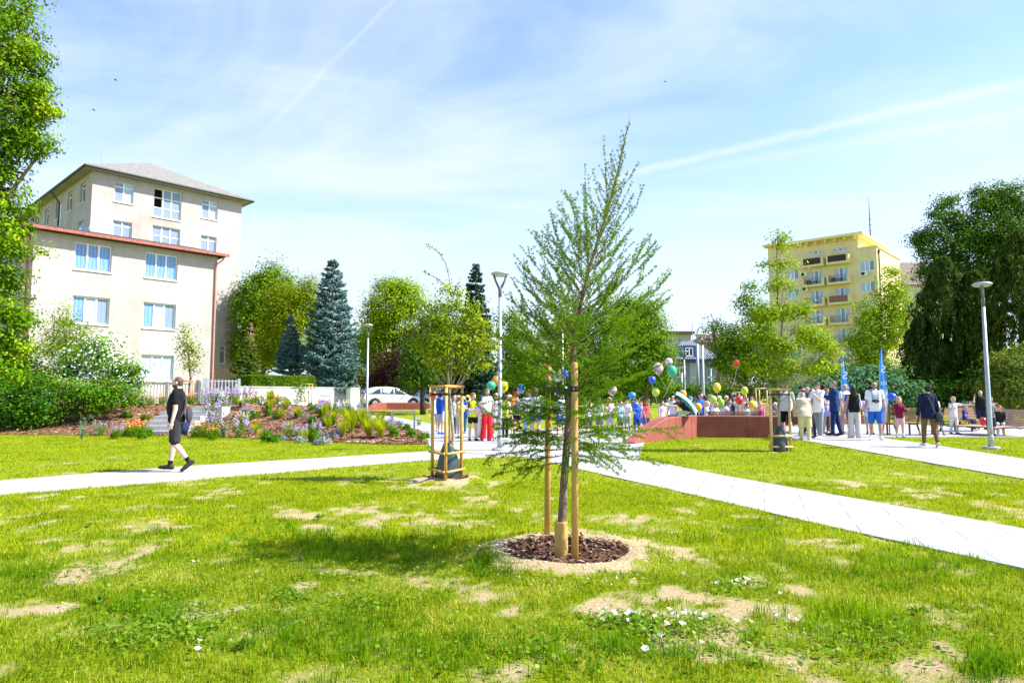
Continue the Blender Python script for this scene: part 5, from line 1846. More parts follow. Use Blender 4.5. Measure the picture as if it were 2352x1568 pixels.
# ------------------------------------------------------------------ red concrete walls
def red_mat():
 m, nt, out = _nt('red_concrete')
 L = nt.links.new
 tc = N(nt, 'ShaderNodeTexCoord')
 n1 = N(nt, 'ShaderNodeTexNoise')
 n1.inputs['Scale'].default_value = 1.7
 n1.inputs['Detail'].default_value = 8
 n1.inputs['Roughness'].default_value = .65
 L(tc.outputs['Object'], n1.inputs['Vector'])
 cr = N(nt, 'ShaderNodeValToRGB')
 cr.color_ramp.elements[0].position = .3
 cr.color_ramp.elements[0].color = (.19, .042, .026, 1)
 cr.color_ramp.elements[1].position = .7
 cr.color_ramp.elements[1].color = (.31, .080, .052, 1)
 L(n1.outputs['Fac'], cr.inputs['Fac'])
 b = N(nt, 'ShaderNodeBsdfPrincipled')
 b.inputs['Roughness'].default_value = .8
 L(cr.outputs[0], b.inputs['Base Color'])
 bp = N(nt, 'ShaderNodeBump')
 bp.inputs['Strength'].default_value = .3
 bp.inputs['Distance'].default_value = .02
 L(n1.outputs['Fac'], bp.inputs['Height'])
 L(bp.outputs[0], b.inputs['Normal'])
 L(b.outputs[0], out.inputs[0])
 MATS['red_concrete'] = m
 return m
redc = red_mat()
red_joint = M('red_joint', (.13, .05, .04), .9, .1, 3)
def red_wall(label, pts, h0, ends=None, thick=.42, z0=0.0, joints=()):
 """pts: front edge in plan, hs: height at each; thickness towards +90 degrees of the run"""
 t = empty('red_wall', (pts[0][0], pts[0][1], z0), 0, label, 'wall')
 hs = h0 if hasattr(h0, '__len__') else [h0] * len(pts)
 s = MB()
 n = len(pts)
 nr = []
 for i in range(n):
  a = Vector((*pts[max(i - 1, 0)], 0))
  b = Vector((*pts[min(i + 1, n - 1)], 0))
  d = (b - a).normalized()
  nr.append(Vector((-d.y, d.x, 0)))
 o = Vector((pts[0][0], pts[0][1], 0))
 vs, fs = [], []
 ch = .025
 for i in range(n):
  p = Vector((*pts[i], 0)) - o
  q = p + nr[i] * thick
  h = hs[i]
  vs += [p + Vector((0, 0, -.2)), p + Vector((0, 0, h - ch)), p + nr[i] * ch + Vector((0, 0, h)), q - nr[i] * ch + Vector((0, 0, h)), q + Vector((0, 0, h - ch)), q + Vector((0, 0, -.2))]
 for i in range(n - 1):
  for k in range(5):
   fs.append((i * 6 + k, (i + 1) * 6 + k, (i + 1) * 6 + k + 1, i * 6 + k + 1))
 fs.append(tuple(range(6)))
 fs.append(tuple((n - 1) * 6 + k for k in range(5, -1, -1)))
 s.add(vs, fs)
 s.build('wall_body', redc, t)
 for (i, f) in joints:
  p = Vector((*pts[i], 0)).lerp(Vector((*pts[i + 1], 0)), f) - o
  d = (Vector((*pts[i + 1], 0)) - Vector((*pts[i], 0))).normalized()
  nn = Vector((d.y, -d.x, 0))
  h = hs[i] * (1 - f) + hs[i + 1] * f
  s = MB()
  m2 = Matrix(((d.x, nn.x, 0, p.x), (d.y, nn.y, 0, p.y), (0, 0, 1, 0), (0, 0, 0, 1)))
  s.box((-.012, -.002, 0), (.012, .003, h - ch), m2)
  s.build('joint', red_joint, t)
 return t
corner = G(1597, 1003)
def arc_pts(x0, y0, x1, y1, n):
 return [(x0 + (x1 - x0) * i / n, y0 + (y1 - y0) * i / n) for i in range(n + 1)]
left_leg = [(3.55, 19.9), (3.95, 20.55), (4.3, 21.05), (4.62, 21.45), (4.9, 21.78), (5.2, 22.1), (5.6, 22.5), (6.25, 23.2)]
hs_left = [.05, .22, .42, .58, .68, .72, .73, .73]
red_wall('long curved red concrete wall in front of the crowd, its end sloping to the ground', left_leg + [(7.6, 22.96), (8.85, 22.74)], hs_left + [.73, .73], joints=((4, .3), (5, .2), (6, .05), (6, .6), (8, .2)))
q = [(-7.6, 37.0), (-6.9, 38.2), (-6.5, 39.2), (-5.9, 40.2)]
red_wall('low red concrete wall on the lawn in front of the white parked car', [(-8.45, 40.3), (-8.2, 40.7), (-7.95, 41.1), (-7.6, 41.6), (-5.0, 42.1), (-3.2, 42.5)], [.04, .3, .45, .46, .46, .46], z0=.56, joints=((3, .4), (3, .9)))
red_wall('short red concrete bench base far behind the girl in pink', [(11.6, 31.6), (16.6, 32.0)], .48, thick=.6, z0=.05)
# ------------------------------------------------------------------ the young larch between its stakes
def wood_mat(name, col, dark):
 if name in MATS:
  return MATS[name]
 m, nt, out = _nt(name)
 L = nt.links.new
 tc = N(nt, 'ShaderNodeTexCoord')
 mp = N(nt, 'ShaderNodeMapping')
 mp.inputs['Scale'].default_value = (1, 1, .06)
 L(tc.outputs['Object'], mp.inputs['Vector'])
 n1 = N(nt, 'ShaderNodeTexNoise')
 n1.inputs['Scale'].default_value = 60
 n1.inputs['Detail'].default_value = 5
 L(mp.outputs[0], n1.inputs['Vector'])
 vo = N(nt, 'ShaderNodeTexVoronoi')
 vo.inputs['Scale'].default_value = 5.5
 L(tc.outputs['Object'], vo.inputs['Vector'])
 mr = N(nt, 'ShaderNodeMapRange')
 L(vo.outputs['Distance'], mr.inputs[0])
 mr.inputs[1].default_value = .06
 mr.inputs[2].default_value = .11
 mr.inputs[3].default_value = .85
 mr.inputs[4].default_value = 0
 cr = N(nt, 'ShaderNodeValToRGB')
 cr.color_ramp.elements[0].position = .3
 cr.color_ramp.elements[0].color = rgb(mulc(col, .78))
 cr.color_ramp.elements[1].position = .65
 cr.color_ramp.elements[1].color = rgb(col)
 L(n1.outputs['Fac'], cr.inputs['Fac'])
 mx = N(nt, 'ShaderNodeMix', data_type='RGBA')
 L(mr.outputs[0], mx.inputs['Factor'])
 L(cr.outputs[0], mx.inputs['A'])
 mx.inputs['B'].default_value = rgb(dark)
 b = N(nt, 'ShaderNodeBsdfPrincipled')
 b.inputs['Roughness'].default_value = .65
 L(mx.outputs['Result'], b.inputs['Base Color'])
 L(b.outputs[0], out.inputs[0])
 MATS[name] = m
 return m
stake_m = wood_mat('golden_stake_wood', (.56, .31, .075), (.22, .10, .03))
pole_m = wood_mat('pale_round_timber', (.62, .42, .17), (.25, .13, .05))
strap_m = M('black_rubber_strap', (.025, .02, .02), .6, .2, 20)
def bindings(t, off, p0, p1, r, z):
 s = MB()
 s.lathe([(r + .004, -.03), (r + .004, .03)], 14, Matrix.Translation(Vector(p0) - off + Vector((0, 0, z))), cap=False)
 return s
def larch():
 rng = np.random.default_rng(77)
 X0, Y0 = LARCH.x, LARCH.y
 z0 = float(lawn_z(np.array([X0]), np.array([Y0]))[0])
 t = empty('larch_tree', (X0, Y0, z0), 0, 'young feathery larch standing between two golden stakes in the lawn', 'tree')
 off = Vector((X0, Y0, z0))
 uv = [(1288, 1285), (1291, 1190), (1296, 1100), (1303, 1000), (1309, 920), (1314, 840), (1322, 760), (1336, 690), (1352, 620), (1378, 540), (1400, 470), (1420, 390), (1436, 320), (1447, 264)]
 tp = []
 for i, (u, v) in enumerate(uv):
  tp.append(A(u, v, Y0) - off)
 tp[0].z = -.05
 rad = [.043, .038, .034, .032, .029, .026, .022, .017, .0145, .012, .0095, .0065, .004, .002]
 mb = MB()
 mb.tube(tp, rad, 10)
 zs = [p.z for p in tp]
 def trunk(z):
  for i in range(len(tp) - 1):
   if tp[i + 1].z >= z:
    f = (z - tp[i].z) / (tp[i + 1].z - tp[i].z)
    return tp[i].lerp(tp[i + 1], max(0, f)), rad[i] * (1 - f) + rad[i + 1] * f
  return tp[-1].copy(), rad[-1]
 P, Dr = [], []
 br = MB()
 def shoot(pts, r0, dens, s0=0.06):
  """lays needle tufts along a twig"""
  br.tube(pts, [r0 * (1 - .8 * i / (len(pts) - 1)) for i in range(len(pts))], 4, cap=False)
  L = sum((b - a).length for a, b in zip(pts[:-1], pts[1:]))
  n = int(L / dens)
  if n < 1:
   return
  cum = [0]
  for a, b in zip(pts[:-1], pts[1:]):
   cum.append(cum[-1] + (b - a).length)
  for i in range(n):
   d = L * (s0 + (1 - s0) * (i + rng.uniform(.2, .8)) / n)
   for j in range(len(pts) - 1):
    if cum[j + 1] >= d:
     f = (d - cum[j]) / (cum[j + 1] - cum[j] + 1e-9)
     P.append(pts[j].lerp(pts[j + 1], f))
     Dr.append((pts[j + 1] - pts[j]).normalized())
     break
 limbs = []
 ztop = tp[-1].z
 golden = 2.399
 a = 0.4
 nL = 150
 for i in range(nL):
  q = (i + .5) / nL
  z = .55 + (ztop - .72) * (.10 + .72 * q + .18 * q ** 2.4)
  a += golden + rng.normal(0, .25)
  el = np.interp(z, [.5, .9, 1.3, 1.7, 2.2, 2.7, 3.3], [-14, -4, 12, 28, 40, 50, 60]) + rng.normal(0, 6)
  L = np.interp(z, [.5, .8, 1.2, 1.6, 2.0, 2.4, 2.8, 3.1, 3.5], [.45, .70, .78, .88, .80, .70, .50, .32, .12]) * rng.uniform(.72, 1.12)
  limbs.append((z, a, el, L))
 for u0, v0, u1, v1, dy in ((1330, 720, 1197, 565, -.1), (1340, 690, 1262, 492, .05), (1350, 640, 1345, 375, .0), (1365, 600, 1482, 425, .1), (1330, 760, 1496, 532, -.05), (1310, 830, 1545, 628, .1), (1316, 850, 1542, 672, -.1),
       (1312, 820, 1172, 640, .05), (1400, 480, 1386, 330, 0), (1408, 450, 1470, 370, .02), (1345, 660, 1295, 480, -.1), (1360, 600, 1316, 475, .05), (1312, 880, 1165, 700, -.15), (1300, 1010, 1092, 925, -.2), (1300, 1060, 1130, 1095, .1), (1300, 1000, 1560, 985, .0), (1298, 1050, 1545, 1060, -.1)):
  s = A(u0, v0, Y0) - off
  e = A(u1, v1, Y0 + dy * 2) - off
  limbs.append((s, e))
 for li in limbs:
  if len(li) == 4:
   z, a, el, L = li
   s, r = trunk(z)
   h = Vector((math.cos(a), math.sin(a), 0))
   e0 = R(el)
   d = h * math.cos(e0) + Vector((0, 0, math.sin(e0)))
   up = np.interp(z, [.5, 1.1, 1.6, 3.4], [-.10, .02, .16, .12]) * L
   pts = [s + d * L * f + Vector((0, 0, up * f * f)) + Vector(rng.normal(0, .012, 3)) * L for f in (0, .2, .4, .6, .8, 1)]
   pts[0] = s
  else:
   s, e = li
   L = (e - s).length
   z = s.z
   m = Vector((0, 0, -.06 * L)) if e.z > s.z + .15 else Vector((0, 0, .02))
   pts = [s.lerp(e, f) + m * 4 * f * (1 - f) + Vector(rng.normal(0, .008, 3)) * L for f in (0, .2, .4, .6, .8, 1)]
   h = Vector((e.x - s.x, e.y - s.y, 0)).normalized()
  dens = np.interp(z, [.5, 1.3, 2.2, 3.2], [.024, .022, .028, .042])
  shoot(pts, .0034 + .0032 * L * (1 if z < 2 else .6), dens, .12)
  nt_ = int(L * np.interp(z, [.5, 1.4, 2.2, 3.2], [11, 19, 12, 2.4]))
  side = Vector((-h.y, h.x, 0))
  for k in range(nt_):
   f = rng.uniform(.15, .93)
   j = int(f * 5)
   s2 = pts[j].lerp(pts[j + 1], f * 5 - j)
   d0 = (pts[j + 1] - pts[j]).normalized()
   sg = 1 if k % 2 else -1
   l2 = rng.uniform(.12, .34) * (1.1 - .6 * f) * np.interp(z, [.5, 2.4, 3.2], [1.15, .95, .55])
   d2 = (d0 * rng.uniform(.45, .95) + side * sg * rng.uniform(.4, .95) + Vector((0, 0, rng.normal(np.interp(z, [.5, 1.2, 2.2], [-.25, -.05, .25]), .22)))).normalized()
   p2 = [s2, s2 + d2 * l2 * .5 + Vector(rng.normal(0, .01, 3)), s2 + d2 * l2 + Vector((0, 0, np.interp(z, [.5, 1.1, 1.8], [-.05, -.015, .02]) * 1.0))]
   shoot(p2, .0018, dens * 1.02, .05)
 mb.build('trunk', M('larch_bark', (.17, .125, .09), .9, .5, 26, 1.0, 45, stretch=(1, 1, .4), spec=.1), t, True)
 br.build('branch', M('larch_twig', (.30, .19, .09), .8, .35, 30), t, True)
 P = np.array(P)
 Dr = np.array(Dr)
 n = len(P)
 k = 12
 C = np.repeat(P, k, 0) + rng.normal(0, .002, (n * k, 3))
 T = np.repeat(Dr, k, 0)
 out = unit(rng.normal(0, 1, (n * k, 3)) + T * .55 + np.array([0, 0, .12]))
 ln = rng.uniform(.011, .023, n * k)
 sd = unit(np.cross(out, rng.normal(0, 1, (n * k, 3))))
 w = .0031
 v = np.empty((n * k, 4, 3), np.float32)
 v[:, 0] = C
 v[:, 1] = C + out * ln[:, None] * .55 + sd * w
 v[:, 2] = C + out * ln[:, None]
 v[:, 3] = C + out * ln[:, None] * .55 - sd * w
 f = np.arange(4 * n * k).reshape(-1, 4)
 link('needles', np_mesh('needles', v.reshape(-1, 3), f), LEAF('larch_needle', (.035, .115, .002), (.125, .265, .003), (.30, .43, .008), trans=.34, tmul=1.4, spec=.05), t)
 cn = MB()
 for u, v_ in ((1545, 678), (1488, 636), (1390, 700)):
  p = A(u, v_, Y0) - off
  cn.ell(p, (.011, .011, .015))
 g = MB()
 prof = []
 zt = A(1291, 1192, Y0).z - z0
 nz = 34
 for i in range(nz * 3):
  z = zt * i / (nz * 3 - 1)
  prof.append((.056 + .0028 * math.sin(2 * PI * i / 3.0) - .002 * z, z))
 g.lathe(prof, 22, Matrix.Translation((0, 0, -.02)))
 o = g.build('trunk_guard', M('yellow_corrugated_plastic', (.58, .36, .085), .45, .08, 8), None, True)
 o.location = off
 tag(o, 'yellow corrugated drainage pipe sleeve round the larch trunk base', 'trunk guard')
 return t, n
_, NT = larch()
print('larch tufts', NT)
def stake(label, u, vb, vt, r, m, lean=(0, 0), name='wooden_stake', h=None):
 b = G(u, vb)
 z0 = float(lawn_z(np.array([b.x]), np.array([b.y]))[0])
 top = A(u, vt, b.y)
 hh = top.z - z0
 mb = MB()
 mb.tube([(0, 0, -.15), (0, 0, hh * .5), (0, 0, hh - .012), (0, 0, hh)], [r, r * .99, r * .985, r * .88], 18)
 t = empty(name, (b.x, b.y, z0), 0, label, 'stake')
 mb.build('post', m, t, True)
 t.rotation_euler = (lean[0], lean[1], 0)
 return t, hh
s1, h1 = stake('taller front golden wooden stake right of the larch trunk', 1321, 1302, 832, .0285, stake_m, (0, R(.25)))
s2, h2 = stake('rear golden wooden stake left of the larch trunk', 1257, 1243, 836, .0285, stake_m, (0, R(.6)))
def tie(label, st_, r, v, tgt_u):
 b = st_.location
 z = A(1300, v, b.y).z
 t = empty('tree_tie', (b.x, b.y, z), 0, label, 'tree tie')
 s = MB()
 s.lathe([(r + .002, -.021), (r + .006, -.021), (r + .006, .021), (r + .002, .021)], 18, None, cap=False)
 s.build('band', strap_m, t, True)
 tr = A(tgt_u, v + 8, LARCH.y)
 d = Vector((tr.x - b.x, tr.y - b.y, tr.z - z))
 s = MB()
 side = Vector((-d.y, d.x, 0)).normalized()
 for sg, dz in ((1, 0), (-1, -.018)):
  a = side * sg * r
  e = d + side * sg * .022 + Vector((0, 0, dz))
  nz = Vector((0, 0, .021))
  th = side * .003
  s.add([a - nz, a + nz, e + nz, e - nz, a - nz + th, a + nz + th, e + nz + th, e - nz + th], [(0, 1, 2, 3), (7, 6, 5, 4), (0, 4, 5, 1), (1, 5, 6, 2), (2, 6, 7, 3), (3, 7, 4, 0)])
 s.build('strap', strap_m, t)
 s = MB()
 s.lathe([(.001, 0), (.006, 0), (.006, .004), (.001, .004)], 8, Matrix.Translation((-.004, -r - .009, 0)) @ Matrix.Rotation(PI / 2, 4, 'X'))
 s.build('nail', M('zinc_nail', (.6, .58, .5), .35, .1, 5, metal=.8), t)
tie('black rubber tie band on the taller front golden stake', s1, .0285, 893, 1312)
tie('black rubber tie running from the rear golden stake to the larch trunk', s2, .0285, 890, 1308)
def frame_cage(name, label, C, zt, half, rad, rails, tops, rot=0.0, bag=None, n=3, tie_z=None, pm=None, ring=True, posts=None):
 """round posts round a young tree with half-round rails"""
 z0 = H(C.x, C.y)
 t = empty(name, (C.x, C.y, z0), 0, label, 'tree stakes')
 pm = pm or pole_m
 pp = posts or [(half * math.cos(rot + 2 * PI * i / n), half * math.sin(rot + 2 * PI * i / n)) for i in range(n)]
 for x, y in pp:
  s = MB()
  s.tube([(x, y, -.1), (x, y, zt * .5), (x, y, zt)], [rad, rad * .97, rad * .93], 12)
  s.build('post', pm, t, True)
 m = len(pp)
 for i in range(m):
  a = Vector((*pp[i], 0))
  b = Vector((*pp[(i + 1) % m], 0))
  d = (b - a).normalized()
  o = Vector((d.y, -d.x, 0))
  if o.dot((a + b) / 2) < 0:
   o = -o
  for z in rails:
   s = MB()
   p, q = a + o * (rad + .012) - d * .035, b + o * (rad + .012) + d * .035
   s.tube([p + Vector((0, 0, z)), q + Vector((0, 0, z))], rad * .72, 10)
   s.build('rail', pm, t, True)
  if tops:
   s = MB()
   p, q = a - d * .05, b + d * .02
   dz = .004 * i
   s.tube([p + Vector((0, 0, zt + rad * .6 + dz)), q + Vector((0, 0, zt + rad * .6 + dz))], rad * .9, 10)
   s.build('top_rail', pm, t, True)
  if tie_z:
   s = MB()
   e = Vector((0, 0, tie_z))
   a2 = a + Vector((0, 0, tie_z))
   s.lathe([(rad + .004, -.02), (rad + .004, .02)], 12, Matrix.Translation(a2), cap=False)
   side = Vector((0, 0, 1)).cross(a).normalized()
   for sg in (-1, 1):
    p0, p1 = a2 + side * rad * sg, e + side * .03 * sg
    up = Vector((0, 0, .018))
    s.add([p0 - up, p0 + up, p1 + up, p1 - up], [(0, 1, 2, 3)])
   s.build('strap', strap_m, t)
 if bag:
  bh, br = bag
  s = MB()
  ns = 28
  prof = [(br, 0), (br * 1.06, bh * .08), (br * .98, bh * .3), (br * .82, bh * .55), (br * .62, bh * .8), (br * .42, bh * .94), (br * .36, bh), (br * .2, bh * .99)]
  vs = []
  for k, (r, z) in enumerate(prof):
   for j in range(ns):
    a = 2 * PI * j / ns
    rr = r * (1 + .07 * math.sin(3 * a + z * 5) + .03 * math.sin(7 * a - z * 13))
    vs.append((rr * math.cos(a), rr * math.sin(a) * .92, z + .012 * math.sin(5 * a) * (k > 4)))
  s.add(vs, [(i * ns + k, i * ns + (k + 1) % ns, (i + 1) * ns + (k + 1) % ns, (i + 1) * ns + k) for i in range(len(prof) - 1) for k in range(ns)])
  s.tube([(.03, -.02, bh * .97), (.05, -.03, bh * 1.08), (.075, -.03, bh * 1.03), (.06, -.02, bh * .95)], .008, 5)
  o = s.build('watering_bag', M('dark_green_bag', (.022, .042, .038), .38, .25, 6, .5, 9, spec=.5), None, True)
  o.location = (C.x, C.y, z0)
  tag(o, 'dark green watering bag slumped round the trunk inside ' + bag_lab.pop(0), 'watering bag')
 return t
bag_lab = ['the young hornbeam frame', 'the young oak frame']
hp = [(G(993, 1103), G(1023, 1112), G(1061, 1100))]
c = HORNC
pl = [(G(994, 1102).x - c.x, .02), (G(1023, 1112).x - c.x, G(1023, 1112).y - c.y), (G(1061, 1101).x - c.x, .04), (-.0, .36)]
frame_cage('tree_guard', 'golden wooden stake frame round the young hornbeam on the lawn', c, 1.50, .25, .027, (.47, .19), True, bag=(.60, .20), tie_z=1.40, posts=pl, pm=stake_m)
c = OAKC
frame_cage('tree_guard', 'pale wooden stake frame round the young oak before the red wall', c, 1.53, .27, .033, (.395, .13), True, bag=(.62, .20), tie_z=1.42, posts=[(-.245, -.12), (.235, -.10), (-.10, .24)])
for lab, u, v, Y, zt in (('thin golden stake frame round the slender young tree by the annex', 433, 876, 31.5, 1.15), ('thin golden stake frame before the white garden wall', 706, 883, 34.5, 1.25)):
 p = A(u, v, Y)
 frame_cage('tree_guard', lab, Vector((p.x, Y, 0)), A(u, v, Y).z - H(p.x, Y), .28, .03, (.35,), True, posts=[(-.27, -.1), (.27, -.1), (0, .3)], pm=stake_m)
p = A(985, 887, 38)
frame_cage('tree_guard', 'wooden stake frame on the far lawn near the leaning dark tree', Vector((p.x, 38, 0)), p.z - H(p.x, 38), .28, .045, (.55, .2), True, posts=[(-.3, -.1), (.26, -.14), (.02, .3)])
for lab, u, v, Y in (('distant stake frame behind the crowd near the dark spreading tree', 1700, 902, 42), ('distant stake frame beyond the red wall left of the young oak', 1747, 893, 40)):
 p = A(u, v, Y)
 frame_cage('tree_guard', lab, Vector((p.x, Y, 0)), p.z - H(p.x, Y), .3, .045, (.4,), True, posts=[(-.32, -.1), (.3, -.14), (.02, .3)])
# ------------------------------------------------------------------ lamps
lamp_grey = M('grey_lamp_paint', (.40, .42, .44), .4, .08, 6, metal=.35)
lamp_dark = M('dark_lamp_arm', (.13, .135, .14), .45, .1, 6, metal=.3)
lamp_glass = M('frosted_lamp_lens', (.55, .56, .55), .3, .05, 5)
def lamp(label, u, vb, vt, Y=None, wid=.42, foot=True, yaw=.3, pr=.06):
 if Y is None:
  g = G(u, vb)
 else:
  g = A(u, 912, Y)
 z0 = H(g.x, g.y)
 hh = A(u, vt, g.y).z - z0
 t = empty('street_lamp', (g.x, g.y, z0), yaw, label, 'street lamp')
 s = MB()
 s.tube([(0, 0, .0), (0, 0, .6), (0, 0, hh - .55)], [pr, pr * .98, pr * .68], 14)
 s.lathe([(pr * 1.12, .02), (pr * 1.12, .34), (pr, .36)], 14)
 s.build('pole', lamp_grey, t, True)
 s = MB()
 s.lathe([(pr * .74, hh - .62), (pr * .8, hh - .4), (pr * .5, hh - .36)], 12)
 for sg in (-1, 1):
  s.tube([(0, 0, hh - .44), (sg * wid * .28, 0, hh - .2), (sg * wid * .42, 0, hh - .03)], [.035, .028, .03], 8)
 s.build('fork_arm', lamp_dark, t, True)
 s = MB()
 s.lathe([(.03, hh - .06), (wid * .46, hh - .055), (wid * .56, hh - .02), (wid * .56, hh + .005), (wid * .4, hh + .035), (.02, hh + .04)], 26)
 o = s.build('lamp_head', lamp_grey, t, True)
 s = MB()
 s.lathe([(.03, hh - .068), (wid * .42, hh - .066), (wid * .42, hh - .058), (.03, hh - .058)], 26)
 s.build('lens', lamp_glass, o, True)
 if foot:
  s = MB()
  s.lathe([(pr * 3.4, -.1), (pr * 3.4, .05), (pr * 3.1, .07), (.01, .07)], 18)
  s.build('footing', conc, t)
  s = MB()
  for k in range(4):
   a = PI / 4 + k * PI / 2
   s.lathe([(.012, .07), (.012, .1)], 6, Matrix.Translation((pr * 1.7 * math.cos(a), pr * 1.7 * math.sin(a), 0)))
  s.build('anchor_bolt', brass, t)
 return t
lamp('tall grey lamp post with round flat head just left of the larch', 1148, 1035, 628)
lamp('grey lamp post with round flat head on the lawn by the golden juniper', 2277, 1031, 652, yaw=.9)
lamp('lamp post rising behind the flower bed near the big blue spruce', 843, 0, 746, Y=32, foot=False)
lamp('second farther lamp post hidden behind the flower bed lamp', 838, 0, 826, Y=62, foot=False, yaw=0)
lamp('lamp post in front of the grey house, thickest of the group', 1616, 0, 769, Y=42, foot=False, wid=.9, yaw=0, pr=.09)
lamp('lamp post before the grey house with its head under the dormer', 1573, 0, 807, Y=52, foot=False, wid=.8, yaw=0, pr=.08)
lamp('small distant lamp post beside the blue flag', 1567, 0, 843, Y=80, foot=False, wid=.9, yaw=0, pr=.09)
lamp('thin distant lamp post at the right corner of the grey house', 1635, 0, 834, Y=80, foot=False, wid=.9, yaw=0, pr=.08)
lamp('distant lamp post seen through the thick of the larch', 1293, 0, 738, Y=50, foot=False, wid=.8, yaw=0, pr=.07)
g = A(1604, 912, 58)
t = empty('street_light', (g.x, g.y, .6), 0, 'very tall street light with a curved arm over the grey house', 'street lamp')
zt = A(1606, 750, 58).z - .6
zm = A(1606, 790, 58).z - .6
s = MB()
s.tube([(0, 0, 0), (0, 0, zm)], [.13, .12], 12)
s.tube([(0, 0, zm), (0, 0, zt - .6), (.12, 0, zt - .18), (.45, 0, zt), (1.3, 0, zt + .06)], [.06, .055, .05, .05, .04], 8)
s.build('pole', lamp_grey, t, True)
s = MB()
s.ell((1.5, 0, zt + .05), (.3, .12, .06))
s.build('lamp_head', lamp_dark, t, True)
# ------------------------------------------------------------------ road sign
p = A(1606, 890, 60)
t = empty('road_sign', (p.x, p.y, .6), 0, 'small round red rimmed road sign in front of the grey house', 'sign')
s = MB()
s.tube([(0, .03, 0), (0, .03, p.z - .6 + .4)], .035, 8)
s.build('post', galv, t)
mt = Matrix.Translation((0, 0, p.z - .6)) @ Matrix.Rotation(PI / 2, 4, 'X')
s = MB()
s.lathe([(.23, 0), (.33, 0), (.33, .02), (.23, .02)], 24, mt, cap=False)
s.build('rim', M('sign_red', (.5, .02, .03), .4, .05, 3), t)
s = MB()
s.lathe([(.001, .002), (.232, .002), (.232, .016), (.001, .016)], 24, mt)
o = s.build('disc', M('sign_white', (.75, .75, .73), .4, .04, 3), t)
s = MB()
s.box((-.14, -.024, p.z - .6 - .05), (.14, -.018, p.z - .6 + .03))
s.box((-.03, -.024, p.z - .6 + .05), (.05, -.018, p.z - .6 + .12))
s.build('symbol', M('black_paint', (.05, .05, .05), .7, .1, 3), o)
p = A(1275, 876, 40)
t = empty('info_board', (p.x, p.y, H(p.x, 40)), 0, 'pale grey board on a post seen through the larch', 'sign')
s = MB()
s.tube([(0, .03, 0), (0, .03, p.z)], .04, 8)
s.build('post', galv, t)
s = MB()
s.box((-.35, -.02, p.z - .55), (.35, .02, p.z + .1))
s.build('panel', M('pale_grey_panel', (.45, .48, .5), .5, .06, 3), t)
# ------------------------------------------------------------------ handrails by the path
rail_m = M('anthracite_rail', (.17, .19, .20), .5, .1, 6, metal=.3)
def hoop(label, ua, ub, va, vb, Ya, Yb):
 a, b = A(ua, va, Ya), A(ub, vb, Yb)
 za, zb = H(a.x, a.y), H(b.x, b.y)
 t = empty('hoop_rail', (a.x, a.y, za), 0, label, 'railing')
 d = Vector((b.x - a.x, b.y - a.y, 0))
 h = a.z - za
 w = .028
 L = d.length
 mt = frame((0, 0, 0), d)
 dz = zb - za
 s = MB()
 s.box((-w, -w, -.1), (w, w, h), mt)
 s.build('post', rail_m, t)
 s = MB()
 s.box((L - w, -w, dz - .1), (L + w, w, h), mt)
 s.build('post', rail_m, t)
 s = MB()
 s.box((-w, -w, h + .001), (L + w, w, h + 2 * w), mt)
 s.build('top_bar', rail_m, t)
hoop('dark grey hoop rail at the path nearest the hornbeam frame', 902, 952, 947.0, 946.5, 27.0, 27.3)
hoop('dark grey hoop rail in the middle of the row along the path', 852, 899, 946.5, 946.8, 30.0, 28.6)
hoop('dark grey hoop rail farthest along the path behind lavender plants', 806, 848, 946, 946.3, 33, 31.4)
# ------------------------------------------------------------------ benches
slat_m = M('brown_bench_slats', (.30, .17, .10), .6, .25, 14, stretch=(.1, 1, 1))
slat_pale = M('pale_bench_slats', (.50, .33, .22), .6, .2, 14, stretch=(.1, 1, 1))  # lighter brown than the other bench slats
steel_d = M('dark_bench_steel', (.05, .055, .06), .5, .1, 5, metal=.3)
def bench(label, x, y, yaw, L=1.8, n_back=7, sm=slat_m, zoff=0.0, legs=True, recl=.35):
 """slatted bench; local -y is the front, the back leans towards +y"""
 t = empty('park_bench', (x, y, H(x, y) + zoff), yaw, label, 'bench')
 s = MB()
 for k in range(7):
  yy = -.42 + k * .072
  s.box((-L / 2, yy, .42 + .004 * k), (L / 2, yy + .055, .445 + .004 * k))
 s.build('seat', sm, t)
 s = MB()
 for k in range(n_back):
  z = .50 + k * .062
  y0 = .10 + (z - .5) * recl
  s.box((-L / 2, y0, z), (L / 2, y0 + .028, z + .048))
 s.build('backrest', sm, t)
 for sx in ((-L / 2 + .03, -.01, L / 2 - .07) if L > 1.5 else (-L / 2 + .03, L / 2 - .07)):
  s = MB()
  w = .04
  if legs:
   s.box((sx, -.40, 0), (sx + w, -.35, .418))
   s.add([(sx, .26, 0), (sx + w, .26, 0), (sx + w, .31, 0), (sx, .31, 0), (sx, .03, .42), (sx + w, .03, .42), (sx + w, .085, .42), (sx, .085, .42)], [(0, 3, 2, 1), (4, 5, 6, 7), (0, 1, 5, 4), (1, 2, 6, 5), (2, 3, 7, 6), (3, 0, 4, 7)])
  s.box((sx, -.42, .38), (sx + w, .085, .417))
  zt = .5 + n_back * .062
  ya, yb = .13 , .13 + (zt - .5) * recl
  s.add([(sx, .085, .40), (sx + w, .085, .40), (sx + w, .125, .40), (sx, .125, .40), (sx, yb + .0, zt), (sx + w, yb + .0, zt), (sx + w, yb + .04, zt), (sx, yb + .04, zt)], [(0, 3, 2, 1), (4, 5, 6, 7), (0, 1, 5, 4), (1, 2, 6, 5), (2, 3, 7, 6), (3, 0, 4, 7)])
  s.build('leg', steel_d, t)
 return t
a, b = G(2073, 1003), G(2190, 1003)
bench('slatted brown bench seen from behind beside the man in the navy jacket', (a.x + b.x) / 2 + .05, a.y + .75, PI + .02, (b.x - a.x), 8, slat_m)
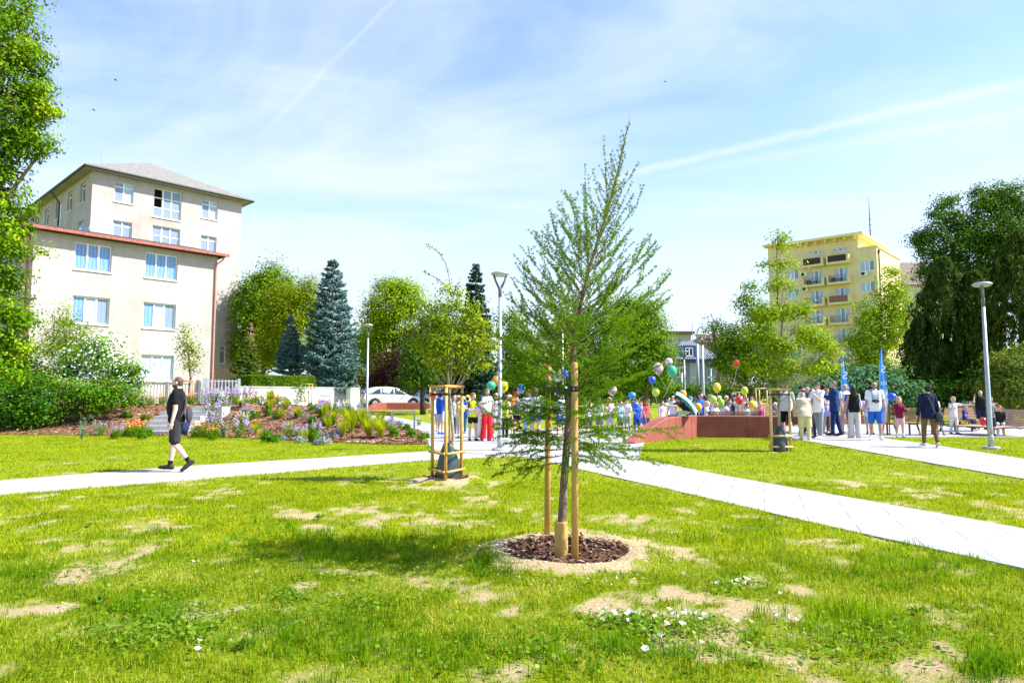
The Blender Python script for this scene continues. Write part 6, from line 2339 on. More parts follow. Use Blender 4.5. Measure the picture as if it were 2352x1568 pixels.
a, b = A(1619, 950, 24.6), A(1739, 950, 24.6)
bench('slatted bench backrest showing above the long red wall', (a.x + b.x) / 2, 24.4, PI - .03, 1.88, 5, slat_m, .06)
bench('bench on a red base far behind the girl in pink', 13.0, 31.7, .02, 3.0, 6, slat_pale, .10, legs=False)
bench('brown bench behind the boy with the white graphic shirt', A(2216, 940, 27).x, 27.2, .35, 1.9, 7, slat_m)
bench('brown bench in shade farther behind the bald man in black', A(2245, 930, 31).x, 30.6, .1, 2.2, 7, slat_m)
bench('bench at the edge of the plaza behind the man in black shorts', A(1812, 935, 31).x, 31.0, .05, 1.6, 7, slat_m)
def lounger(label, x, y, yaw):
 t = empty('lounge_bench', (x, y, H(x, y)), yaw, label, 'bench')
 prof = [(-1.3, .33), (-1.0, .30), (-.6, .33), (-.25, .34), (.0, .30), (.18, .34), (.36, .50), (.52, .72), (.64, .92)]
 s = MB()
 W = .95
 tot = 0
 pts = []
 for (a, b), (c, d) in zip(prof[:-1], prof[1:]):
  L = math.hypot(c - a, d - b)
  k = max(1, int(L / .075))
  for i in range(k):
   f = (i + .5) / k
   pts.append((a + (c - a) * f, b + (d - b) * f, math.atan2(d - b, c - a)))
 for x_, z_, an in pts:
  m = Matrix.Translation((x_, 0, z_)) @ Matrix.Rotation(-an, 4, 'Y')
  s.box((-.028, -W, -.014), (.028, W, .014), m)
 s.build('seat', slat_pale, t)
 for sy in (-W + .05, 0, W - .05):
  s = MB()
  s.tube([(a, sy, b - .035) for a, b in prof], .018, 6)
  s.build('side_rib', steel_d, t)
 for sy in (-W + .05, W - .05):
  s = MB()
  s.tube([(.3, sy, .40), (.62, sy, 0)], .022, 6)
  s.build('leg', galv, t)
  s = MB()
  s.tube([(-.9, sy, .28), (-.95, sy, 0)], .022, 6)
  s.build('leg', galv, t)
 return t
g = G(2330, 1001)
lounger('curved slatted wooden lounge bench at the far edge with a seated boy', g.x - .1, g.y + .6, .15)
# ------------------------------------------------------------------ banner flags
def feather_flag(label, u, vt, vb, Y, wpx, lean, text_side=True):
 base = A(u, vb, Y)
 base.z = H(base.x, Y)
 top = A(u + lean, vt, Y)
 hh = top.z - base.z
 t = empty('feather_flag', base, 0, label, 'flag')
 dx = top.x - base.x
 w = wpx * mpp(Y)
 n, m = 30, 8
 z0 = .42 if text_side else .42
 def edge(q):     # pole side: the pole stands on the right, the sail to its left
  z = z0 + (hh - z0) * q
  return dx * q ** 2.6, z
 def width(q):
  return w * min(1, .8 + q * .6) * (1 - q ** 2.6) ** .75 + .004
 vs, fs, uvs = [], [], []
 for j in range(n + 1):
  q = j / n
  ex, z = edge(q)
  for i in range(m + 1):
   f = i / m
   vs.append((ex - width(q) * f, .05 * w * math.sin(f * 4 + q * 9) , z - .03 * f))
   uvs.append((f, q))
 for j in range(n):
  for i in range(m):
   fs.append((j * (m + 1) + i, j * (m + 1) + i + 1, (j + 1) * (m + 1) + i + 1, (j + 1) * (m + 1) + i))
 me = bpy.data.meshes.new('sail')
 me.from_pydata(vs, [], fs)
 ul = me.uv_layers.new(name='UVMap')
 for k, l in enumerate(me.loops):
  ul.data[k].uv = uvs[l.vertex_index]
 if 'flag_sail' not in MATS:
  mm, nt, out = _nt('flag_sail')
  L = nt.links.new
  tc = N(nt, 'ShaderNodeTexCoord')
  sp = N(nt, 'ShaderNodeSeparateXYZ')
  L(tc.outputs['UV'], sp.inputs[0])
  cr = N(nt, 'ShaderNodeValToRGB')
  e = cr.color_ramp.elements
  e[0].position, e[0].color = 0.0, (.35, .22, .12, 1)
  e[1].position, e[1].color = 1.0, (.01, .13, .55, 1)
  for p_, c_ in ((.12, (.30, .25, .22)), (.2, (.09, .20, .38)), (.24, (.30, .50, .68)), (.40, (.48, .66, .80)), (.46, (.03, .28, .66)), (.75, (.02, .24, .64))):
   x_ = e.new(p_)
   x_.color = rgb(c_)
  no = N(nt, 'ShaderNodeTexNoise')
  no.inputs['Scale'].default_value = 5
  L(tc.outputs['UV'], no.inputs['Vector'])
  ad = N(nt, 'ShaderNodeMath', operation='MULTIPLY_ADD')
  L(no.outputs['Fac'], ad.inputs[0])
  ad.inputs[1].default_value = .14
  sb = N(nt, 'ShaderNodeMath', operation='SUBTRACT')
  L(sp.outputs[1], sb.inputs[0])
  sb.inputs[1].default_value = .07
  L(sb.outputs[0], ad.inputs[2])
  L(ad.outputs[0], cr.inputs['Fac'])
  wv = N(nt, 'ShaderNodeTexWave', bands_direction='X')
  wv.inputs['Scale'].default_value = .45
  wv.inputs['Distortion'].default_value = 1.5
  L(tc.outputs['UV'], wv.inputs['Vector'])
  mx = N(nt, 'ShaderNodeMix', data_type='RGBA')
  mr = N(nt, 'ShaderNodeMapRange')
  L(wv.outputs['Fac'], mr.inputs[0])
  mr.inputs[1].default_value = .55
  mr.inputs[2].default_value = 1.0
  mr.inputs[4].default_value = .55
  L(mr.outputs[0], mx.inputs['Factor'])
  L(cr.outputs[0], mx.inputs['A'])
  mx.inputs['B'].default_value = (.42, .64, .85, 1)
  b = N(nt, 'ShaderNodeBsdfPrincipled')
  b.inputs['Roughness'].default_value = .6
  L(mx.outputs['Result'], b.inputs['Base Color'])
  tr = N(nt, 'ShaderNodeBsdfTranslucent')
  L(mx.outputs['Result'], tr.inputs['Color'])
  ms = N(nt, 'ShaderNodeMixShader')
  ms.inputs[0].default_value = .35
  L(b.outputs[0], ms.inputs[1])
  L(tr.outputs[0], ms.inputs[2])
  L(ms.outputs[0], out.inputs[0])
  MATS['flag_sail'] = mm
 o = link('sail', me, MATS['flag_sail'], t, True)
 s = MB()
 pts = [(0, .02, 0)] + [(edge(q)[0] + .015, .02, edge(q)[1]) for q in (0, .2, .4, .6, .8, .93, 1.0)]
 s.tube(pts, [.018] * 4 + [.012] * 3 + [.006], 6)
 s.build('pole', steel_d, t, True)
 def text(body, q, f, size, rotz=0):
  cu = bpy.data.curves.new('lettering', 'FONT')
  cu.body = body
  cu.size = size
  cu.extrude = .002
  cu.align_x = 'CENTER'
  tmp = bpy.data.objects.new('tmp', cu)
  COL.objects.link(tmp)
  dg = bpy.context.evaluated_depsgraph_get()
  m3 = bpy.data.meshes.new_from_object(tmp.evaluated_get(dg))
  bpy.data.objects.remove(tmp)
  ex, z = edge(q)
  q2 = link('lettering', m3, M('white_print', (.82, .84, .86), .6, .04, 4), o)
  q2.matrix_local = Matrix.Translation((ex - width(q) * f, -.05 * w - .02, z)) @ Matrix.Rotation(R(rotz), 4, 'Y') @ Matrix.Rotation(PI / 2, 4, 'X') @ Matrix.Scale(-1, 4, (1, 0, 0))
  return q2
 text('ICE', .50, .5, w * .50)
 text('S', .66, .5, w * 1.15, 8)
 return t
feather_flag('blue feather flag behind the grey haired man, the lower of two', 1957, 820, 1000, 26.5, 21, -21)
feather_flag('tall blue feather flag behind the bald man with the camera', 2044, 796, 996, 24.6, 20, -20)
# ------------------------------------------------------------------ parked cars
white_car = M('white_car_paint', (.78, .78, .77), .25, .02, 2, coat=.8, spec=.5)
tyre_m = M('black_tyre', (.02, .02, .02), .8, .2, 20)
rim_m = M('alloy_rim', (.45, .46, .47), .35, .1, 5, metal=.7)
car_glass = M('dark_car_glass', (.03, .045, .05), .06, .2, 2, spec=.8, coat=.6)
def car(label, x, y, z, yaw):
 """an estate car along +x (front at +x), lofted from cross sections"""
 t = empty('parked_car', (x, y, z), yaw, label, 'car')
 L = 4.55
 st = [(-2.27, .42, .80, .72, .60), (-2.22, .36, .92, .80, .66), (-2.0, .30, .95, .84, .70), (-1.5, .26, .95, .88, .74), (0, .24, .93, .90, .76), (1.0, .24, .90, .89, .76), (1.7, .26, .82, .87, .72), (2.1, .32, .72, .80, .62), (2.27, .42, .60, .66, .50)]
 s = MB()
 ring = lambda X, zb, zt, hw, ht: [(X, -hw * .92, zb), (X, -hw, zb + .12), (X, -hw, (zb + zt) / 2 + .06), (X, -hw * .97, zt - .05), (X, -ht * .98, zt), (X, 0, zt + .03), (X, ht * .98, zt), (X, hw * .97, zt - .05), (X, hw, (zb + zt) / 2 + .06), (X, hw, zb + .12), (X, hw * .92, zb)]
 vs = [p for q in st for p in ring(*q)]
 k = 11
 fs = []
 for i in range(len(st) - 1):
  for j in range(k):
   fs.append((i * k + j, i * k + (j + 1) % k, (i + 1) * k + (j + 1) % k, (i + 1) * k + j))
 fs.append(tuple(range(k - 1, -1, -1)))
 fs.append(tuple((len(st) - 1) * k + j for j in range(k)))
 s.add(vs, fs)
 s.build('body', white_car, t, True)
 cs = [(-2.12, .95, .78, .98, .76), (-1.75, .95, .80, 1.36, .58), (-1.3, .95, .80, 1.47, .60), (-.3, .95, .80, 1.50, .61), (.35, .93, .80, 1.42, .58), (1.05, .90, .80, .95, .74)]
 s = MB()
 vs = []
 for X, zb, hb, zt, ht in cs:
  vs += [(X, -hb, zb - .03), (X, -ht - .03, zt - .07), (X, -ht * .8, zt - .01), (X, 0, zt + .02), (X, ht * .8, zt - .01), (X, ht + .03, zt - .07), (X, hb, zb - .03)]
 k = 7
 fs = [(i * k + j, i * k + (j + 1) % k, (i + 1) * k + (j + 1) % k, (i + 1) * k + j) for i in range(len(cs) - 1) for j in range(k)]
 fs.append(tuple(range(k - 1, -1, -1)))
 fs.append(tuple((len(cs) - 1) * k + j for j in range(k)))
 s.add(vs, fs)
 s.build('roof', white_car, t, True)
 def sidep(f, X0, X1, fz):
  def at(X, q):
   i = 0
   while i < len(cs) - 2 and cs[i + 1][0] < X:
    i += 1
   a, b = cs[i], cs[i + 1]
   g_ = (X - a[0]) / (b[0] - a[0])
   zb = a[1] + (b[1] - a[1]) * g_ - .03
   hb = a[2] + (b[2] - a[2]) * g_
   zt = a[3] + (b[3] - a[3]) * g_ - .07
   ht = a[4] + (b[4] - a[4]) * g_ + .03
   return (X, f * (hb + (ht - hb) * q + .006), zb + (zt - zb) * q)
  return at
 for f in (-1, 1):
  at = sidep(f, 0, 0, 0)
  for X0, X1, ta, tb in ((-1.85, -.95, .80, .94), (-.87, -.02, .94, .94), (.06, .72, .93, .86)):
   s = MB()
   s.poly([at(X0 + (.16 if X0 < -1.5 else 0), .12), at(X1 + (.12 if X1 > .5 else 0), .12), at(X1, tb), at(X0 + (.22 if X0 < -1.5 else 0), ta)])
   s.build('window', car_glass, t)
  s = MB()
  for X in (-.91, .02):
   s.box((X - .006, f * .901 - .004, .36), (X + .006, f * .901 + .004, .90))
  s.build('door_seam', M('grey_seam', (.2, .2, .2), .7, .1, 3), t)
  s = MB()
  for X in (-.75, .2):
   s.box((X - .08, f * .91 - .012, .80), (X + .08, f * .91 + .012, .825))
  s.build('door_handle', white_car, t)
  s = MB()
  s.ell((.78, f * .98, .98), (.06, .11, .07))
  s.build('wing_mirror', white_car, t, True)
  for X in (-1.38, 1.36):
   s = MB()
   mt = Matrix.Translation((X, f * .80, .32)) @ Matrix.Rotation(PI / 2, 4, 'X')
   s.lathe([(.2, -.12), (.31, -.12), (.33, -.08), (.33, .08), (.31, .12), (.2, .12)], 22, mt)
   o = s.build('wheel', tyre_m, t, True)
   s = MB()
   s.lathe([(.02, -.13), (.07, -.135), (.19, -.125), (.20, -.10), (.20, .10), (.19, .125), (.07, .135), (.02, .13)], 14, mt)
   s.build('rim', rim_m, o)
   s = MB()
   s.lathe([(.345, -.118), (.40, -.118), (.40, .118), (.345, .118)], 22, mt, cap=False)
   s.build('wheel_arch', M('dark_arch', (.03, .03, .03), .8, .1, 4), t, True)
  s = MB()
  s.add([(-2.235, f * .52, .80), (-2.19, f * .83, .80), (-2.06, f * .86, .83), (-2.20, f * .60, .95), (-2.215, f * .52, .92)], [(0, 1, 2, 3, 4)])
  s.box((-2.26, min(f * .5, f * .82), .79), (-2.1, max(f * .5, f * .82), .93))
  s.build('tail_light', M('red_tail_light', (.45, .02, .02), .25, .1, 3, coat=.5), t)
 s = MB()
 s.poly([(-2.145, -.62, .99), (-2.145, .62, .99), (-1.80, .52, 1.34), (-1.80, -.52, 1.34)])
 s.build('rear_window', car_glass, t)
 s = MB()
 s.poly([(1.06, -.66, .95), (1.06, .66, .95), (.40, .54, 1.40), (.40, -.54, 1.40)])
 s.build('windscreen', car_glass, t)
 s = MB()
 s.box((-2.262, -.26, .63), (-2.24, .26, .74))
 s.build('number_plate', M('plate_white', (.7, .7, .68), .5, .05, 9), t)
 s = MB()
 s.box((-2.275, -.78, .34), (-2.2, .78, .46))
 s.build('bumper_insert', M('dark_bumper', (.05, .05, .05), .6, .1, 4), t)
 return t
Yc = 49.0
pa = A(842, 912, Yc)
car('white estate car parked behind the low red wall with its tail lights showing', pa.x + 1.7, Yc + .6, H(pa.x, Yc), R(22))
pb = A(950, 912, 51.5)
car('second white car mostly hidden in front of the first white estate car', pb.x + 2.0, 52.6, H(pb.x, 51), R(14))
p = A(746, 927, 36.5)
t = empty('grit_bin', (p.x, 36.5, H(p.x, 36.5)), .1, 'small bright yellow bin with a wire handle by the white wall', 'bin')
s = MB()
zb = A(746, 918, 36.5).z - H(p.x, 36.5)
s.add([(-.26, -.2, 0), (.26, -.2, 0), (.26, .2, 0), (-.26, .2, 0), (-.32, -.26, zb), (.32, -.26, zb), (.32, .26, zb), (-.32, .26, zb)], [(3, 2, 1, 0), (4, 5, 6, 7), (0, 1, 5, 4), (1, 2, 6, 5), (2, 3, 7, 6), (3, 0, 4, 7)])
s.build('tub', M('yellow_plastic', (.68, .46, .02), .5, .1, 4), t)
s = MB()
s.tube([(-.27, 0, zb), (-.27, 0, zb + .2), (.27, 0, zb + .2), (.27, 0, zb)], .025, 6)
s.build('handle', copper, t)
# ------------------------------------------------------------------ balloons
BAL = {'pink': (.72, .42, .60), 'green': (.02, .42, .22), 'blue': (.01, .10, .60), 'lime': (.50, .62, .02), 'orange': (.75, .28, .015), 'amber': (.74, .42, .02), 'yellow': (.76, .58, .01), 'red': (.66, .02, .02), 'lilac': (.42, .26, .72), 'sky': (.03, .24, .66), 'grass': (.28, .55, .03)}
def balloon(label, u, v, ru, rv, Y, col, to=None, tilt=(0, 0)):
 c = A(u, v, Y)
 k = mpp(Y)
 rx, rz = ru * k, rv * k
 key = 'balloon_' + col
 if key not in MATS:
  m = M(key, BAL[col], .28, .05, 2, coat=.4, spec=.5)
  b = [n for n in m.node_tree.nodes if n.type == 'BSDF_PRINCIPLED'][0]
  b.inputs['Subsurface Weight'].default_value = .35
  b.inputs['Subsurface Radius'].default_value = (.06, .06, .06)
 t = empty('balloon', c, 0, label, 'balloon')
 prof = []
 for i in range(15):
  th = PI * i / 14
  z = math.cos(th)
  r = math.sin(th)
  if z < 0:
   r *= 1 - .22 * (-z) ** 1.4
   z *= 1.08
  prof.append((max(r * rx, .002), z * rz))
 prof += [(.010, -rz * 1.09), (.018, -rz * 1.13), (.003, -rz * 1.12)]
 s = MB()
 s.lathe(prof[::-1], 20, Matrix.Rotation(tilt[0], 4, 'Y'))
 s.build('skin', MATS[key], t, True)
 if to is not None:
  e = A(to[0], to[1], Y if len(to) < 3 else to[2]) - c
  a = Matrix.Rotation(tilt[0], 4, 'Y') @ Vector((0, 0, -rz * 1.12))
  s = MB()
  s.tube([a, a.lerp(e, .5) + Vector((.02, 0, -.03)), e], .006, 4)
  s.build('string', M('white_string', (.7, .7, .68), .7, .05, 5), t)
 return t
for a in [
 ('pale pink balloon, larger of the two in the floating bunch by the house', 1512, 846, 12.3, 13, 25, 'pink', (1531, 890)),
 ('pale pink balloon, smaller and topmost of the floating bunch', 1536, 831, 9, 9.6, 25, 'pink', (1546, 880)),
 ('green balloon in the floating bunch below the small pink one', 1543, 852, 11.5, 13.5, 25, 'green', (1523, 915)),
 ('deep blue balloon beside the floating bunch at the larch edge', 1498, 872, 8, 8.5, 24, 'blue', (1502, 900)),
 ('lime yellow balloon under the deep blue balloon near the larch', 1506, 900, 9, 10, 25, 'lime', (1508, 925)),
 ('orange balloon behind the person in the mint cape', 1568, 906, 9.5, 11, 26, 'orange', None),
 ('amber balloon low in front of the boy in the blue shirt', 1603.5, 935, 9, 10.5, 24.9, 'amber', None),
 ('lime balloon above the girl with glasses', 1638, 917.5, 8.5, 9.5, 26, 'lime', None),
 ('golden yellow balloon floating over the white cap', 1646.5, 890, 9, 11.3, 27, 'yellow', (1650, 915)),
 ('grass green balloon held beside the girl with glasses', 1656, 925.5, 7.8, 10.5, 25.6, 'grass', None),
 ('red balloon flying highest on a long string', 1692, 836, 8, 9.5, 28, 'red', (1680, 893)),
 ('red balloon low among the children behind the wall', 1698, 919.5, 9.3, 10, 25.6, 'red', (1712, 940)),
 ('lime balloon above the heads near the dark haired boy', 1710, 897, 8, 9.5, 27, 'lime', (1707, 925)),
 ('bright yellow balloon beside the girl in pink', 1727.5, 929.5, 8.6, 10, 25.2, 'yellow', None),
 ('pale pink balloon sunk behind the bench backrest', 1667, 941, 8, 8, 25.4, 'pink', None),
 ('red balloon left of the boy in the blue hoodie', 994.5, 906, 8.6, 9, 25.4, 'red', None),
 ('orange balloon held by the child in the sun hat', 1057, 941, 10.5, 11, 22.4, 'amber', None),
 ('pale pink balloon in front of the red trousers', 1097, 941, 11, 11, 21.2, 'pink', None),
 ('lilac pink balloon behind the girl with the braid', 1042, 911, 8, 9, 25, 'pink', None),
 ('green balloon left of the tall lamp post', 1128, 885, 10.5, 10, 22.5, 'green', None),
 ('orange balloon touching the tall lamp post', 1139, 874, 8.5, 12, 22.8, 'orange', None),
 ('yellow balloon half behind the tall lamp post', 1157, 887, 10.5, 14.5, 22.6, 'yellow', None),
 ('sky blue balloon over the red cap', 1197, 892, 10, 11, 22, 'sky', None),
 ('orange balloon below the red cap in the crowd', 1177, 920, 8, 11, 22, 'orange', None),
 ('blue balloon high between the larch trunk and rear stake', 1298.5, 861, 9, 12, 23, 'blue', (1297, 905)),
 ('blue balloon behind the black tree tie', 1297, 895, 8, 9, 23, 'sky', None),
 ('pale pink balloon seen through the right side of the larch', 1406, 896, 11, 12, 24, 'pink', (1405, 930)),
 ('blue balloon seen through larch twigs near the girl in coral', 1452, 908, 9, 8, 23.5, 'sky', None),
 ('deep blue balloon low in the larch twigs', 1458, 930, 9, 9, 23.3, 'blue', None),
 ('blue balloon held on a stick by the girl in maroon', 2048.5, 911, 10.3, 9.2, 23.9, 'blue', (2062, 938)),
 ('lilac balloon behind the woman with long dark hair', 1982, 930, 8.5, 10, 24.3, 'lilac', (1985, 975)),
 ('red balloon held low by the boy in the grey shirt', 2258, 967, 8, 9, 24.3, 'red', None),
]:
 balloon(*a)
# ------------------------------------------------------------------ people
JOBS = []        # (object, paint callback) turned into plain meshes after one evaluation
def soft(name, mb, mat, parent, voxel, smooth=2, paint=None, fac=.5):
 """close solids fused into one continuous smooth surface"""
 o = link(name, mb.mesh(name), mat, parent)
 r = o.modifiers.new('fuse', 'REMESH')
 r.mode = 'VOXEL'
 r.voxel_size = voxel
 r.use_smooth_shade = True
 s = o.modifiers.new('even', 'SMOOTH')
 s.iterations = smooth
 s.factor = fac
 JOBS.append((o, paint))
 return o
def bake():
 bpy.context.view_layer.update()
 dg = bpy.context.evaluated_depsgraph_get()
 for o, paint in JOBS:
  me = bpy.data.meshes.new_from_object(o.evaluated_get(dg))
  mats = list(o.data.materials)
  o.modifiers.clear()
  o.data = me
  me.materials.clear()
  for m in mats:
   me.materials.append(m)
  me.polygons.foreach_set('use_smooth', np.ones(len(me.polygons), bool))
  me.polygons.foreach_set('material_index', np.zeros(len(me.polygons), np.int32))
  if paint:
   n = len(me.polygons)
   c = np.empty(n * 3, np.float32)
   me.polygons.foreach_get('center', c)
   mi = paint(c.reshape(-1, 3))
   me.polygons.foreach_set('material_index', mi.astype(np.int32))
  me.update()
 JOBS.clear()
SKIN = {'fair': (.60, .36, .26), 'tan': (.46, .25, .165), 'pale': (.66, .43, .34)}
HAIR = {'brown': (.085, .045, .025), 'dark': (.022, .015, .012), 'blond': (.55, .38, .17), 'grey': (.42, .41, .39), 'ginger': (.30, .10, .03), 'light': (.25, .15, .075), 'shaved': (.20, .13, .10)}
CLOTH = {}
def cloth(col, pat=None):
 key = 'cloth_%s' % '_'.join('%02d' % int(c * 99) for c in col)
 return M(key, col, .85, .10, 9, .35, 22, spec=.15)
EYE = M('dark_eye', (.03, .02, .018), .3, .1, 3)
LIP = M('lip', (.42, .16, .13), .5, .1, 5)
def rotx(v, a):
 """turn a vector in the side plane: positive swings forward (towards -y)"""
 c, s = math.cos(a), math.sin(a)
 return Vector((v.x, v.y * c + v.z * s, v.z * c - v.y * s))
def person(label, u, foot, head, yaw=0, skin='fair', hair=('brown', 'short'), top=((.7, .7, .7), 'short'), bottom=((.05, .06, .1), 'trousers'), shoes=(.6, .6, .6), socks=None, Y=None, child=0.0,
  lean=0.0, stride=0.0, arms=((8, 8, 15), (8, 8, 15)), turn=0.0, nod=0.0, hat=None, beard=False, stout=1.0, female=False, glasses=False, vest=None, jacket=None, sit=False, voxel=None, group=None, zbase=None, sash=None, fine=False, legs=None):
 if Y is None:
  g = G(u, foot)
  x, y = g.x, g.y
  for _ in range(5):
   z0 = H(x, y) + (.016 if in_paved(np.array([x]), np.array([y]))[0] else 0)
   g = G(u, foot, z0)
   x, y = g.x, g.y
 else:
  p = A(u, 912, Y)
  x, y = p.x, Y
  z0 = H(x, y) + (.016 if in_paved(np.array([x]), np.array([y]))[0] else 0)
 if zbase is not None:
  z0 = zbase
 ztop = A(u, head, y).z
 Ht = ztop - z0
 if sit:
  Ht = sit
 cosl = math.cos(R(lean))
 if lean > 8 and not sit:
  Ht = Ht / (.5 + .5 * cosl)
 t = empty('person', (x, y, z0), R(yaw), label, 'person', group)
 vx = voxel or (.0115 if not child else .0105)
 S = Ht
 hd = (.128 + .045 * child) * S           # head height
 hipz = (.525 - .03 * child) * S
 shz = (.825 - .035 * child) * S - hipz     # shoulder height above the hip
 shw = (.098 if not female else .088) * S * (1 - .08 * child) * (.5 + .5 * stout)
 hpw = .052 * S * (.6 + .4 * stout)
 thk, clf = .248 * S - .02 * child * S, .235 * S
 la = R(lean)
 # ---- legs
 sw = legs or ((stride, max(0, stride * .3)), (-stride * .8, abs(stride) * .9)) if not sit else ((86, 84), (84, 82))
 if not sit and legs is None and stride == 0:
  sw = ((3, 2), (-3, 3))
 J = {}
 lows = []
 for i, sd in enumerate((1, -1)):
  a, kb = R(sw[i][0]), R(sw[i][1])
  hip = Vector((sd * hpw, 0, 0))
  th = rotx(Vector((sd * .03, 0, -1)).normalized(), a)
  knee = hip + th * thk
  sh = rotx(Vector((sd * .01, 0, -1)).normalized(), a - kb)
  ank = knee + sh * clf
  fd = rotx(Vector((0, -1, 0)), ((a - kb) * (1.0 if a - kb < -.2 else .55)) if not sit else 0)
  fd = (fd + Vector((sd * .18, 0, 0))).normalized()
  J[sd] = (hip, knee, ank, fd)
  toe = ank + fd * .10 * S
  lows.append(min(ank.z - .042 * S, toe.z - .04 * S))
 pz = -min(lows)
 if sit:
  pz = .45 if zbase is None else 0.06
 PV = Vector((0, 0, pz))
 up = Vector((0, -math.sin(la), math.cos(la)))
 fw = Vector((0, -math.cos(la), -math.sin(la)))
 X = Vector((1, 0, 0))
 TP = lambda x_, f_, h_: PV + X * x_ + fw * f_ + up * h_
 tm = Matrix((X, -fw, up)).transposed()       # torso frame for ellipsoids (x side, y back, z up)
 cw = shw * .92
 cd = .058 * S * stout
 hipw = (hpw + .040 * S) * (.35 + .65 * stout) * (1.04 if female else 1)
 wst = hipw * (.86 if female else .95) * (1 if stout <= 1 else 1 + (stout - 1) * .8)
 bel = .012 * S * max(0, stout - 1) * 5
 def torso(mb, e, hem=-.035, flare=0.0):
  prof = [(hem * S, hipw * (1.0 + flare), cd * (1.10 + flare), 0), (.02 * S, hipw * 1.01, cd * 1.10, 0), (.10 * S, wst, cd * .98, bel), (.16 * S, wst * 1.0, cd * .97, bel * .8), (shz * .66, cw * .90, cd * 1.08, .004 * S), (shz * .80, cw * .97, cd * 1.08, .003 * S),
    (shz * .91, shw * .98, cd * .92, -.002 * S), (shz * .97, shw * .84, cd * .72, -.004 * S), (shz * 1.015, shw * .52, cd * .60, -.006 * S), (shz * 1.05, .034 * S, .034 * S, -.006 * S)]
  n = 20
  vs = []
  for h_, w_, d_, o_ in prof:
   for k in range(n):
    q = 2 * PI * k / n
    ca, sa = math.cos(q), math.sin(q)
    vs.append(TP((w_ + e) * math.copysign(abs(ca) ** .85, ca), o_ + (d_ + e) * math.copysign(abs(sa) ** .85, sa), h_))
  m = len(prof)
  fs = [(i * n + k, (i + 1) * n + k, (i + 1) * n + (k + 1) % n, i * n + (k + 1) % n) for i in range(m - 1) for k in range(n)]
  fs.append(tuple(range(n)))
  fs.append(tuple((m - 1) * n + k for k in range(n - 1, -1, -1)))
  mb.add(vs, fs)
 # ---- arms
 AJ = {}
 for i, sd in enumerate((1, -1)):
  f, o_, el = [R(q) for q in arms[i][:3]]
  inn = R(arms[i][3]) if len(arms[i]) > 3 else R(10)
  s0 = TP(sd * shw, -.004 * S, shz * .955)
  d = Vector((0, 0, -1))
  d = Matrix.Rotation(-sd * o_, 3, 'Y') @ d
  d = rotx(d, f)
  el_p = s0 + d * .172 * S
  d2 = rotx(d, el) if el else d.copy()
  d2 = Matrix.Rotation(-sd * inn * (-1), 3, 'Z') @ d2 if el > .5 else d2
  if el > .5 and inn:
   d2 = (d2 + X * (-sd) * math.sin(inn)).normalized()
  wr = el_p + d2 * .142 * S
  AJ[sd] = (s0, el_p, wr, d, d2)
 # ---- head
 nk = TP(0, .0, shz * 1.04)
 hz = Matrix.Rotation(R(turn), 3, 'Z')
 hl = la * .35 + R(nod)
 hu = hz @ Vector((0, -math.sin(hl), math.cos(hl)))
 hf = hz @ Vector((0, -math.cos(hl), -math.sin(hl)))
 hs = hf.cross(hu) * -1
 hm = Matrix((hs, -hf, hu)).transposed()
 topc = TP(0, .012 * S, shz * 1.0) + (nk - TP(0, 0, shz)) * 1
 hc = TP(0, .006 * S, shz * 1.055) + hu * (hd * .56) + hf * hd * .04
 HP = lambda s_, f_, h_: hc + hs * s_ * hd + hf * f_ * hd + hu * h_ * hd
 bo = MB()
 torso(bo, -.004 * S)
 bo.cap(TP(0, -.006 * S, shz * .98), HP(0, -.10, -.28), .032 * S * (.85 if female else 1) * (1 - .15 * child), .030 * S * (.85 if female else 1) * (1 - .12 * child))
 bo.ell(HP(0, -.06, .12), (hd * .335, hd * .40, hd * .375), hm, 14, 10)
 bo.ell(HP(0, .05, -.10), (hd * .285, hd * .33, hd * .33), hm, 14, 10)
 bo.ell(HP(0, .12, -.30), (hd * .20, hd * .22, hd * .17), hm)
 bo.cap(HP(0, .36, .03), HP(0, .44, -.10), hd * .045, hd * .06)
 bo.cap(HP(-.07, .34, -.27), HP(.07, .34, -.27), hd * .035, hd * .035)
 bo.cap(HP(-.15, .33, .10), HP(.15, .33, .10), hd * .045, hd * .045)
 for sd in (1, -1):
  bo.ell(HP(sd * .345, -.05, -.02), (hd * .04, hd * .08, hd * .115), hm)
  s0, e, w, d, d2 = AJ[sd]
  k = .85 if female else 1.0
  bo.cap(s0, e, .0285 * S * k * (.5 + .5 * stout), .0235 * S * k)
  bo.cap(e, w, .0235 * S * k, .0155 * S * k)
  hx = d2.normalized()
  cross = X * sd
  pn = hx.cross(Vector((0, -1, 0)) if abs(hx.z) > .5 else Vector((0, 0, 1))).normalized()
  ac = hx.cross(pn).normalized()      # across the palm
  if ac.y > 0:
   ac = -ac
  pn = hx.cross(ac).normalized() * (1 if sd > 0 else -1)
  kk = S / 1.75
  pm = Matrix((hx, ac, pn)).transposed()
  bo.ell(w + hx * .045 * kk, (.052 * kk, .040 * kk, .016 * kk), pm)
  fr = .0075 * kk if not fine else .0072
  fr = max(fr, vx * .62)
  inw = -X * sd
  for q, ln in enumerate((.066, .076, .070, .054)):
   b0 = w + hx * .078 * kk + ac * (.030 - .020 * q) * kk
   m1 = b0 + (hx * .85 + inw * .12) * ln * .55 * kk
   m2 = m1 + (hx * .65 + inw * .45 + ac * -.05).normalized() * ln * .5 * kk
   bo.cap(b0 - hx * .02 * kk, m1, fr * 1.05, fr, 6)
   bo.cap(m1, m2, fr, fr * .8, 6)
  b0 = w + hx * .025 * kk + ac * .034 * kk
  m1 = b0 + (hx * .7 + ac * .6 + inw * .3).normalized() * .035 * kk
  bo.cap(b0, m1, fr * 1.25, fr * 1.1, 6)
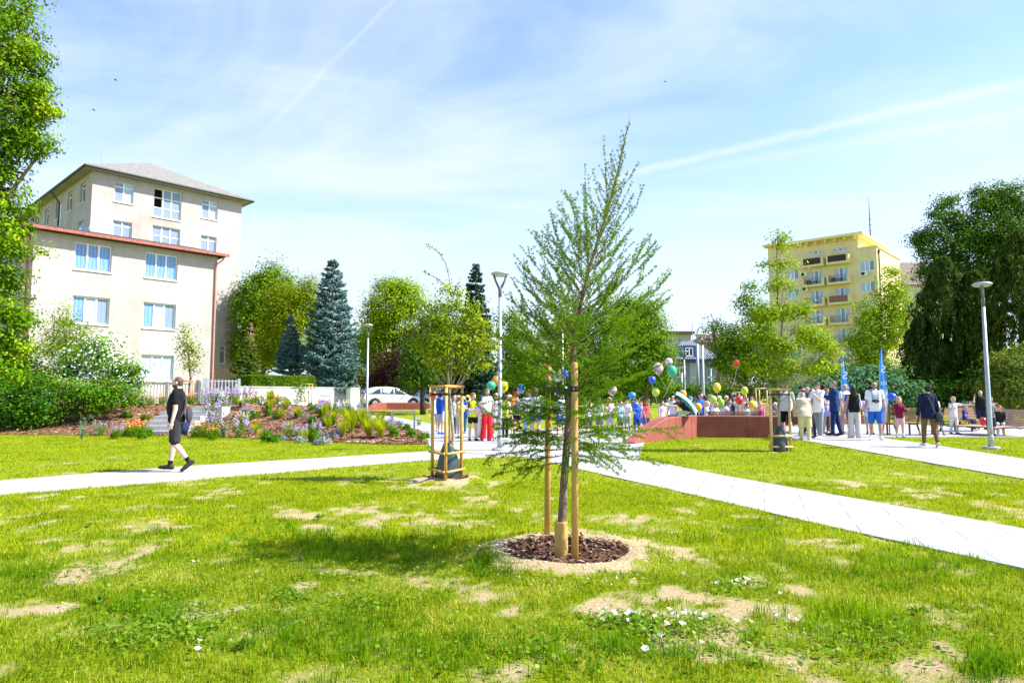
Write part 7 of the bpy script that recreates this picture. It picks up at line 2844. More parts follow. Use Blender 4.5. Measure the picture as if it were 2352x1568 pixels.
  bo.cap(m1, m1 + (hx * .9 + ac * .25 + inw * .3).normalized() * .03 * kk, fr * 1.1, fr * .85, 6)
  hip, kn, an, fd = [PV + q if i < 3 else q for i, q in enumerate(J[sd])]
  kf = (.5 + .5 * stout)
  bo.cap(hip, kn, .050 * S * kf, .031 * S)
  bo.cap(kn, kn.lerp(an, .35), .0305 * S, .0305 * S * kf)
  bo.cap(kn.lerp(an, .3), an, .031 * S * kf, .019 * S)
 eyes = [np.array(HP(sd * .135, .33, .03)) for sd in (1, -1)]
 mouth = np.array(HP(0, .37, -.265))
 chin = np.array(HP(0, .14, -.38))
 hfn, hun, hcn = np.array(hf), np.array(hu), np.array(hc)
 def paint(c):
  mi = np.zeros(len(c), int)
  rel = c - hcn
  f = rel @ hfn / hd
  h = rel @ hun / hd
  s = rel @ np.array(hs) / hd
  if beard:
   mi[(h < -.17) & (h > -.56) & (f > -.12) & (np.abs(s) < .32) & ~((np.abs(s) < .09) & (h > -.30) & (h < -.24))] = 3
  m = (np.abs(s) < .10) & (np.abs(h + .265) < .035) & (f > .28)
  mi[m] = 2
  for sd in (1, -1):
   mi[(np.abs(s - sd * .135) < .055) & (np.abs(h - .03) < .034) & (f > .2)] = 1
  return mi
 hcol = HAIR[hair[0]] if isinstance(hair[0], str) else hair[0]
 hair_m = M('hair_%s' % (hair[0] if isinstance(hair[0], str) else 'cropped_brown'), hcol, .6, .35, 30, .5, 60, stretch=(1, 1, .2), spec=.3)
 sk = M('skin_' + skin, SKIN[skin], .5, .08, 12, spec=.3, sub=.08)
 soft('body', bo, [sk, EYE, LIP, hair_m], t, vx if not fine else .0075, 2, paint)
 # ---- hair
 st = hair[1]
 if st != 'bald':
  hm_ = MB()
  if st == 'buzz':
   hm_.ell(HP(0, -.085, .135), (hd * .345, hd * .40, hd * .375), hm, 14, 10)
   hm_.ell(HP(0, -.22, -.06), (hd * .27, hd * .235, hd * .26), hm, 12, 8)
  else:
   hm_.ell(HP(0, -.10, .16), (hd * .375, hd * .425, hd * .39), hm, 14, 10)
   hm_.ell(HP(0, -.20, -.02), (hd * .34, hd * .27, hd * .32), hm, 12, 8)
   if not hat:
    hm_.ell(HP(0, .10, .36), (hd * .28, hd * .26, hd * .13), hm, 12, 8)
  if st == 'wavy':
   rr = random.Random(int(u))
   for _ in range(16):
    a = rr.uniform(0, 6.28)
    b_ = rr.uniform(.0, .9)
    hm_.ell(HP(.33 * math.cos(a), -.14 + .36 * math.sin(a), .05 + b_ * .42), (hd * .12,) * 3, None, 8, 6)
  if st in ('long', 'curly'):
   L = .95 if st == 'long' else .7
   for k in range(7):
    f = k / 6
    hm_.ell(HP(0, -.30 - .04 * f, .0 - L * f), (hd * (.36 + .05 * math.sin(f * 3)), hd * (.20 - .05 * f), hd * .22), hm, 12, 8)
   for sd in (1, -1):
    hm_.cap(HP(sd * .33, -.05, .1), HP(sd * .36, -.08, -.55 * L / .95), hd * .10, hd * .07)
   if st == 'curly':
    rr = random.Random(3)
    for _ in range(26):
     a = rr.uniform(0, 6.28)
     hm_.ell(HP(.40 * math.cos(a), -.15 + .28 * math.sin(a) * (1 if math.sin(a) < 0 else .5), rr.uniform(-.5, .4)), (hd * .11,) * 3, None, 8, 6)
  if st == 'pony':
   for k in range(6):
    f = k / 5
    hm_.ell(HP(.04 * f, -.46 - .10 * math.sin(f * 2.6), .12 - .75 * f), (hd * (.12 - .05 * f),) * 3, None, 8, 6)
  if st == 'braid':
   for k in range(7):
    f = k / 6
    hm_.ell(HP(.03 * (-1) ** k, -.42 - .02 * f, -.05 - .72 * f), (hd * (.11 - .05 * f), hd * .09, hd * .10), None, 8, 6)
  if st == 'bob':
   for sd in (1, -1):
    hm_.cap(HP(sd * .34, -.05, .1), HP(sd * .33, -.02, -.35), hd * .10, hd * .08)
   hm_.ell(HP(0, -.28, -.18), (hd * .36, hd * .2, hd * .3), hm, 12, 8)
  soft('hair', hm_, hair_m, t, vx * 1.1, 1)
 # ---- hats
 if hat:
  hcx, kind = hat
  c = MB()
  c.ell(HP(0, -.09, .24), (hd * .40, hd * .455, hd * .33), hm, 14, 10)
  if kind == 'cap':
   c.ell(HP(0, .48, .24), (hd * .29, hd * .27, hd * .035), hm, 14, 6)
  elif kind == 'backcap':
   c.ell(HP(0, -.55, .2), (hd * .28, hd * .2, hd * .035), hm, 14, 6)
  elif kind == 'flat':
   c.ell(HP(0, .02, .26), (hd * .43, hd * .55, hd * .24), hm, 14, 8)
  else:
   c.ell(HP(0, -.07, .17), (hd * .62, hd * .66, hd * .045), hm, 16, 6)
  soft('cap' if kind != 'brim' else 'sun_hat', c, cloth(hcx), t, vx, 1)
 if glasses:
  gm = MB()
  for sd in (1, -1):
   gm.ell(HP(sd * .14, .405, .045), (hd * .115, hd * .03, hd * .075), hm, 10, 6)
   gm.cap(HP(sd * .25, .38, .06), HP(sd * .345, -.02, .05), hd * .018, hd * .018, 6)
  gm.cap(HP(-.06, .42, .06), HP(.06, .42, .06), hd * .018, hd * .018, 6)
  gm.build('sunglasses', M('dark_sunglasses', (.01, .01, .012), .15, .1, 3, spec=.6), t, True)
 # ---- top
 tcol, slv = top[0], top[1]
 opts = top[2] if len(top) > 2 else {}
 e = (.008 if slv != 'coat' else .013) * S * (1.0 if slv != 'tight' else .6)
 c = MB()
 hem = opts.get('hem', -.045)
 torso(c, e, hem, .05 if slv == 'coat' else .02)
 if slv != 'none' and slv != 'tank':
  for sd in (1, -1):
   s0, el_, wr, d, d2 = AJ[sd]
   kq = (.85 if female else 1.0) * (.5 + .5 * stout)
   if slv == 'short':
    c.cap(s0, s0.lerp(el_, .62), .0315 * S * kq + e * .4, .030 * S * kq + e * .6)
   else:
    c.cap(s0, el_, .0315 * S * kq + e * .4, .0265 * S * kq + e * .5)
    c.cap(el_, el_.lerp(wr, .97), .026 * S * kq + e * .5, .020 * S * kq + e * .5)
 if opts.get('collar', slv in ('coat',)) or opts.get('polo'):
  for k in range(10):
   a = 2 * PI * k / 10
   b0 = TP(.036 * S * math.cos(a), .036 * S * math.sin(a) - .006 * S, shz * 1.06)
   c.ell(b0, (.014 * S,) * 3, None, 6, 5)
 if opts.get('hood'):
  c.ell(TP(0, -.06 * S, shz * 1.02), (.055 * S, .035 * S, .045 * S), tm)
 soft('shirt' if slv not in ('coat', 'long') else ('jacket' if slv == 'coat' else 'sweatshirt'), c, cloth(tcol), t, vx, 2)
 if vest:
  c = MB()
  torso(c, e + .008 * S, -.02)
  soft('safety_vest', c, cloth(vest), t, vx * 1.1, 2)
  s = MB()
  for h_ in (.06, .15):
   ring = []
   for k in range(20):
    a = 2 * PI * k / 20
    ring.append((math.cos(a), math.sin(a)))
   w0 = hipw + e + .014 * S
   vs = []
   for dz in (-.011 * S, .011 * S):
    for ca, sa in ring:
     vs.append(TP(w0 * .97 * ca, (cd * 1.15 + e + .012 * S) * sa, h_ * S + dz))
   s.add(vs, [(k, (k + 1) % 20, 20 + (k + 1) % 20, 20 + k) for k in range(20)])
  s.build('reflective_band', M('reflective_grey', (.55, .56, .56), .35, .05, 4), t, True)
 if sash:
  s = MB()
  c_ = cloth(sash)
  pts = []
  for k in range(25):
   a = 2 * PI * k / 24
   h_ = .10 * S + .5 * shz * (1 + math.cos(a)) * .5 * 1.1
   xx = (cw * .95 + e) * math.cos(a)
   pts.append(TP(xx, (cd * 1.12 + e + .01 * S) * math.sin(a), .06 * S + (shz * .98 - .06 * S) * (.5 + .5 * math.cos(a))))
  s.tube(pts, .012 * S, 5)
  o = s.build('bag_strap', c_, None, True)
 # ---- bottom
 bcol, bt = bottom[0], bottom[1]
 c = MB()
 e2 = .010 * S
 if bt in ('trousers', 'wide', 'shorts', 'short_shorts', 'baggy'):
  c.ell(TP(0, 0, .0 * S), (hipw + e2 * .7, cd * 1.08 + e2 * .6, .078 * S), tm)
  c.ell(TP(0, 0, .055 * S), (hipw * .95 + e2 * .4, cd * 1.0 + e2 * .4, .045 * S), tm)
  for sd in (1, -1):
   hip, kn, an, fd = [PV + q if i < 3 else q for i, q in enumerate(J[sd])]
   kf = (.5 + .5 * stout)
   if bt == 'shorts':
    c.cap(hip, hip.lerp(kn, .86), .055 * S * kf + e2 * .4, .047 * S * kf + e2 * .6)
   elif bt == 'short_shorts':
    c.cap(hip, hip.lerp(kn, .48), .054 * S * kf + e2 * .3, .049 * S * kf + e2 * .5)
   elif bt == 'baggy':
    c.cap(hip, hip.lerp(kn, 1.0), .058 * S * kf + e2 * .4, .056 * S * kf + e2 * .6)
   else:
    wd = {'trousers': (.054, .040, .031), 'wide': (.056, .052, .058)}[bt]
    c.cap(hip, kn, wd[0] * S * kf, wd[1] * S * kf)
    c.cap(kn, an + (kn - an) * (-.02 if bt == 'wide' else .06), wd[1] * S * kf, wd[2] * S * kf)
    if bt == 'trousers':
     c.ell(an + Vector((0, 0, .03 * S)), (.034 * S, .038 * S, .022 * S), None, 10, 6)
  soft('trousers' if bt in ('trousers', 'wide') else 'shorts', c, cloth(bcol), t, vx, 2)
 else:      # skirt or dress
  ln = {'skirt': .55, 'dress': .62, 'long': 1.45}[bt]
  prof = []
  zb = -thk * ln
  for k in range(9):
   f = k / 8
   prof.append(((hpw + .042 * S) * (1 + .45 * f) + e2, zb * f + .03 * S * (1 - f)))
  n = 22
  vs = []
  for r_, z in prof:
   for k in range(n):
    a = 2 * PI * k / n
    w_ = 1 + (.06 * math.sin(5 * a) * (-z / (abs(zb) + .01)))
    vs.append(PV + Vector((r_ * w_ * math.cos(a), r_ * w_ * .82 * math.sin(a), z)))
  c.add(vs, [(i * n + k, i * n + (k + 1) % n, (i + 1) * n + (k + 1) % n, (i + 1) * n + k) for i in range(len(prof) - 1) for k in range(n)])
  c.build('skirt', cloth(bcol), t, True)
 # ---- shoes and socks
 for sd in (1, -1):
  hip, kn, an, fd = [PV + q if i < 3 else q for i, q in enumerate(J[sd])]
  c = MB()
  dn = fd.cross(Vector((1, 0, 0)))
  if dn.z > 0:
   dn = -dn
  dn.normalize()
  sole = an + dn * .022 * S
  c.cap(sole - fd * .024 * S, sole + fd * .055 * S, .0235 * S, .024 * S)
  c.cap(sole + fd * .05 * S + dn * .003 * S, sole + fd * .108 * S + dn * .006 * S, .0245 * S, .0165 * S)
  c.cap(an + (kn - an).normalized() * .012 * S, sole, .0245 * S, .0235 * S)
  o = soft('shoe', c, cloth(shoes), t, vx * .95, 1)
  if socks:
   c = MB()
   c.cap(an + (kn - an) * .17, an, .0265 * S, .0225 * S)
   soft('sock', c, cloth(socks), t, vx, 1)
 t['_'] = 0
 del t['_']
 return t, dict(TP=TP, HP=HP, AJ=AJ, J=J, PV=PV, S=S, shw=shw, cd=cd, cw=cw, e=e, shz=shz, hpw=hpw, hd=hd, base=t)
def carried(name, label, cat, P, mb_fn, mat):
 """a bag or other thing carried: its own object, standing where the person stands"""
 t = P['base']
 s = MB()
 mb_fn(s, P)
 o = s.build(name, mat, None, True)
 o.location = t.location
 o.rotation_euler = t.rotation_euler
 tag(o, label, cat)
 return o
def strap_pts(P, side, low=.02, front=True, e=.022):
 """from one shoulder across chest and back to the opposite hip"""
 TP, S, shz = P['TP'], P['S'], P['shz']
 w, d = P['cw'] * .86, P['cd'] * 1.12 + P['e'] + .006 * S
 pts = []
 for k in range(29):
  a = 2 * PI * k / 28
  f = .5 + .5 * math.cos(a)
  x = side * (-w * .95 + f * (w * 1.4))
  pts.append(TP(x, d * math.sin(a), low * S + (shz * 1.06 - low * S) * f))
 return pts
def strap(s, pts, w=.02, th=.006):
 for a, b in zip(pts[:-1], pts[1:]):
  d = (b - a)
  if d.length < 1e-5:
   continue
  s.cap(a, b, w * .5, w * .5, 6)
# =========================== the man walking on the gravel path
_, P = person('bearded man in black polo and shorts walking along the gravel path', 401, 1081, 862, yaw=-78, skin='pale', hair=((.10, .06, .042), 'buzz'), top=((.011, .010, .013), 'short', {'polo': 1, 'hem': -.02}), bottom=((.032, .03, .036), 'shorts'),
   shoes=(.035, .035, .036), socks=(.012, .012, .012), stout=1.12, legs=((-2, 36), (8, 1)), arms=((-4, 7, 14), (7, 5, 18)), turn=-4, nod=-2, beard=True, fine=True, voxel=.0085)
def man_bag(s, P):
 TP, S = P['TP'], P['S']
 strap(s, strap_pts(P, -1, .0), .040)
 m = Matrix.Translation(TP(.10 * S, -.085 * S, .03 * S)) @ Matrix.Rotation(.25, 4, 'X')
 s.ell(TP(.02 * S, -.125 * S, .05 * S), (.075 * S, .032 * S, .085 * S), None, 14, 10)
carried('crossbody_bag', 'dark grey crossbody sling bag on the walking man in black', 'bag', P, man_bag, cloth((.055, .05, .06)))
def man_folder(s, P):
 s0, el, wr, d, d2 = P['AJ'][-1]
 c = wr + Vector((.02, .16, -.12))
 m = Matrix.Translation(c) @ Matrix.Rotation(R(-14), 4, 'X')
 s.box((-.012, -.15, -.13), (.012, .14, .11), m)
carried('folder', 'dark navy folder carried low by the walking man in black', 'folder', P, man_folder, cloth((.02, .035, .10)))
# =========================== children and helpers beside the young hornbeam
A_DN = ((8, 7, 12), (8, 7, 12))
A_FT = ((20, 8, 75, 20), (20, 8, 75, 20))
person('boy in bright blue hoodie and light grey shorts facing away behind the hornbeam frame', 1012, 997, 899, yaw=155, hair=('dark', 'short'), top=((.015, .09, .50), 'long', {'hood': 1}), bottom=((.50, .48, .52), 'shorts'), shoes=(.02, .08, .55), socks=(.6, .7, .75), child=.6, arms=A_DN)
person('child in a white shirt and red cap behind the boy in the blue hoodie', 999, 1000, 903, yaw=30, hair=('brown', 'short'), top=((.72, .72, .72), 'short'), bottom=((.35, .35, .4), 'shorts'), hat=((.6, .03, .03), 'cap'), child=.7, Y=27)
person('girl with a blond braid in a light grey shirt and blue jeans', 1041, 1001, 909, yaw=165, hair=('light', 'braid'), top=((.50, .51, .52), 'short'), bottom=((.045, .10, .22), 'trousers'), shoes=(.65, .62, .70), child=.8, female=True, arms=((10, 10, 20), (35, 20, 60, 0)))
person('child in a beige sun hat with an ochre jacket tied round the waist', 1054, 1006, 905, yaw=120, hair=('light', 'bob'), top=((.70, .62, .50), 'short'), bottom=((.60, .47, .27), 'shorts'), shoes=(.10, .14, .10), socks=(.6, .6, .6), hat=((.66, .55, .35), 'brim'), child=.7, arms=((40, 10, 70, 20), (40, 10, 70, 20)))
person('child in a yellow cap and blue jeans half hidden behind the ochre jacket child', 1074, 998, 907, yaw=-160, hair=('dark', 'short'), top=((.02, .12, .5), 'short'), bottom=((.05, .13, .28), 'trousers'), hat=((.75, .55, .02), 'cap'), child=.7, Y=25.5)
person('girl in a yellow safety vest, black shorts and pink socks', 1086, 1012, 901, yaw=28, hair=('light', 'pony'), top=((.05, .05, .06), 'short'), bottom=((.015, .015, .018), 'short_shorts'), shoes=(.03, .03, .03), socks=(.72, .32, .40), vest=(.62, .70, .02), child=.6, female=True, arms=((14, 12, 60, 20), (14, 8, 70, 30)), turn=10)
person('person in long white trousers and a blue cap behind the girl in the safety vest', 1105, 1004, 907, yaw=170, hair=('dark', 'short'), top=((.70, .68, .66), 'short'), bottom=((.74, .70, .62), 'wide'), hat=((.05, .15, .5), 'backcap'), child=.3, arms=A_DN)
person('woman in vivid red trousers and a white top', 1118, 1012, 890, yaw=40, hair=('light', 'long'), top=((.74, .72, .70), 'short', {'hem': -.02}), bottom=((.62, .015, .03), 'wide'), shoes=(.72, .72, .72), female=True, arms=((25, 8, 60, 20), (15, 8, 40, 10)))
person('girl in pale pink shorts just left of the tall lamp post', 1140, 1003, 902, yaw=200, hair=('blond', 'pony'), top=((.66, .58, .62), 'short'), bottom=((.70, .38, .48), 'shorts'), shoes=(.70, .66, .64), child=.7, female=True, arms=A_DN)
person('child in black leggings and lime vest just right of the tall lamp post', 1160, 1010, 905, yaw=150, hair=('dark', 'pony'), top=((.45, .55, .42), 'short'), bottom=((.012, .012, .015), 'trousers'), vest=(.62, .70, .02), child=.6, shoes=(.7, .7, .7))
person('child in a white cap and mint shirt near the lamp post', 1170, 1003, 906, yaw=20, hair=('brown', 'short'), top=((.50, .66, .55), 'short'), bottom=((.10, .10, .12), 'shorts'), hat=((.74, .74, .72), 'cap'), child=.6, Y=24.5)
person('person in a red cap and black shorts with a grey backpack', 1187, 1005, 898, yaw=-150, hair=('brown', 'short'), top=((.16, .15, .17), 'short'), bottom=((.015, .015, .017), 'short_shorts'), hat=((.60, .02, .03), 'cap'), shoes=(.12, .12, .12), socks=(.4, .5, .5), child=.2, arms=((18, 8, 60, 20), (10, 8, 20)))
person('woman with long brown hair in a white shirt and blue denim skirt', 1230, 1017, 888, yaw=165, hair=('brown', 'long'), top=((.72, .73, .76), 'short'), bottom=((.08, .17, .30), 'skirt'), shoes=(.42, .20, .12), female=True, arms=A_DN)
person('woman in a pale shirt and light blue jeans beside the denim skirt woman', 1214, 1012, 893, yaw=-170, hair=('light', 'long'), top=((.70, .70, .74), 'short'), bottom=((.22, .35, .48), 'trousers'), shoes=(.70, .70, .70), female=True, arms=A_DN)
person('person in a pale blue shirt and blue jeans behind the rear golden stake', 1287, 1005, 899, yaw=-140, hair=('brown', 'short'), top=((.50, .58, .72), 'short'), bottom=((.04, .10, .28), 'shorts'), shoes=(.6, .6, .6), arms=A_FT)
for lab, u, hd_, Y, yw, hr, tp, bt in (
 ('child in a white shirt seen between larch twigs', 1352, 912, 24.0, 30, ('brown', 'short'), (.72, .72, .72), (.08, .10, .2)),
 ('child in a pale green shirt seen through dense larch twigs', 1376, 914, 24.5, -30, ('light', 'bob'), (.50, .66, .50), (.2, .2, .24)),
 ('child in a light pink shirt seen through the larch', 1400, 912, 25.2, 10, ('blond', 'long'), (.70, .52, .58), (.5, .5, .55)),
 ('child in a sky blue shirt low behind the larch', 1424, 918, 24.4, 40, ('brown', 'short'), (.25, .45, .68), (.1, .1, .12)),
 ('child in a white top behind the outer larch twigs', 1440, 914, 25.8, -20, ('dark', 'short'), (.74, .73, .70), (.3, .3, .36)),
 ('child in royal blue sitting among larch twigs', 1462, 920, 24.2, 15, ('light', 'short'), (.02, .10, .52), (.03, .06, .2))):
 person(lab, u, 0, hd_, yaw=yw, hair=hr, top=(tp, 'short'), bottom=(bt, 'shorts'), child=.8, Y=Y, arms=A_FT)
# =========================== the crowd behind the red wall
CR = [
 ('girl with long auburn hair in a coral red shirt by the larch edge', 1484, 917, 25.0, 35, ('ginger', 'long'), ((.70, .08, .10), 'short'), ((.1, .1, .2), 'shorts'), {'female': 1}),
 ('child in a lilac shirt next to the girl in coral', 1472, 920, 26.0, -20, ('brown', 'short'), ((.50, .36, .66), 'short'), ((.2, .2, .3), 'shorts'), {}),
 ('child in white and pink behind the curved wall end', 1520, 918, 25.0, 20, ('brown', 'bob'), ((.72, .56, .66), 'short'), ((.6, .6, .62), 'shorts'), {}),
 ('grey haired person with sunglasses pushed up beyond the wall', 1546, 907, 26.4, -40, ('grey', 'short'), ((.70, .70, .70), 'short'), ((.3, .3, .3), 'trousers'), {'child': 0}),
 ('dark haired person in white next to the grey haired one', 1534, 910, 27.0, 30, ('dark', 'short'), ((.70, .68, .66), 'short'), ((.1, .1, .1), 'trousers'), {}),
 ('boy in a blue cap and blue vest over white sleeves', 1586, 910, 26.0, -15, ('brown', 'short'), ((.70, .71, .75), 'long'), ((.06, .08, .2), 'shorts'), {'hat': ((.10, .20, .55), 'cap'), 'vest': (.02, .12, .48)}),
 ('boy in a blue shirt eating, standing taller than the rest', 1608, 900, 26.0, 25, ('brown', 'short'), ((.02, .12, .50), 'short'), ((.10, .08, .08), 'shorts'), {'arms': ((35, 10, 110, 30), (10, 8, 20))}),
 ('girl with loose brown hair seen from behind near the blue shirt boy', 1620, 907, 26.6, 170, ('brown', 'bob'), ((.68, .66, .64), 'short'), ((.2, .2, .3), 'shorts'), {'female': 1}),
 ('small blond girl in a pale pink printed top leaning on the bench', 1622, 921, 25.1, 60, ('blond', 'pony'), ((.72, .62, .66), 'long'), ((.6, .5, .55), 'trousers'), {'female': 1, 'child': 1.0, 'arms': ((30, 8, 70, 20), (30, 8, 70, 20))}),
 ('child in a pink cap behind the blond girl', 1632, 905, 27.2, 20, ('brown', 'short'), ((.30, .34, .50), 'short'), ((.1, .1, .2), 'shorts'), {'hat': ((.72, .50, .52), 'cap')}),
 ('blond girl with glasses in a pale yellow shirt beside the green balloon', 1644, 923, 25.2, 35, ('blond', 'long'), ((.68, .68, .46), 'short'), ((.5, .5, .6), 'shorts'), {'female': 1, 'child': 1.0, 'arms': ((25, 8, 50, 10), (25, 8, 50, 10))}),
 ('child in a white and blue cap under the golden balloon', 1652, 909, 26.6, 0, ('brown', 'short'), ((.30, .45, .65), 'short'), ((.1, .1, .2), 'shorts'), {'hat': ((.70, .74, .80), 'cap')}),
 ('smiling boy in an orange and white cap and charcoal shirt', 1668, 908, 26.2, 8, ('brown', 'short'), ((.065, .05, .055), 'short'), ((.1, .1, .12), 'shorts'), {'hat': ((.72, .50, .34), 'cap'), 'child': .5}),
 ('girl with very long dark hair seen from behind at the bench', 1683, 928, 25.1, 178, ('dark', 'long'), ((.50, .25, .30), 'short'), ((.2, .2, .3), 'shorts'), {'female': 1, 'child': .9}),
 ('woman in black standing behind the children', 1682, 896, 29.5, 20, ('dark', 'pony'), ((.02, .02, .024), 'short'), ((.03, .03, .04), 'trousers'), {'female': 1, 'child': 0}),
 ('boy in a dark cap right of the woman in black', 1688, 906, 26.8, -30, ('brown', 'short'), ((.62, .58, .54), 'short'), ((.1, .1, .14), 'shorts'), {'hat': ((.03, .035, .06), 'cap')}),
 ('child with brown hair between the two red balloons and the dark cap', 1676, 915, 25.8, -15, ('brown', 'bob'), ((.30, .52, .72), 'short'), ((.2, .2, .2), 'shorts'), {'child': .9}),
 ('brown haired child under the lime balloon', 1702, 908, 26.8, 140, ('light', 'bob'), ((.66, .68, .40), 'short'), ((.2, .2, .2), 'shorts'), {}),
 ('small child in a white printed shirt next to the bright yellow balloon', 1715, 926, 25.1, 20, ('brown', 'short'), ((.74, .70, .72), 'short'), ((.4, .4, .5), 'shorts'), {'child': 1.0}),
 ('dark haired boy in a white shirt with green straps', 1727, 907, 26.4, -40, ('dark', 'short'), ((.72, .74, .74), 'short'), ((.1, .12, .2), 'shorts'), {'child': .5}),
 ('child with light brown hair behind the dark haired boy', 1714, 912, 27.4, 10, ('light', 'short'), ((.52, .5, .5), 'short'), ((.1, .12, .2), 'shorts'), {}),
 ('blond girl in a bright pink sweatshirt at the end of the bench', 1746, 921, 25.4, -28, ('blond', 'bob'), ((.78, .18, .30), 'long'), ((.65, .2, .3), 'trousers'), {'female': 1, 'child': .9}),
]
for lab, u, hv, Y, yw, hr, tp, bt, ex in CR:
 kw = dict(child=.75, arms=A_DN)
 kw.update(ex)
 kw['female'] = bool(kw.get('female', 0))
 person(lab, u, 0, hv, yaw=yw, hair=hr, top=tp, bottom=bt, Y=Y, **kw)
person('person in a black shirt bending forward on the wall under a mint cape', 1580, 0, 0, yaw=-84, hair=('brown', 'short'), top=((.02, .02, .022), 'short'), bottom=((.40, .42, .48), 'trousers'), sit=1.45, Y=22.62, zbase=.80, lean=40, nod=26, child=.3, arms=((62, 5, 30, 20), (62, 5, 30, 20)))
s = MB()
vs = []
nU, nV = 10, 14
for j in range(nV + 1):
 f = j / nV
 px_, pz_ = -.46 + .60 * f + .06 * math.sin(f * 3), .70 - .62 * f ** 1.35
 w = .11 + .09 * math.sin(min(1, f * 1.3) * 1.6)
 for i in range(nU + 1):
  q = -1.35 + 2.7 * i / nU
  vs.append((px_ + .13 * math.cos(q) * (.55 + .4 * f) + .008 * math.sin(6 * q + 5 * f), w * math.sin(q), pz_ + .13 * math.cos(q) - .02 + .010 * math.sin(8 * q)))
s.add(vs, [(j * (nU + 1) + i, j * (nU + 1) + i + 1, (j + 1) * (nU + 1) + i + 1, (j + 1) * (nU + 1) + i) for j in range(nV) for i in range(nU)])
o = s.build('cape', cloth((.28, .68, .68)), None, True)
o.location = (A(1581, 912, 22.62).x, 22.60, .72)
tag(o, 'mint green cape draped over the person bending forward on the red wall', 'cape')
person('child in a white cap sitting alone on the far bench with the red base', 1780, 0, 0, yaw=10, hair=('brown', 'short'), top=((.12, .10, .13), 'short'), bottom=((.1, .1, .12), 'shorts'), hat=((.74, .74, .74), 'cap'), sit=1.15, Y=31.2, child=1.0, arms=A_FT, zbase=.48)
# =========================== the adults by the side path
person('man in a light grey shirt and black shorts behind the young oak frame', 1808, 1003, 883, yaw=160, hair=('shaved', 'buzz'), top=((.55, .56, .58), 'short'), bottom=((.012, .013, .017), 'shorts'), shoes=(.09, .08, .07), stout=1.15, arms=((12, 10, 30), (12, 10, 30)), legs=((8, 5), (-10, 6)))
person('balding man in black mostly hidden by the young oak trunk', 1795, 0, 880, yaw=60, hair=('shaved', 'buzz'), top=((.03, .03, .035), 'tank'), bottom=((.10, .09, .09), 'trousers'), Y=25.6, stout=1.05, arms=((10, 6, 20), (10, 6, 80)))
person('young bearded man in a white shirt looking right behind the old man', 1841, 0, 883.5, yaw=62, hair=('dark', 'short'), top=((.74, .75, .78), 'short'), bottom=((.05, .05, .08), 'trousers'), Y=23.9, beard=True, arms=A_DN)
person('grey haired man in a dark jacket facing us behind the old man', 1855, 0, 887, yaw=8, hair=('grey', 'short'), top=((.025, .03, .05), 'coat'), bottom=((.025, .03, .05), 'trousers'), Y=25.3, arms=A_FT)
person('bald man in a dark navy suit with his face in profile', 1868, 1005, 889, yaw=55, hair=('shaved', 'buzz'), top=((.016, .022, .045), 'coat'), bottom=((.016, .022, .045), 'trousers'), shoes=(.02, .02, .025), arms=A_DN)
_, P = person('stooped old man in a beige jacket and cream trousers leaning on a cane', 1850, 1010, 899, yaw=165, hair=('grey', 'short'), top=((.60, .50, .34), 'coat', {'hem': -.10}), bottom=((.66, .56, .28), 'baggy'), shoes=(.62, .55, .40), hat=((.32, .29, .25), 'flat'), lean=24, nod=26, stout=1.2, arms=((24, 10, 20), (16, 10, 20)), legs=((5, 6), (-4, 3)))
person_old = P
def old_legs(s, P):
 pass
c = MB()
for sd in (1, -1):
 hip, kn, an, fd = [P['PV'] + q if i < 3 else q for i, q in enumerate(P['J'][sd])]
 c.cap(hip.lerp(kn, .8), an + Vector((0, 0, .0)), .050 * P['S'], .040 * P['S'])
soft('trouser_leg', c, cloth((.66, .56, .28)), P['base'], .0115, 2)
w = P['AJ'][-1][2]
s = MB()
hx = w + P['AJ'][-1][4] * .06
s.tube([hx + Vector((0, .07, .0)), hx + Vector((0, .03, .03)), hx + Vector((0, -.03, .025)), hx + Vector((-.02, -.07, -.03)), Vector((hx.x - .05, hx.y - .12, .01))], [.012, .013, .013, .011, .009], 8)
o = s.build('walking_cane', M('varnished_cane', (.45, .25, .09), .4, .15, 10), None, True)
o.location, o.rotation_euler = P['base'].location, P['base'].rotation_euler
tag(o, 'slim wooden walking cane held by the stooped old man', 'cane')
person('man in a white shirt, sunglasses and grey washed jeans facing left', 1882, 1008, 877, yaw=-62, hair=('brown', 'short'), top=((.76, .77, .80), 'short', {'polo': 1, 'hem': -.07}), bottom=((.24, .28, .33), 'trousers'), shoes=(.72, .72, .72), glasses=True, arms=((34, 6, 85, 15), (34, 6, 85, 15)), legs=((6, 4), (-9, 5)))
person('dark haired man just behind the man in sunglasses', 1892, 0, 881, yaw=150, hair=('dark', 'short'), top=((.10, .10, .12), 'short'), bottom=((.1, .1, .1), 'trousers'), Y=25.6)
person('woman with curly ginger hair and sunglasses in a floral dress and pale denim vest', 1901, 995, 889, yaw=25, hair=('ginger', 'curly'), top=((.52, .50, .62), 'tank'), bottom=((.46, .36, .60), 'dress'), shoes=(.55, .45, .35), female=True, glasses=True, arms=((20, 8, 55, 30), (20, 8, 55, 30)))
person('bald man in a royal navy suit facing away from us', 1919, 1001, 873.5, yaw=-122, hair=('shaved', 'buzz'), top=((.012, .04, .14), 'coat', {'hem': -.10}), bottom=((.010, .03, .105), 'trousers'), shoes=(.025, .025, .03), stout=1.08, arms=((30, 6, 90, 30), (30, 6, 90, 30)), turn=10, legs=((6, 4), (-8, 4)))
person('grey curly haired man in a white polo and pinkish chinos', 1944, 994, 880.5, yaw=15, hair=('grey', 'wavy'), top=((.76, .75, .78), 'short', {'polo': 1}), bottom=((.44, .35, .31), 'trousers'), shoes=(.32, .15, .06), arms=A_DN, stout=1.05)
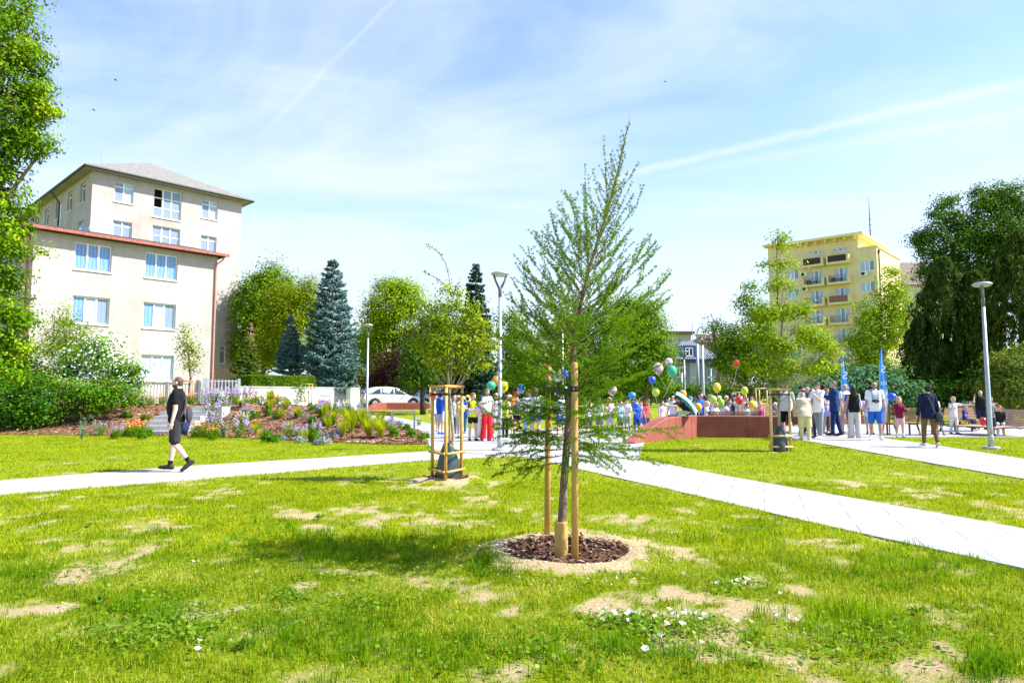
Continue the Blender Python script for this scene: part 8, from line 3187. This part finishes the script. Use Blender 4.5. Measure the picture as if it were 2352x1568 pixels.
person('child in a blue striped hat behind the grey curly haired man', 1956, 0, 888, yaw=160, hair=('brown', 'short'), top=((.05, .10, .35), 'short'), bottom=((.1, .1, .2), 'shorts'), hat=((.12, .20, .50), 'cap'), Y=25.2)
_, P = person('woman with long dark hair in a black top and wide light grey trousers facing away', 1964, 1005, 884, yaw=172, skin='tan', hair=('dark', 'long'), top=((.012, .012, .014), 'tank'), bottom=((.55, .51, .48), 'wide'), shoes=(.5, .47, .44), female=True, arms=((4, 10, 25), (4, 10, 25)))
def tote(s, P):
 TP, S = P['TP'], P['S']
 s.ell(TP(P['shw'] * -1.25 * 1, -.02 * S, .10 * S), (.030 * S, .062 * S, .085 * S), None, 12, 8)
 strap(s, [TP(-P['shw'] * 1.2, -.06 * S, .14 * S), TP(-P['shw'] * 1.12, -.02 * S, P['shz'] * 1.0), TP(-P['shw'] * 1.2, .05 * S, .14 * S)], .025)
carried('shoulder_bag', 'white shoulder bag on the woman with long dark hair', 'bag', P, tote, cloth((.70, .68, .62)))
person('girl in a light blue cap, cream hoodie and mint shorts', 1999, 997, 910, yaw=-20, hair=('brown', 'short'), top=((.68, .62, .58), 'long', {'hood': 1}), bottom=((.18, .56, .44), 'short_shorts'), shoes=(.03, .03, .035), hat=((.45, .62, .78), 'cap'), child=.6, female=True, arms=((30, 8, 60, 20), (5, 6, 10)))
_, P = person('bald bearded man in sunglasses, white polo and bright blue shorts with a camera', 2013, 1011, 875.5, yaw=-20, skin='tan', hair=('shaved', 'bald'), top=((.76, .76, .80), 'short', {'polo': 1}), bottom=((.02, .13, .52), 'shorts'), shoes=(.74, .74, .74), beard=True, glasses=True, stout=1.08, arms=((4, 10, 18), (4, 10, 18)), legs=((8, 4), (-9, 6)))
def cam_fn(s, P):
 TP, S = P['TP'], P['S']
 d = P['cd'] * 1.08 + P['e'] + .02 * S
 s.cap(TP(-.035 * S, d + .01 * S, .13 * S), TP(.035 * S, d + .01 * S, .13 * S), .024 * S, .024 * S)
 s.cap(TP(0, d + .02 * S, .125 * S), TP(0, d + .055 * S, .11 * S), .019 * S, .017 * S)
 for sd in (1, -1):
  strap(s, [TP(sd * .04 * S, d, .15 * S), TP(sd * .05 * S, d * .99, P['shz'] * .8), TP(sd * .042 * S, .01 * S, P['shz'] * 1.09)], .016)
carried('camera', 'black camera hanging from the neck of the bald man in white polo', 'camera', P, cam_fn, M('black_camera', (.015, .015, .017), .4, .1, 8))
person('girl in maroon partly hidden behind the bald man with the camera', 2031, 1001, 912, yaw=30, hair=('blond', 'long'), top=((.20, .02, .06), 'long'), bottom=((.60, .55, .66), 'shorts'), shoes=(.6, .6, .5), child=.8, female=True, Y=25)
person('blond girl in a maroon hoodie and pink shorts holding a balloon stick', 2068, 1004, 910.5, yaw=-15, hair=('blond', 'long'), top=((.20, .012, .05), 'long', {'hood': 1}), bottom=((.72, .42, .48), 'shorts'), shoes=(.30, .50, .62), socks=(.72, .72, .74), child=.75, female=True, arms=((28, 8, 70, 40), (25, 20, 120, -20)), legs=((4, 2), (-5, 4)))
_, P = person('man with tousled dark hair in a navy jacket and brown trousers walking away', 2136, 1026, 884, yaw=172, hair=('dark', 'wavy'), top=((.012, .016, .05), 'coat', {'hem': -.085}), bottom=((.17, .095, .035), 'trousers'), shoes=(.62, .58, .50), arms=((-4, 12, 16), (-4, 10, 20)), legs=((10, 8), (-12, 10)))
def messenger(s, P):
 TP, S = P['TP'], P['S']
 strap(s, strap_pts(P, 1, -.02), .03)
 m = Matrix.Translation(TP(-(P['hpw'] + .075 * S), -.05 * S, -.06 * S)) @ Matrix.Rotation(.12, 4, 'Y')
 s.box((-.05, -.17, -.13), (.05, .15, .12), m)
 s.box((-.06, -.175, -.02), (.055, .155, .125), m)
carried('messenger_bag', 'black and grey messenger bag on the man in the navy jacket', 'bag', P, messenger, cloth((.07, .075, .08)))
person('child in a red cap and white shirt behind the man in the navy jacket', 2148, 997, 905.5, yaw=-30, hair=('brown', 'short'), top=((.72, .70, .70), 'short'), bottom=((.16, .05, .08), 'shorts'), shoes=(.04, .07, .25), socks=(.1, .1, .12), hat=((.62, .02, .04), 'cap'), child=.7)
person('blond boy in a white graphic shirt and white trousers stretching his arm', 2193, 996.5, 910.5, yaw=5, hair=('blond', 'short'), top=((.70, .70, .78), 'short', {'hem': -.07}), bottom=((.72, .70, .68), 'trousers'), shoes=(.10, .12, .18), child=.75, arms=((70, 62, 30, 10), (20, 14, 110, 10)), legs=((4, 3), (-6, 4)))
person('child in a navy patterned top sitting on the brown bench', 2214, 0, 0, yaw=40, hair=('brown', 'short'), top=((.03, .06, .20), 'short'), bottom=((.05, .05, .09), 'trousers'), shoes=(.55, .45, .40), sit=1.3, Y=27.0, child=.8, arms=A_FT)
person('older bald man in a black shirt and navy shorts with a hand on his chin', 2256, 986, 895, yaw=-12, hair=('grey', 'buzz'), top=((.014, .014, .016), 'short'), bottom=((.016, .024, .06), 'shorts'), shoes=(.02, .02, .022), stout=1.25, arms=((24, 26, 60, 20), (36, 30, 125, 50)))
person('boy in a grey shirt and navy shorts behind the right lamp post', 2278, 1001, 909.5, yaw=10, hair=('brown', 'short'), top=((.17, .18, .21), 'short', {'hem': -.06}), bottom=((.04, .045, .085), 'baggy'), shoes=(.16, .18, .26), socks=(.7, .7, .7), child=.6, arms=((24, 6, 80, 40), (24, 6, 80, 40)))
g = G(2330, 1001)
person('red haired boy in a black jacket sitting on the curved lounge bench', 2294, 0, 0, yaw=-35, hair=('ginger', 'short'), top=((.02, .025, .028), 'long'), bottom=((.50, .45, .42), 'trousers'), shoes=(.5, .5, .5), sit=1.35, Y=g.y + .55, child=.7, arms=A_FT, zbase=.36)
bake()
# ------------------------------------------------------------------ perennials on the mulch mound
F_green = LEAF('perennial_leaf', (.05, .14, .004), (.16, .27, .007), (.32, .40, .02), trans=.35)
F_silver = LEAF('silver_leaf', (.13, .20, .12), (.24, .31, .19), (.36, .42, .28), trans=.3, tmul=1)
F_grass = LEAF('feather_grass', (.18, .26, .01), (.36, .40, .012), (.56, .54, .08), trans=.45)
def plant_proto(kind, seed):
 """one perennial about the origin: foliage part and, if it flowers, a blossom part"""
 rng = np.random.default_rng(seed)
 t = empty({'yarrow': 'yarrow_plant', 'rocket': 'lavender_perennial', 'sage': 'silver_sage', 'tuft': 'grass_tuft', 'green': 'green_perennial', 'cushion': 'violet_cushion', 'white': 'white_perennial'}[kind])
 if kind in ('yarrow', 'rocket', 'white'):
  n = 420
  hgt = {'yarrow': .42, 'rocket': .55, 'white': .6}[kind]
  q = rng.uniform(0, 1, n)
  a = rng.uniform(0, 6.28, n)
  r = .24 * np.sqrt(rng.uniform(0, 1, n)) * (.5 + .6 * q)
  P = np.stack([r * np.cos(a), r * np.sin(a), q * hgt * .8], 1)
  leaves('foliage', P, unit(rng.normal(0, 1, (n, 3))), unit(rng.normal(0, .5, (n, 3)) + np.array([0, 0, .8])), rng.uniform(.05, .11, n), .28, F_green, t)
  if kind == 'yarrow':
   m = 24
   a = rng.uniform(0, 6.28, m)
   r = .27 * np.sqrt(rng.uniform(0, 1, m))
   z = hgt * rng.uniform(.75, 1.1, m)
   s = MB()
   for k in range(m):
    s.lathe([(.005, -.012), (.034, 0), (.03, .012), (.005, .016)], 7, Matrix.Translation((r[k] * math.cos(a[k]), r[k] * math.sin(a[k]), z[k])) @ Matrix.Rotation(rng.normal(0, .25), 4, 'X'))
   s.build('blossom', P_orange, t)
  else:
   m = 200
   st_ = rng.integers(0, 14, m)
   sa = rng.uniform(0, 6.28, 14)
   sr = .26 * np.sqrt(rng.uniform(0, 1, 14))
   sz = hgt * rng.uniform(.85, 1.25, 14)
   q = rng.uniform(.62, 1.05, m)
   P = np.stack([sr[st_] * np.cos(sa[st_]), sr[st_] * np.sin(sa[st_]), sz[st_] * q], 1) + rng.normal(0, .022, (m, 3))
   leaves('blossom', P, unit(rng.normal(0, .6, (m, 3)) + np.array([0, -.6, .4])), unit(rng.normal(0, 1, (m, 3))), rng.uniform(.03, .055, m), .9, P_lav if kind == 'rocket' else P_white, t)
 elif kind == 'sage':
  n = 320
  sp = rng.integers(0, 9, n)
  sa = rng.uniform(0, 6.28, 9)
  q = rng.uniform(0, 1, n)
  tilt = rng.uniform(.02, .22, 9)
  r = tilt[sp] * q
  P = np.stack([r * np.cos(sa[sp]), r * np.sin(sa[sp]), q * (.35 + .35 * (sp % 3) / 2)], 1) + rng.normal(0, .015, (n, 3))
  leaves('foliage', P, unit(rng.normal(0, 1, (n, 3)) + np.array([0, 0, .5])), unit(rng.normal(0, .7, (n, 3)) + np.array([0, 0, .8])), rng.uniform(.04, .09, n) * (1.2 - .6 * q), .35, F_silver, t)
 elif kind == 'tuft':
  n = 240
  a = rng.uniform(0, 6.28, n)
  q = rng.uniform(.0, 1, n)
  sp = rng.uniform(.05, .30, n)
  h = rng.uniform(.28, .58, n)
  V = []
  for k in range(n):
   pass
  base = np.stack([.03 * np.cos(a), .03 * np.sin(a), np.zeros(n)], 1)
  m1 = base + np.stack([sp * .35 * np.cos(a), sp * .35 * np.sin(a), h * .65], 1)
  e = base + np.stack([sp * np.cos(a) + .10, sp * np.sin(a), h], 1)
  side = np.stack([-np.sin(a), np.cos(a), 0 * a], 1) * .005
  v = np.stack([base - side, base + side, m1 + side, m1 - side, e], 1).reshape(-1, 3)
  b = 5 * np.arange(n)[:, None]
  f4 = (b + np.array([0, 1, 2, 3]))
  f3 = np.concatenate([b + np.array([3, 2, 4]), b + 4], 1)
  me = bpy.data.meshes.new('foliage')
  me.from_pydata([tuple(x) for x in v], [], [tuple(x) for x in f4] + [tuple(x[:3]) for x in f3])
  me.update()
  link('foliage', me, F_grass, t)
 elif kind == 'green':
  n = 330
  d = unit(rng.normal(0, 1, (n, 3)))
  d[:, 2] = np.abs(d[:, 2])
  P = d * np.array([.20, .20, .26]) * rng.uniform(.5, 1, (n, 1)) + np.array([0, 0, .02])
  leaves('foliage', P, unit(d + rng.normal(0, .5, (n, 3)) + np.array([0, 0, .4])), unit(d + rng.normal(0, .6, (n, 3))), rng.uniform(.05, .10, n), .55, L_bush, t)
 elif kind == 'cushion':
  n = 260
  d = unit(rng.normal(0, 1, (n, 3)))
  d[:, 2] = np.abs(d[:, 2])
  P = d * np.array([.22, .22, .17]) * rng.uniform(.6, 1, (n, 1))
  leaves('foliage', P, unit(d + rng.normal(0, .5, (n, 3))), unit(d + rng.normal(0, .6, (n, 3))), rng.uniform(.035, .07, n), .5, F_silver, t)
  m = 110
  d = unit(rng.normal(0, 1, (m, 3)))
  d[:, 2] = np.abs(d[:, 2])
  leaves('blossom', d * np.array([.25, .25, .22]), unit(d + rng.normal(0, .4, (m, 3))), unit(rng.normal(0, 1, (m, 3))), rng.uniform(.025, .045, m), .9, P_lav, t)
 return t
PROTO = {}
USED = {}
def put(kind, u, v, sc, label, group):
 k = (kind, random.Random(int(u * 7 + v * 13)).randrange(3))
 rr = random.Random(int(u * 31 + v * 17))
 g = GH(u, v)
 if k not in PROTO:
  PROTO[k] = plant_proto(kind, 300 + hash(kind + str(k[1])) % 1 + k[1] * 17 + len(PROTO))
  o = PROTO[k]
 else:
  o = copy_tree(PROTO[k])
 o.location = (g.x, g.y, g.z + .03)
 o.rotation_euler = (0, 0, rr.uniform(0, 6.28))
 s = sc * rr.uniform(.85, 1.15)
 o.scale = (s, s, s * rr.uniform(.9, 1.1))
 tag(o, label, 'plant', group)
rb = random.Random(8)
def spread(kind, n, u0, u1, v0, v1, sc, label, group):
 for _ in range(n):
  put(kind, rb.uniform(u0, u1), rb.uniform(v0, v1), sc, label, group)
spread('yarrow', 12, 295, 372, 936, 958, 1.0, 'orange flowering yarrow clump between the shrubs and the concrete steps', 'orange yarrow left of the steps')
spread('yarrow', 3, 185, 260, 950, 972, .8, 'small orange flowering clump in front of the big shrubs', 'small orange clumps before the shrubs')
for u, v in ((452, 952), (470, 958), (488, 962), (500, 948), (438, 945)):
 put('yarrow', u, v, 1.0, 'orange flowering yarrow clump just right of the concrete steps', 'orange yarrow right of the steps')
for u, v in ((592, 946), (612, 944), (632, 944), (648, 948), (575, 950)):
 put('yarrow', u, v, .95, 'orange flowering yarrow clump in the middle of the mound', 'orange yarrow in mid mound')
spread('rocket', 22, 478, 582, 934, 950, 1.05, 'tall lavender flowering perennial in front of the bar gate', 'lavender perennials by the gate')
spread('white', 5, 478, 600, 932, 940, 1.0, 'tall white topped perennial among the lavender ones by the gate', 'white topped perennials by the gate')
spread('rocket', 6, 226, 300, 955, 975, .75, 'lavender flowering perennial at the foot of the white blossoming shrub', 'lavender perennials below the shrub')
spread('rocket', 16, 660, 830, 946, 966, .75, 'pale lavender perennial toward the lower end of the mound', 'lavender perennials at the mound end')
spread('sage', 4, 150, 250, 975, 990, .95, 'silver green sage tuft at the edge of the mulch below the shrubs', 'silver sage below the shrubs')
for u, v, s in ((513, 985, 1.5), (470, 1000, .95), (530, 975, 1.0)):
 put('sage', u, v, s, 'tall silver green sage spike standing alone on the mulch', 'silver sage on the open mulch')
for u, v, s in ((645, 985, .75), (600, 985, .7), (668, 1003, .85), (568, 980, .6)):
 put('tuft', u, v, s, 'small yellow green grass tuft on the open mulch', 'small grass tufts on the mulch')
for u, v, s in ((806, 1000, 1.35), (832, 998, 1.25), (846, 1006, 1.1), (874, 1000, 1.15), (788, 1004, .9), (766, 992, .8), (620, 968, 1.3), (560, 972, .9)):
 put('tuft', u, v, s, 'arching yellow green feather grass tuft near the mound end', 'feather grass tufts at the mound end')
spread('green', 16, 265, 350, 965, 990, .8, 'fresh green perennial clump on the mulch left of the steps', 'green clumps left of the steps')
spread('green', 24, 560, 760, 950, 985, .85, 'leafy green perennial clump on the middle of the mound', 'green clumps in mid mound')
spread('green', 18, 700, 830, 948, 968, 1.05, 'dense green perennial along the crest near the mound end', 'green clumps along the crest')
for u, v, s in ((892, 985, 1.0), (906, 1003, .9), (935, 990, 1.1), (945, 1004, .9), (968, 1012, .9), (978, 1008, .8), (915, 978, .8)):
 put('green', u, v, s, 'low green clump on the last strip of mulch by the handrails', 'green clumps by the handrails')
for u, v, s in ((735, 1002, 1.0), (688, 1002, .95), (742, 978, 1.1), (700, 985, .7), (776, 975, .9), (715, 990, .8), (655, 975, .9), (690, 968, .9)):
 put('cushion', u, v, s, 'rounded silvery cushion plant dotted with violet flowers on the mulch', 'violet cushions on the mulch')
spread('rocket', 5, 880, 985, 975, 1000, .55, 'thin lavender sprig at the edge of the path by the handrails', 'lavender sprigs by the handrails')
spread('white', 4, 768, 800, 935, 948, .8, 'white flowering perennial in front of the grey wall section', 'white flowers by the grey wall section')
spread('white', 6, 2205, 2260, 940, 952, .8, 'white rose bush in the shaded border behind the benches', 'white roses behind the benches')
spread('green', 12, 1975, 2110, 948, 966, 1.0, 'green border plant behind the people and benches at the side path', 'green border plants behind the benches')
spread('green', 10, 2200, 2350, 952, 968, 1.0, 'green border plant in the shade near the lounge bench', 'green border plants near the lounge')
spread('tuft', 14, 540, 880, 962, 1000, .8, 'yellow green grass tuft scattered among the perennials on the mound', 'grass tufts among the perennials')
spread('yarrow', 10, 470, 660, 940, 954, .85, 'orange flowering yarrow clump along the upper mound', 'orange yarrow along the upper mound')
spread('cushion', 10, 560, 800, 970, 1000, .6, 'small silvery violet cushion plant on the lower mulch', 'small violet cushions on the lower mulch')
# ------------------------------------------------------------------ bindweed flowers in the lawn
def bindweed():
 t = empty('bindweed_flower')
 s = MB()
 n = 20
 vs = []
 for r, z in ((.003, 0), (.006, .012), (.014, .022), (.023, .027)):
  for k in range(n):
   a = 2 * PI * k / n
   w = 1 + (.10 * math.cos(5 * a) if r > .01 else 0)
   vs.append((r * w * math.cos(a), r * w * math.sin(a), z))
 s.add(vs, [(i * n + k, i * n + (k + 1) % n, (i + 1) * n + (k + 1) % n, (i + 1) * n + k) for i in range(3) for k in range(n)])
 s.build('trumpet', P_white, t, True)
 s = MB()
 s.tube([(0, 0, .001), (.004, .002, -.02), (.012, .004, -.045)], .0018, 5)
 s.build('stem', F_green, t)
 return t
bw = bindweed()
first = True
for u, v in [(1374, 1418), (1393, 1414), (1387, 1440), (1408, 1424), (1443, 1428), (1446, 1417), (1455, 1424), (1469, 1425), (1478, 1428), (1504, 1432), (1528, 1428), (1529, 1450), (1553, 1423), (1558, 1433), (1568, 1424), (1583, 1420), (1590, 1424), (1604, 1424), (1619, 1428), (1622, 1433),
   (1610, 1438), (1568, 1452), (1610, 1493), (1519, 1479), (1483, 1511), (1690, 1442), (1690, 1356), (1695, 1345), (1702, 1342), (1712, 1341), (1720, 1346), (1713, 1352), (1684, 1349), (1764, 1394), (1795, 1377), (1792, 1428), (1815, 1434), (1828, 1438), (1839, 1432), (1724, 1444),
   (1650, 1352), (1572, 1330), (1441, 1440), (1537, 1416), (457, 1298), (442, 1302), (455, 1492), (452, 1512)]:
 g = G(u, v + 5)
 o = bw if first else copy_tree(bw)
 first = False
 z = float(lawn_z(np.array([g.x]), np.array([g.y]))[0])
 o.location = (g.x, g.y, z + .045)
 o.rotation_euler = (rb.uniform(-.2, .9), rb.uniform(-.4, .6), rb.uniform(0, 6.28))
 s = rb.uniform(.55, .9)
 o.scale = (s, s, s)
 tag(o, 'white bindweed trumpet flower open low in the lawn', 'flower', 'white bindweed flowers in the lawn')
# ------------------------------------------------------------------ birds
for u, v, lab, Y in ((265, 184, 'tiny dark bird gliding above the hipped roof, higher of the two', 60), (215, 253, 'tiny dark bird just above the hipped roof, lower of the two', 62), (1527, 188, 'single tiny dark bird high above the larch tip', 70)):
 c = A(u, v, Y)
 s = MB()
 s.tube([(-.16, 0, 0), (-.05, 0, .01), (.1, 0, 0), (.17, 0, -.01)], [.01, .04, .035, .006], 8)
 for sd in (1, -1):
  s.add([(-.04, 0, .02), (.07, 0, .02), (.02, sd * .2, .09), (-.03, sd * .38, .05)], [(0, 1, 2, 3)])
 o = s.build('bird', M('dark_plumage', (.03, .03, .035), .8, .2, 20))
 o.location = c
 o.rotation_euler = (.3, .4, .6)
 tag(o, lab, 'bird')
